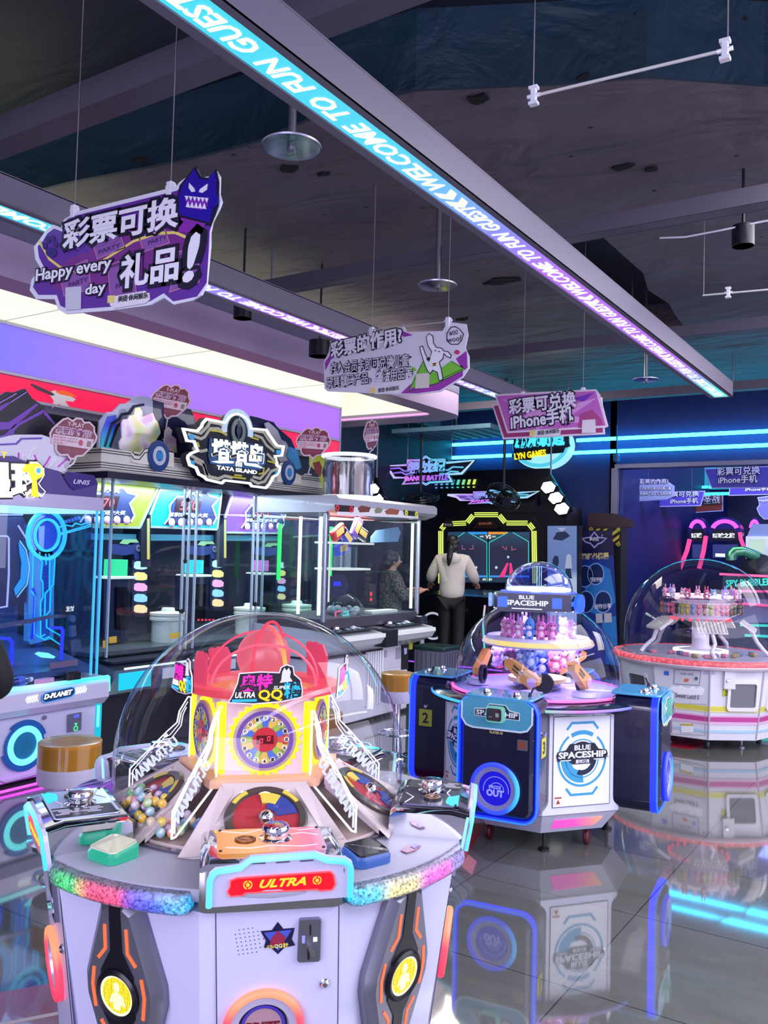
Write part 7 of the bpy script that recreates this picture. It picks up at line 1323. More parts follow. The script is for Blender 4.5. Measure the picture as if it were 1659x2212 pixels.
# winged hanging sign and the one on the machine
def wing(y, box, l1, l2, nm, label):
    P = Plane((0, y, 0), (0, -1, 0)); x0, y0, x1, y1 = box; W_, H_ = x1 - x0, y1 - y0
    def Q(u, v): return (x0 + u * W_, y0 + v * H_ + (u - .5) * W_ * -.02)
    t = thing('winged_sign', label, 'sign', P.M @ P.p(*Q(.5, 1)).to_3d(), 0, 'winged dance game signs')
    out = [Q(*p) for p in ((0, .32), (.28, .27), (.28, .12), (.42, .12), (.48, 0), (.54, .12), (.68, .12), (.70, .22), (1, .18), (.86, .66), (.73, .68), (.77, .9), (.52, .93), (.48, 1), (.44, .93), (.22, .95), (.27, .75), (.14, .75), (.10, .55))]
    c = part(P, 'wing_board', mat('#141030', .35, .1), t, -.04, 0, [out]); b = MB(P.M); pts = inset(P.ps(out), .02); b.stroke(pts, .03, 0, .02, True); xs = [p.x for p in pts]
    b.to('wing_edge', ramp_glow([(0, '#cfd4ff'), (.3, '#b87af0'), (.55, '#58c8f4'), (1, '#b8e8ff')], 'X', -W_ * .0035, W_ * .0035, .95), c)
    b = MB(P.M)
    for s in (0, 1):
        for pts in ([(.09, .42), (.20, .40), (.25, .5), (.36, .5)], [(.14, .56), (.22, .54), (.27, .62), (.34, .62)]): b.stroke(P.ps([Q(u if not s else .96 - u, v) for u, v in pts]), .022, 0, .015)
    b.to('wing_line', ramp_glow([(0, '#9a5af0'), (1, '#48d0f0')], 'X', -W_ * .003, W_ * .003, .9), c)
    lettering(P, mat('#0a0818', .4), c, [(l1, Q(.28, .60), Q(.69, .57), H_ * .40, dict(shear=.15))], .01, .01, 'letter_shadow', bold=.09)
    lettering(P, ramp_glow([(0, '#a07af4'), (1, '#44d4f4')], 'X', -W_ * .0022, W_ * .0022, 1.05), c, [(l1, Q(.28, .60), Q(.69, .57), H_ * .40, dict(shear=.15))], .022, .012, bold=.035)
    lettering(P, ramp_glow([(0, '#e070f0'), (1, '#7a60f0')], 'X', -W_ * .0022, W_ * .0022, 1.0), c, [(l2, Q(.26, .84), Q(.72, .82), H_ * .17, dict(shear=.15))], .022, .012, bold=.04)
    return t, P
t, P = wing(11.0, (822, 983, 1028, 1050), '舞战纪', 'DANCE BATTLE', 'a', 'large winged neon dance game sign hanging left, below the cyan tubes')
for x in (880, 975): q = P.M @ P.p(x, 995).to_3d(); MB().cyl((q.x, q.y, (q.z + 4.4) / 2), .006, 4.4 - q.z, 6).to('wire', STEEL, t)
YD = 11.8; P = Plane((0, YD, 0), (0, -1, 0))
# ---- dance machine
t = thing('dance_machine', 'big black dance game machine with a yellow lined arch around two screens', 'arcade machine', (-5.8, 12.1, 0))
b = MB(); b.box((-5.8, 12.12, 1.15), (2.45, .6, 2.3)); b.box((-5.8, 12.2, 2.38), (1.9, .5, .3)); b.to('cabinet', mat('#0c0e1e', .35, 0, .5, .3), t)
part(P, 'screen', mat('#0a1030', .15, 0, .5, .5), t, .0, .03, [[(966, 1147), (1146, 1147), (1146, 1262), (966, 1262)]])
PS5 = P.off(.03)
part(PS5, 'screen_field', ramp_glow([(0, '#0f3a5c'), (.35, '#0c1c48'), (.7, '#0e1440'), (1, '#14486a')], 'Z', 1.1, 1.9, .75), t, 0, .004, [[(968, 1149), (1053, 1149), (1053, 1258), (968, 1258)], [(1056, 1149), (1144, 1149), (1144, 1258), (1056, 1258)]])
part(PS5, 'screen_line', glow('#48d8d0', .9), t, .004, .006, (), [[(972, 1172), (1004, 1150)], [(1012, 1150), (1052, 1172), (1052, 1230), (1053, 1256)], [(1057, 1256), (1057, 1172), (1098, 1150)], [(1108, 1150), (1142, 1170), (1142, 1235)]], .012)
part(PS5, 'screen_bar', glow('#3a9cf0', .9), t, .004, .006, [[(1010, 1149), (1053, 1149), (1053, 1154), (1016, 1154)], [(970, 1243), (1052, 1243), (1052, 1247), (970, 1247)], [(1057, 1243), (1144, 1243), (1144, 1247), (1057, 1247)]]); part(PS5, 'screen_bar', glow('#f0a040', .9), t, .004, .006, [[(1055, 1149), (1098, 1149), (1092, 1154), (1055, 1154)]])
part(PS5, 'blue_lane', glow('#3aa0f4', 1.0), t, .004, .007, [[(1006, 1218), (1010, 1218), (1006, 1243), (996, 1243)], [(1013, 1218), (1016, 1218), (1030, 1246), (1020, 1246)]]); part(PS5, 'pink_lane', glow('#f0408a', 1.0), t, .004, .007, [[(1095, 1216), (1099, 1216), (1090, 1247), (1078, 1247)], [(1101, 1216), (1105, 1216), (1110, 1243), (1101, 1243)]])
part(PS5, 'screen_mark', glow('#c8d8f4', .9), t, .004, .007, [[(1029, 1222), (1032, 1226), (1029, 1230), (1026, 1226)], [(1072, 1222), (1076, 1226), (1072, 1230), (1069, 1226)], [(1008, 1200), (1011, 1203), (1008, 1207), (1005, 1203)], [(1098, 1200), (1101, 1203), (1098, 1207), (1095, 1203)]])
lettering(PS5, glow('#f4f4e0', 1.1), t, [('VS', (1049, 1164), (1061, 1164), 9), ('60', (1043, 1254), (1050, 1254), 5), ('60', (1056, 1254), (1063, 1254), 5), ('<<<', (1037, 1161), (1045, 1161), 4), ('>>>', (1063, 1161), (1071, 1161), 4)], .005, .002)
part(PS5, 'screen_target', glow('#d07090', .8), t, .004, .007, (), [[(999, 1178), (999, 1186), (1006, 1186)], [(1014, 1186), (1022, 1186), (1022, 1178)], [(1085, 1180), (1094, 1188), (1094, 1180)], [(1106, 1180), (1106, 1188), (1115, 1186)]], .01)
arch = [(954, 1262), (954, 1145), (964, 1132), (1010, 1130), (1025, 1112), (1079, 1112), (1094, 1130), (1143, 1130), (1155, 1145), (1157, 1262)]
part(P, 'arch_board', mat('#07080f', .4), t, -.02, .02, (), [arch], .2)
for i, o_ in enumerate((-4, 0, 4)):
    for a, e in ((0, 1), (1, 2), (2, 3), (3, 4), (4, 5), (5, 6), (6, 7), (7, 8), (8, 9)):
        x0, y0 = arch[a]; x1, y1 = arch[e]; L_ = math.hypot(x1 - x0, y1 - y0); nx, ny = (y1 - y0) / L_ * o_, -(x1 - x0) / L_ * o_; k = min(.12, 2 / L_)
        part(P, 'arch_light', glow('#dcf46a', 1.25), t, .02, .035, (), [[(x0 + nx + (x1 - x0) * k, y0 + ny + (y1 - y0) * k), (x1 + nx - (x1 - x0) * k, y1 + ny - (y1 - y0) * k)]], .014)
c = part(P, 'arch_badge', mat('#2a1c1c', .35, .3), t, .02, .05, [[(1024, 1139), (1035, 1127), (1070, 1126), (1081, 1138), (1076, 1142), (1030, 1142)]]); lettering(P, mat('#d07858', .4), c, [('KHILLER', (1038, 1134), (1066, 1133), 5)], .05, .003)
c = part(P, 'corner_badge', mat('#3a2c3a', .35, .2), t, .02, .06, [[(961, 1139), (963, 1128), (968, 1122), (976, 1122), (981, 1130), (982, 1139)]]); lettering(P, mat('#e0d0d8', .4), c, [('舞力秀', (964, 1137), (980, 1137), 6)], .06, .003)
b = MB(P.M)
for i in range(11):
    for x in (944, 1163): q = P.p(x, 1148 + 10 * i); b.poly([(q.x - .025, q.y), (q.x, q.y + .035), (q.x + .025, q.y), (q.x, q.y - .035)], -.05, -.02)
b.to('diamond_light', ramp_glow([(0, '#f4c8a0'), (.4, '#d8a8e8'), (1, '#b8c0f8')], 'Z', 1.1, 1.9, .9), t)
PL5 = P.off(-.1)
LEAF = glow('#dcf49a', .95)
for pts in ([(918, 1111), (931, 1132), (940, 1172), (930, 1166)], [(897, 1133), (922, 1160), (938, 1188), (910, 1165)], [(897, 1181), (925, 1205), (945, 1238), (918, 1222)], [(925, 1140), (936, 1170), (941, 1200), (930, 1180)], [(905, 1155), (930, 1190), (943, 1222), (925, 1200)], [(1203, 1110), (1204, 1118), (1196, 1140), (1189, 1134)]): part(PL5, 'neon_leaf', LEAF, t, -.03, 0, [pts])
part(PL5, 'neon_twig', LEAF, t, 0, .01, (), [[(930, 1135), (922, 1160), (926, 1188), (942, 1215)], [(905, 1160), (932, 1195), (945, 1222)], [(910, 1205), (926, 1222), (925, 1238), (944, 1250)]], .012)
b = MB(); b.loft([[(x, 11.0, .98), (x, 11.55, 1.06), (x, 11.6, .98), (x, 11.05, .90)] for x in (-6.35, -4.7)]); b.to('control_table', mat('#141a30', .3, .2, .5, .4), t)
for x in (-6.2, -5.45, -4.85): b = MB(); b.box((x, 11.35, .45), (.12, .35, .92)); b.to('table_leg', mat('#10141e', .4), t)
b = MB(); b.box((-5.8, 10.65, .1), (3.4, 2.1, .2)); b.to('platform', mat('#12142a', .35), t)
b = MB(); b.tube([(-7.4, 9.6, .19), (-4.2, 9.6, .19)], .01, 6); b.to('platform_light', glow('#a04af0', 1.3), t)
for x in (-5.95, -5.5): b = MB(); b.tube([(x, 11.15, .25), (x - .03, 11.15, .6), (x + .02, 11.1, .86)], .014, 6); b.to('leg_light', ramp_glow([(0, '#3af0a0'), (.5, '#4ae0f0'), (1, '#f0a0c0')], 'Z', .2, .9, 1.1), t)
b = MB(); q = at_y(935, 1352, 11.3); b.lathe([(.19 + .016 * math.cos(R(a)), .016 * math.sin(R(a))) for a in range(0, 361, 60)], q, 32, 'Y', False); b.to('drum_ring', glow('#c8d0e8', .8), t, 60)
b = MB(); b.box(q + Vector((0, .25, -.35)), (.5, .3, .85)); b.to('side_drum', mat('#0d0f1c', .4), t)
b = MB(); b.box((-6.0, 12.35, 2.72), (1.9, .12, .35)); b.to('top_board', mat('#0a0c1a', .4), t)
PT5 = Plane((0, 12.28, 0), (0, -1, 0))
for i in range(11):
    col = ('#e05af0', '#c070f4', '#9a80f4', '#7a90f4', '#60a0f4', '#50b8f4', '#48d0e8', '#58e0c0', '#90e890', '#c0f070', '#e0f060')[i]; x = 905 + 11.6 * i; y = 1044 - .25 * i
    part(PT5, 'stripe_light', glow(col, .95), t, 0, .015, [[(x + 3, y - 6), (x + 8, y - 6), (x + 5, y + 5), (x, y + 5)]])
    part(PT5, 'stripe_light', glow(col, .8), t, 0, .015, [[(x + 1, y + 9), (x + 5, y + 9), (x + 5, y + 12), (x + 1, y + 12)]])
t2, P2 = wing(11.72, (966, 1056, 1168, 1090), '舞战纪', 'DANCE    BATTLE', 'b', 'smaller winged sign on top of the dance machine')
b = MB(); b.box((-5.75, 11.85, 2.35), (1.4, .1, .3)); b.to('bracket', mat('#0a0c18', .4), t2)
# spot bars
def lamp_bar(y, pts, label):
    P = Plane((0, y, 0), (0, -1, 0)); t = thing('lamp_bar', label, 'stage lamp', P.M @ P.p(*pts[0]).to_3d(), 0, 'stage lamp bars')
    x0, y0 = pts[0]; x1, y1 = pts[-1]; part(P, 'bar', mat('#10131e', .4, .3), t, -.08, -.02, (), [[(x0 - 10, y0 - 20), (x1 + 8, y1 + 12)]], .2)
    for x, yy in pts:
        b = MB(P.M); q = P.p(x, yy); b.poly([(q.x + .11 * math.cos(R(a)) , q.y + .085 * math.sin(R(a))) for a in (10, 70, 130, 190, 250, 310)], -.02, .03); b.to('lamp_face', glow('#f6fff6', 14, True), t)
        b = MB(P.M); b.stroke([(q.x + .125 * math.cos(R(a)), q.y + .1 * math.sin(R(a))) for a in (10, 70, 130, 190, 250, 310)], .02, -.03, .035, True); b.to('lamp_rim', mat('#1a1d2a', .3, .5), t)
    q = P.M @ P.p(x0, y0 - 15).to_3d(); MB().cyl((q.x, q.y + .06, (q.z + 4.4) / 2), .012, 4.4 - q.z, 8).to('hanger_rod', STEEL, t)
lamp_bar(11.6, [(1186, 1053), (1202, 1076), (1215, 1099)], 'slanted bar of three bright white lamps right of the dance machine')
lamp_bar(10.2, [(808, 1058), (817, 1080)], 'two bright white lamps behind the roof drum of the white cabinet')
# fans
def fan(px, py, y, r, rx, rz, label):
    q = at_y(px, py, y); t = thing('hanging_fan', label, 'fan', q, 0, 'black hanging fans'); M = Matrix.Translation(q) @ Matrix.Rotation(R(rz), 4, 'Z') @ Matrix.Rotation(R(rx), 4, 'X'); BL = mat('#0d0e16', .35, .2)
    b = MB(M)
    for z in (-.06, .06): b.tube([(r * math.cos(R(a)), r * math.sin(R(a)), z * .3) for a in range(0, 360, 15)], .012, 6, True)
    for a in range(0, 180, 15): b.tube([(r * math.cos(R(a)), r * math.sin(R(a)), 0), (r * .4 * math.cos(R(a)), r * .4 * math.sin(R(a)), .07), (-r * .4 * math.cos(R(a)), -r * .4 * math.sin(R(a)), .07), (-r * math.cos(R(a)), -r * math.sin(R(a)), 0)], .004, 4)
    b.to('guard', BL, t)
    for k in range(4): b = MB(M @ Matrix.Rotation(R(90 * k), 4, 'Z')); b.loft([[(r * .1, -.03, -.01), (r * .1, .03, .02), (r * .1, .03, .025), (r * .1, -.03, -.005)], [(r * .85, -.09, -.02), (r * .85, .06, .03), (r * .85, .06, .035), (r * .85, -.09, -.015)]]); b.to('blade', mat('#1c2030', .3, .2), t)
    b = MB(M); b.lathe(((.07, -.14), (.08, -.1), (.08, 0), (.05, .04), (.001, .05)), (0, 0, 0), 18); b.to('motor', BL, t, 40); MB().cyl((q.x, q.y, (q.z + 4.4) / 2 + .05), .02, 4.3 - q.z, 8).to('down_rod', BL, t)
fan(1088, 1072, 10.85, .24, 50, 60, 'black hanging fan tilted in front of the winged sign on the dance machine')
fan(908, 1078, 10.9, .27, 15, 0, 'black hanging fan left, below the large winged sign')
# purple wall print behind the left fan
b = part(Plane((0, 12.85, 0), (0, -1, 0)), 'wall_print', mat('#6a2a80', .5), None, 0, .02, [[(828, 1060), (905, 1060), (905, 1100), (828, 1100)]]); tag(b, 'purple patterned print on the back wall behind the white cabinet', 'wall print')
c = part(Plane((0, 12.83, 0), (0, -1, 0)), 'print_motif', mat('#c8a04a', .5), b, 0, .01, [[(835, 1064), (846, 1064), (850, 1098), (840, 1098)], [(870, 1070), (880, 1066), (890, 1085), (876, 1090)]])
# light box with a photo of two players, roll-up banner, hazard board
P = Plane((0, 11.55, 0), (0, -1, 0)); t = thing('poster_light_box', 'tall pale blue lit poster showing two figures, right of the dance machine', 'poster stand', (-4.5, 11.6, 0))
b = MB(); x0, x1 = P.M @ P.p(1180, 1250).to_3d(), P.M @ P.p(1249, 1250).to_3d(); b.box(((x0.x + x1.x) / 2, 11.62, 1.11), (x1.x - x0.x, .14, 1.8)); b.to('case', mat('#171a2c', .35, .3), t)
c = part(P, 'poster', ramp_glow([(0, '#a8c8f0'), (.5, '#b8cff4'), (.6, '#5a7ac0'), (1, '#6a88c8')], 'Z', .5, 2.0, .72), t, 0, .006, [[(1183, 1136), (1246, 1136), (1246, 1370), (1183, 1370)]])
part(P, 'poster_print', mat('#26365c', .4), c, .006, .009, [[(1195, 1165), (1203, 1150), (1222, 1148), (1232, 1158), (1214, 1168)], [(1194, 1210), (1199, 1200), (1206, 1202), (1208, 1215), (1204, 1225), (1194, 1222)], [(1222, 1228), (1233, 1228), (1236, 1250), (1222, 1248)]]); part(P, 'poster_print', mat('#c8d4ec', .4), c, .006, .009, [[(1224, 1200), (1229, 1196), (1234, 1200), (1236, 1228), (1221, 1228)], [(1204, 1140), (1225, 1140), (1214, 1148)]])
P = Plane((-4, 11.9, 0), (-.1, -1, .06)); t = thing('roll_up_banner', 'dark blue roll-up banner with gold headline and round pictures, right of the lit poster', 'banner', (-4.0, 11.95, 0))
c = part(P, 'banner', mat('#1c3a92', .4), t, -.01, 0, [[(1254, 1146), (1322, 1146), (1336, 1440), (1262, 1440)]])
part(P, 'banner_top', mat('#1a1a48', .4), c, 0, .003, [[(1254, 1146), (1322, 1146), (1327, 1200), (1256, 1200)]])
part(P, 'banner_wave', mat('#2a7ac8', .4), c, 0, .002, [[(1262, 1225), (1290, 1215), (1318, 1230), (1330, 1300), (1300, 1330), (1266, 1320)], [(1300, 1340), (1330, 1330), (1336, 1440), (1310, 1440)]])
part(P, 'banner_emblem', mat('#a8a0e0', .4), c, .003, .006, (), [[(1257, 1163), (1275, 1161), (1284, 1150), (1293, 1161), (1310, 1163), (1300, 1172), (1292, 1175), (1284, 1183), (1276, 1174), (1266, 1171), (1257, 1163)]], .02)
lettering(P, mat('#d8c890', .4), c, [('网红必修课', (1257, 1210), (1316, 1208), 15)], .005, .002, bold=.05); lettering(P, mat('#d8dcf8', .4), c, [('舞战纪', (1274, 1169), (1294, 1169), 9), ('轻松录制', (1275, 1257), (1301, 1257), 10), ('创作分享', (1284, 1316), (1321, 1314), 11)], .006, .002)
for x, y in ((1287, 1240), (1303, 1300), (1266, 1300), (1264, 1245)): b = MB(P.M); q = P.p(x, y); b.ring(q, .118, .126, .002, .006, 28, sy=1.25); b.to('banner_ring', mat('#a8b8e8', .4), c); b = MB(P.M); b.poly(ell(q.x, q.y, .11, .137, 24), .002, .004); b.to('banner_picture', mat('#16285e', .4), c)
part(P, 'code_field', mat('#b8bcc8', .5), c, .002, .005, [[(1287, 1326), (1301, 1325), (1302, 1345), (1288, 1346)], [(1305, 1325), (1321, 1324), (1322, 1344), (1306, 1345)]])
b = MB(); q = P.M @ P.p(1298, 1440).to_3d(); b.box((q.x, q.y, .05), (.65, .14, .1)); b.to('base', mat('#20222c', .35, .4), t); MB().cyl((q.x - .05, q.y + .12, .95), .012, 1.9, 8).to('pole', STEEL, t)
P = Plane((0, 12.3, 0), (0, -1, 0)); t = thing('hazard_board', 'black board with yellow hazard stripes behind the blue banner', 'board', (-3.9, 12.4, 0))
b = MB(); a, e = P.M @ P.p(1270, 1137).to_3d(), P.M @ P.p(1341, 1185).to_3d(); b.box(((a.x + e.x) / 2, 12.45, a.z / 2), (e.x - a.x, .28, a.z)); b.to('box', mat('#16141a', .45), t)
part(P, 'hazard_stripe', mat('#c8b83a', .45), t, 0, .006, [[(1290, 1142), (1298, 1142), (1291, 1148), (1285, 1148)], [(1306, 1142), (1314, 1142), (1307, 1148), (1301, 1148)], [(1320, 1152), (1338, 1140), (1338, 1147), (1320, 1160)], [(1320, 1168), (1338, 1155), (1338, 1162), (1324, 1172)], [(1328, 1176), (1338, 1168), (1338, 1176)]])
for x, y in ((1277, 1143), (1336, 1144), (1336, 1176)): b = MB(P.M); q = P.p(x, y); b.ring(q, .012, .03, 0, .008, 16); b.to('corner_bolt', mat('#b0a040', .4), t)
b = MB(); q = P.M @ P.p(1300, 1125).to_3d(); b.loft([[(q.x - .28, 12.5, a.z), (q.x + .36, 12.5, a.z), (q.x + .36, 12.5, a.z + .1), (q.x + .1, 12.5, a.z + .2), (q.x - .28, 12.5, a.z + .2)], [(q.x - .28, 12.7, a.z), (q.x + .36, 12.7, a.z), (q.x + .36, 12.7, a.z + .1), (q.x + .1, 12.7, a.z + .2), (q.x - .28, 12.7, a.z + .2)]]); b.to('brown_top', mat('#3a2430', .5), t)
# bottle in a basket, bench box
q = atz(911, 1402, .2); t = thing('tray', 'small yellow tray on the dance platform beside the white cabinet', 'tray', q)
b = MB(); b.lathe(((.001, 0), (.1, 0), (.13, .05), (.12, .05), (.095, .012), (.001, .012)), q, 20); b.to('tray_body', mat('#c8a83a', .4), t, 40)
b = MB(); b.lathe(((.03, 0), (.033, .02), (.033, .14), (.014, .19), (.014, .2)), (0, 0, 0), 14); o = b.to('water_bottle', glass('#c8d8f4', 2.2, .08), None, 50); o.location = q + Vector((0, 0, .013)); tag(o, 'clear water bottle standing in the yellow tray', 'bottle')
b = MB(); b.lathe(((.034, .06), (.034, .12)), (0, 0, 0), 14, 'Z', False); c = b.to('bottle_label', mat('#d8dcf0', .4), None); c.parent = o; b = MB(); b.lathe(((.016, .2), (.016, .225), (.001, .226)), (0, 0, 0), 12); c = b.to('cap', mat('#e8e8f4', .4), None); c.parent = o
q = atz(920, 1478, 0); t = thing('storage_bench', 'grey panelled bench box with a dark green top beside the white cabinet', 'bench', (q.x, q.y + .25, 0), 0)
b = MB(); b.box((q.x, q.y + .25, .2), (.40, .40, .4)); b.to('box', mat('#6e6c84', .5), t); b = MB(); b.rbox((q.x, q.y + .25, .425), (.44, .44, .05), .02); b.to('lid', mat('#223a3e', .4), t, 40)
b = MB()
for i in range(6): b.box((q.x - .16 + .064 * i, q.y + .048, .2), (.008, .006, .36)); b.box((q.x + .202, q.y + .09 + .064 * i, .2), (.006, .008, .36))
b.to('groove', mat('#4a485c', .5), t)
# red floor stickers
b = MB(); b.poly([(-2.75, 3.75), (-2.1, 4.05), (-2.35, 4.9), (-3.2, 4.9)], 0, .002); tag(b.to('floor_sticker', mat('#a01428', .25, 0, .5, .5)), 'red floor sticker under the near side of the blue machine', 'floor sticker')
q = atz(70, 2190, 0); b = MB(); b.poly([(q.x - .35, q.y - .2), (q.x + .15, q.y - .25), (q.x + .42, q.y + .1), (q.x + .05, q.y + .32), (q.x - .1, q.y + .2)], 0, .002); o = b.to('floor_sticker', mat('#8a2440', .3, 0, .5, .4)); tag(o, 'worn red floor sticker with white lines, bottom left corner', 'floor sticker')
b = MB(); b.stroke([(q.x - .05, q.y - .15), (q.x + .1, q.y + .1), (q.x + .3, q.y + .08)], .02, .002, .003); b.stroke([(q.x + .0, q.y - .2), (q.x + .2, q.y - .02)], .015, .002, .003); c = b.to('sticker_print', mat('#c8b8b8', .4)); c.parent = o
q = atz(1470, 1610, 0); b = MB(); b.poly([(q.x - .5, q.y - .1), (q.x + .1, q.y - .12), (q.x + .2, q.y + .25), (q.x - .4, q.y + .3)], 0, .002); tag(b.to('floor_sticker', mat('#9a1830', .25, 0, .5, .5)), 'red floor sticker in front of the white sweet machine', 'floor sticker')
# ================================================================== room beyond the opening
def far_board(y, pts, fill, items, label, extra=None, wires=()):
    P = Plane((0, y, 0), (0, -1, 0)); t = thing('hanging_sign', label, 'hanging sign', P.M @ P.p(*pts[0]).to_3d(), 0, 'boards in the far room')
    c = part(P, 'board', mat('#b8bce8', .4), t, -.012, 0, [pts]); part(P, 'print', mat(fill, .45), t, 0, .003, [[tuple(P_) for P_ in inset(pts, 2)]])
    if extra: extra(P, t)
    lettering(P, INK, t, items, .004, .003, 'lettering_shadow', bold=.08); lettering(P, mat('#f0f2ff', .4), t, items, .008, .003, bold=.012)
    for w in wires: q = P.M @ P.p(*w).to_3d(); MB().cyl((q.x, q.y + .01, (q.z + 4.4) / 2), .004, 4.4 - q.z, 6).to('wire', STEEL, t)
def green(P, t): part(P, 'green_print', mat('#3aa86a', .45), t, .003, .005, [[(1344, 1080), (1350, 1062), (1362, 1070), (1372, 1064), (1378, 1078)], [(1345, 1050), (1356, 1040), (1364, 1052), (1352, 1062)]])
far_board(14.2, [(1344, 1042), (1384, 1034), (1440, 1038), (1457, 1050), (1456, 1072), (1440, 1079), (1380, 1083), (1344, 1080)], '#a8b4d8', [('彩票的作用?', (1382, 1046), (1444, 1045), 11), ('存入会员卡即可兑换儿童', (1379, 1059), (1450, 1058), 7), ('玩具数码产品，生活用品等', (1376, 1070), (1450, 1069), 7)], 'pale dog board hanging left in the far room', green, [(1400, 1036)])
far_board(15.4, [(1428, 1062), (1524, 1060), (1514, 1093), (1421, 1095)], '#5a4ab8', [('彩票可兑换', (1437, 1075), (1510, 1072), 12), ('iPhone手机', (1448, 1089), (1508, 1087), 12)], 'smaller purple phone board in the far room, below the pale dog board', None, [(1494, 1060)])
far_board(13.6, [(1521, 1012), (1680, 1006), (1665, 1054), (1537, 1055)], '#4a48b0', [('彩票可兑换', (1549, 1028), (1642, 1024), 18), ('iPhone手机', (1552, 1046), (1636, 1042), 17)], 'large purple phone board hanging at the top right of the far room', None, [(1560, 1010), (1640, 1007)])
far_board(15.0, [(1576, 1050), (1690, 1044), (1682, 1068), (1574, 1071)], '#4a3a9a', [('iPhone手机', (1610, 1062), (1668, 1060), 9)], 'purple phone board half hidden behind the large one', None, [(1600, 1050)])
far_board(14.6, [(1636, 1074), (1690, 1068), (1690, 1120), (1650, 1122), (1640, 1112), (1634, 1098), (1640, 1090)], '#7a78c8', [('Happy', (1640, 1086), (1660, 1084), 7)], 'lilac speech bubble board at the right edge of the far room', None, [(1655, 1072)])
far_board(18.0, [(1484, 1100), (1490, 1070), (1562, 1068), (1562, 1104), (1500, 1108)], '#8a3424', [('圣战', (1520, 1090), (1556, 1088), 20)], 'red brown fighting game sign far back in the far room', None, [(1530, 1070)])
a, e = at_y(1344, 1022, 16.5), at_y(1455, 1042, 19.5); b = MB(); b.tube([a, e], .035, 8); tag(b.to('tube_light', glow('#5af0ff', 2.2)), 'slanted cyan tube light at the top left of the far room', 'tube light')
for (p0, p1, y, s) in (((1458, 1053), (1545, 1052), 18.5, 'lower'), ((1478, 1068), (1580, 1066), 17.5, 'lowest')): a, e = at_y(*p0, y), at_y(*p1, y); b = MB(); b.tube([a, e], .03, 8); tag(b.to('tube_light', glow('#44e0f8', 2.0)), '%s straight cyan tube light between the boards in the far room' % s, 'tube light')
b = MB(); q = at_y(1510, 1030, 19); b.box(q, (1.6, .6, .5)); tag(b.to('ceiling_box', glow('#1ca8d8', .8)), 'cyan lit ceiling box in the far room', 'ceiling box')
# neon racers
def racer(x0, x1, y, cx, label, txt, tb):
    P = Plane((0, y, 0), (0, -1, 0)); t = thing('racing_machine', label, 'arcade machine', (P.M @ P.p(cx, 1250).to_3d()).xy.to_3d(), 0, 'neon racing machines'); w = x1 - x0
    a, e = P.M @ P.p(x0, 1130).to_3d(), P.M @ P.p(x1, 1130).to_3d(); b = MB(); b.box(((a.x + e.x) / 2, y + .35, .6), ((e.x - a.x) * .9, .7, 1.2)); b.to('cabinet', mat('#14103a', .35), t)
    part(P, 'hood', mat('#1a1068', .3, 0, .5, .4), t, -.3, 0, [[(x0, 1150)] + [(cx + w / 2 * math.cos(R(a)), 1150 - 33 * math.sin(R(a))) for a in range(180, -1, -15)] + [(x1 - 3, 1170), (x0 + 3, 1170)]])
    for k, r in ((0, .86), (1, .72)): part(P, 'hood_light', glow('#ff5ae8', 1.4), t, 0, .03, (), [[(cx + w / 2 * r * math.cos(R(a)), 1148 - 28 * r * math.sin(R(a))) for a in range(160, 19, -14)]], .035)
    c = part(P, 'title', mat('#0a0a18', .4), t, 0, .02, [[(x0 + 3, 1152), (x0 + w * .25, 1143), (x1 - w * .25, 1143), (x1 - 3, 1152), (x1 - 6, 1168), (x0 + 6, 1168)]]); lettering(P, glow('#f4f6ff', 1.2), c, [(txt, tb[0], tb[1], 11)], .02, .01, bold=.04)
    part(P, 'screen', glow('#3a4a9a', .6), t, -.05, -.02, [[(x0 + 8, 1176), (x1 - 8, 1176), (x1 - 8, 1205), (x0 + 8, 1205)]])
    return t, P
t, P = racer(1487, 1527, 17.0, 1507, 'narrow neon racing machine, left of the wide one in the far room', '环球', ((1494, 1163), (1517, 1162)))
part(P, 'side_neon', glow('#ff4a9a', 1.2), t, .05, .1, (), [[(1492, 1165), (1486, 1190), (1476, 1215), (1466, 1240)], [(1527, 1158), (1522, 1190), (1516, 1215), (1512, 1228)]], .07)
t, P = racer(1531, 1601, 16.6, 1566, 'wide neon racing machine with purple hood in the far room', '环球之旅', ((1540, 1163), (1588, 1162)))
part(P, 'side_neon', glow('#ff4a9a', 1.2), t, .05, .1, (), [[(1600, 1150), (1602, 1165), (1608, 1180), (1606, 1192)]], .06); part(P, 'strip_light', glow('#e8f0ff', 1.2), t, 0, .03, (), [[(1546, 1199), (1575, 1200)]], .06)
t, P = racer(1618, 1642, 17.4, 1630, 'half hidden neon racing machine at the right edge of the far room', '环', ((1626, 1163), (1636, 1162)))
# pale cabinet and green hoop, ball game counter
P = Plane((0, 15.2, 0), (0, -1, 0)); t = thing('pale_game_cabinet', 'pale grey slanted cabinet with a lit window at the right of the far room', 'arcade machine', (P.M @ P.p(1650, 1260).to_3d()).xy.to_3d())
a = P.M @ P.p(1612, 1130).to_3d(); b = MB(); b.loft([[(a.x, y, 0), (a.x + 1.2, y, 0), (a.x + 1.2, y, a.z), (a.x + .35, y, a.z), (a.x, y, a.z - .3)] for y in (15.25, 16.1)]); b.to('cabinet', mat('#aab0c4', .4), t)
part(P, 'front', mat('#7a88a0', .4), t, -.04, 0, [[(1612, 1240), (1612, 1162), (1625, 1132), (1690, 1132), (1690, 1240)]]); part(P, 'window', glow('#c8e8d8', .85), t, 0, .03, [[(1617, 1164), (1655, 1164), (1655, 1210), (1617, 1210)]]); part(P, 'window_frame', mat('#e0e6ea', .35), t, 0, .06, (), [[(1616, 1162), (1657, 1162), (1657, 1212), (1616, 1212)]], .05, True)
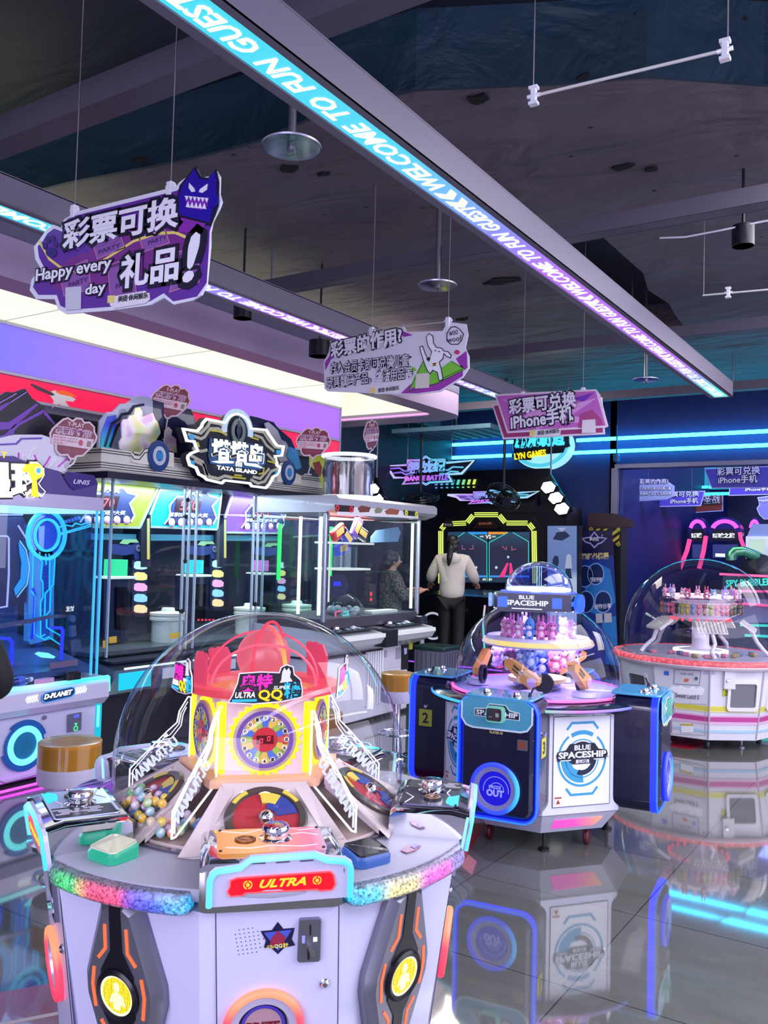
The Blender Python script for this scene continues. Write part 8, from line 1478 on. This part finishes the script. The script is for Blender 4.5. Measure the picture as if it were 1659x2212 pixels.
q = at_y(1625, 1225, 12.6); t = thing('ball_game_counter', 'pink edged game counter with cyan lettering behind the white sweet machine', 'arcade machine', (q.x, 12.6, 0))
P = Plane((0, 12.4, 0), (0, -1, 0)); a = P.M @ P.p(1560, 1245).to_3d(); b = MB(); b.box((a.x + .9, 13.1, a.z / 2), (1.8, 1.3, a.z)); b.to('counter', mat('#5a5e7c', .4), t)
c = part(P, 'name_panel', mat('#2e4a5a', .35), t, 0, .03, [[(1562, 1246), (1690, 1242), (1690, 1272), (1562, 1272)]]); lettering(P, glow('#3ef0d8', 1.2), c, [('SPY BUBBLER', (1570, 1268), (1668, 1264), 15)], .03, .01, bold=.02)
part(P, 'pink_edge', glow('#ff6aa8', 1.3), t, 0, .06, (), [[(1556, 1240), (1690, 1246)], [(1560, 1276), (1690, 1278)], [(1556, 1300), (1690, 1310)]], .03); part(P, 'cyan_edge', glow('#4af0e0', 1.0), t, 0, .05, (), [[(1600, 1350), (1690, 1352)], [(1610, 1372), (1690, 1376)]], .03)
part(P, 'toy_window', mat('#8a90b8', .2, 0, .5, .5), t, .0, .02, [[(1565, 1290), (1690, 1296), (1690, 1345), (1565, 1345)]])
t = thing('green_hoop', 'large green glowing hoop leaning above the pink edged counter', 'game hoop', at_y(1575, 1200, 12.9))
b = MB(); pts = [at_y(x, y, 12.9 + .004 * (x - 1575)) for x, y in ((1579, 1210), (1578, 1200), (1586, 1192), (1605, 1191), (1630, 1200), (1655, 1213), (1680, 1230), (1700, 1250))]; b.tube(pts, .075, 10); b.to('hoop', mat('#3a8a6a', .25, .2, .5, .5), t, 60); b = MB(); b.tube([p + Vector((0, -.06, .045)) for p in pts], .015, 6); b.to('hoop_light', glow('#8af0b0', 1.0), t)
b = MB(); q = at_y(1640, 1235, 13.1); b.lathe(((.02, -.1), (.25, 0), (.25, .04), (.1, .1)), q, 20, 'Y'); b.cyl((q.x, q.y + .2, q.z / 2), .04, q.z, 10); b.to('hoop_stand', mat('#2a2e3a', .4), t)

# ================================================================== people
def skin(name, joints, bones, m, parent=None, sub=2):
    """Continuous body surface grown over a jointed skeleton: joints {name: (pos, radius)}; the first joint is the root."""
    names = list(joints); me = bpy.data.meshes.new(name); me.from_pydata([joints[n][0] for n in names], [(names.index(a), names.index(b_)) for a, b_ in bones], []); o = bpy.data.objects.new(name, me); COL.objects.link(o)
    o.modifiers.new('skin', 'SKIN'); sl = me.skin_vertices[0].data
    for i, n in enumerate(names): r = joints[n][1]; sl[i].radius = r if hasattr(r, '__len__') else (r, r); sl[i].use_root = i == 0
    s = o.modifiers.new('sub', 'SUBSURF'); s.levels = sub; s.render_levels = sub
    me2 = bpy.data.meshes.new_from_object(o.evaluated_get(bpy.context.evaluated_depsgraph_get())); bpy.data.objects.remove(o); bpy.data.meshes.remove(me)
    o = bpy.data.objects.new(name, me2); COL.objects.link(o); me2.name = name; me2.materials.clear(); me2.materials.append(m); me2.polygons.foreach_set('use_smooth', [True] * len(me2.polygons))
    if parent is not None: o.parent = parent
    return o
def person(loc, rz, s, label, top, low, shoe, hair, rh, lh, re, le, pony=True, long_top=0.0, skinc='#c99478'):
    """Standing figure 1.0 = full height, back of the head towards -Y; rh/lh = hands, re/le = elbows."""
    t = thing('person', label, 'person', loc, rz); SK = mat(skinc, .55); K = lambda p: tuple(c * s for c in p); H_ = lambda r: tuple(c * s for c in r) if hasattr(r, '__len__') else r * s
    base = {'pelvis': ((0, 0, .50), (.075, .06)), 'waist': ((0, .0, .60), (.07, .052)), 'chest': ((0, .0, .72), (.085, .06)), 'neckb': ((0, .0, .825), .034), 'neck': ((0, .008, .86), .03), 'head': ((0, .012, .905), (.045, .052)), 'crown': ((0, .006, .955), (.042, .05))}
    bones = [('pelvis', 'waist'), ('waist', 'chest'), ('chest', 'neckb'), ('neckb', 'neck'), ('neck', 'head'), ('head', 'crown')]
    for n, sx, hand, elb in (('r', 1, rh, re), ('l', -1, lh, le)):
        base[n + 'sh'] = ((sx * .10, 0, .80), .036); base[n + 'el'] = (elb, .026); base[n + 'wr'] = (hand, .018); hd = (Vector(hand) - Vector(elb)).normalized(); base[n + 'pl'] = (tuple(Vector(hand) + hd * .035), (.022, .012)); bones += [('chest', n + 'sh'), (n + 'sh', n + 'el'), (n + 'el', n + 'wr'), (n + 'wr', n + 'pl')]
        side = hd.cross(Vector((0, 0, 1))).normalized() if abs(hd.z) < .9 else Vector((1, 0, 0)); pp = Vector(hand) + hd * .035
        for i, (k, L_) in enumerate(((-.016, .036), (-.0055, .042), (.0055, .040), (.016, .031))):
            r0 = pp + side * k + hd * .012; base['%sf%d' % (n, i)] = (tuple(r0), .0062); base['%sg%d' % (n, i)] = (tuple(r0 + hd * L_ * .55 + Vector((0, 0, -.004))), .0056); base['%sh%d' % (n, i)] = (tuple(r0 + hd * L_ + Vector((0, 0, -.014))), .0046); bones += [(n + 'pl', '%sf%d' % (n, i)), ('%sf%d' % (n, i), '%sg%d' % (n, i)), ('%sg%d' % (n, i), '%sh%d' % (n, i))]
        t0 = Vector(hand) + hd * .02 - side * sx * .02; base[n + 't0'] = (tuple(t0), .007); base[n + 't1'] = (tuple(t0 + hd * .025 - side * sx * .014), .0055); bones += [(n + 'wr', n + 't0'), (n + 't0', n + 't1')]
        base[n + 'hp'] = ((sx * .05, 0, .48), .055); base[n + 'kn'] = ((sx * .055, .012, .27), .036); base[n + 'an'] = ((sx * .06, -.008, .045), .022); base[n + 'to'] = ((sx * .068, .07, .018), (.022, .014)); bones += [('pelvis', n + 'hp'), (n + 'hp', n + 'kn'), (n + 'kn', n + 'an'), (n + 'an', n + 'to')]
    body = skin('body', {n: (K(p), H_(r)) for n, (p, r) in base.items()}, bones, SK, t)
    b = MB(Matrix.Scale(s, 4)); b.sph((0, .012, .915), (.047, .056, .062), 16, 12); b.lathe(((.010, 0), (.002, .02)), (0, .066, .905), 8, 'Y')
    for x in (-1, 1): b.sph((x * .047, .006, .91), (.006, .012, .018), 8, 6)
    hd_ = b.to('face', SK, None, 60); hd_.parent = t
    b = MB(Matrix.Scale(s, 4))
    for x in (-.018, .018): b.sph((x, .064, .922), .006, 8, 6)
    e_ = b.to('eyes', mat('#1a1412', .2), None); e_.parent = t; b = MB(Matrix.Scale(s, 4)); b.sph((0, .064, .882), (.014, .006, .004), 8, 6); m_ = b.to('mouth', mat('#a85a54', .5), None); m_.parent = t
    TP = top; hl = .455 - long_top
    sj = {'chest': ((0, 0, .70), (.112, .085)), 'mid': ((0, .0, .60), (.108, .085)), 'hem': ((0, .0, hl), (.112, .088)), 'yoke': ((0, 0, .79), (.085, .06)), 'coll': ((0, .002, .842), .044)}
    sb = [('chest', 'mid'), ('mid', 'hem'), ('chest', 'yoke'), ('yoke', 'coll')]
    for n, sx, hand, elb in (('r', 1, rh, re), ('l', -1, lh, le)):
        cu_ = Vector(elb).lerp(Vector(hand), .62); sj[n + 'sh'] = ((sx * .105, 0, .79), .052); sj[n + 'el'] = (elb, .048); sj[n + 'cu'] = (tuple(cu_), .036); sb += [('yoke', n + 'sh'), (n + 'sh', n + 'el'), (n + 'el', n + 'cu')]
    skin('top', {n: (K(p), H_(r)) for n, (p, r) in sj.items()}, sb, TP, t)
    lj = {'hip': ((0, 0, .50), (.09, .072))}; lb = []
    for n, sx in (('r', 1), ('l', -1)): lj[n + 'h'] = ((sx * .05, 0, .46), .064); lj[n + 'k'] = ((sx * .055, .01, .27), .054); lj[n + 'a'] = ((sx * .06, -.006, .06), .046); lb += [('hip', n + 'h'), (n + 'h', n + 'k'), (n + 'k', n + 'a')]
    skin('trousers', {n: (K(p), H_(r)) for n, (p, r) in lj.items()}, lb, low, t)
    for sx in (1, -1): b = MB(Matrix.Translation((sx * .062 * s, .02 * s, 0)) @ Matrix.Rotation(R(-sx * 8), 4, 'Z') @ Matrix.Scale(s, 4)); b.loft([[(.028 * k * q.x, .075 * k * q.y, z) for q in ell(0, 0, 1, 1, 14)] for z, k in ((0, .95), (.012, 1), (.03, .95), (.045, .7))]); o = b.to('shoe', shoe, None, 50); o.parent = t
    b = MB(Matrix.Scale(s, 4)); b.sph((0, -.002, .928), (.058, .062, .062), 18, 12); b.sph((0, -.03, .895), (.05, .036, .05), 14, 10); o = b.to('hair', hair, None, 60); o.parent = t
    if pony: o = skin('ponytail', {n: (K(p), H_(r)) for n, (p, r) in {'a': ((.0, -.062, .905), .02), 'b': ((-.008, -.09, .86), .026), 'c': ((-.014, -.1, .80), .024), 'd': ((-.02, -.095, .74), .008)}.items()}, [('a', 'b'), ('b', 'c'), ('c', 'd')], hair, t)
    if pony: b = MB(Matrix.Scale(s, 4)); b.sph((0, -.055, .80), (.075, .04, .05), 14, 10); o = b.to('hood', TP, None, 60); o.parent = t
    return t
HOOD = mat('#ddd3c6', .8, 0, .3, 0, 9); BLK = mat('#0c0c12', .7); HAIR = mat('#0e0b10', .4)
q = atd(978, 1192, 11.3); person((q.x, q.y, .2), R(22), 1.64, 'woman seen from behind in a cream hoodie and black trousers playing the dance game', HOOD, BLK, mat('#d8b8a0', .6), HAIR, (.175, .21, .60), (-.19, .13, .60), (.165, .04, .665), (-.165, .0, .665))
m, nt, bb = newmat('patterned_cloth'); nn = nt.nodes.new('ShaderNodeTexNoise'); nn.inputs['Scale'].default_value = 26; cc_ = nt.nodes.new('ShaderNodeValToRGB'); cc_.color_ramp.elements[0].position = .42; cc_.color_ramp.elements[0].color = (.02, .018, .02, 1); cc_.color_ramp.elements[1].position = .6; cc_.color_ramp.elements[1].color = (.17, .14, .12, 1); nt.links.new(nn.outputs['Fac'], cc_.inputs[0]); nt.links.new(cc_.outputs[0], bb.inputs['Base Color']); bb.inputs['Roughness'].default_value = .8
q = atd(846, 1189, 10.3); person((q.x, q.y, 0), R(-40), 1.62, 'person in a dark patterned shirt behind the white glass cabinet, elbow showing at its side', m, BLK, BLK, HAIR, (.10, .2, .70), (-.12, .2, .7), (.225, .03, .655), (-.19, .05, .66), False)
q = atd(-158, 1168, 3.35); person((q.x, q.y, 0), R(50), 1.62, 'person in black clothing cut off by the left edge', BLK, BLK, BLK, HAIR, (.08, .2, .6), (-.1, .2, .6), (.17, .03, .63), (-.16, .02, .64), False, .06)
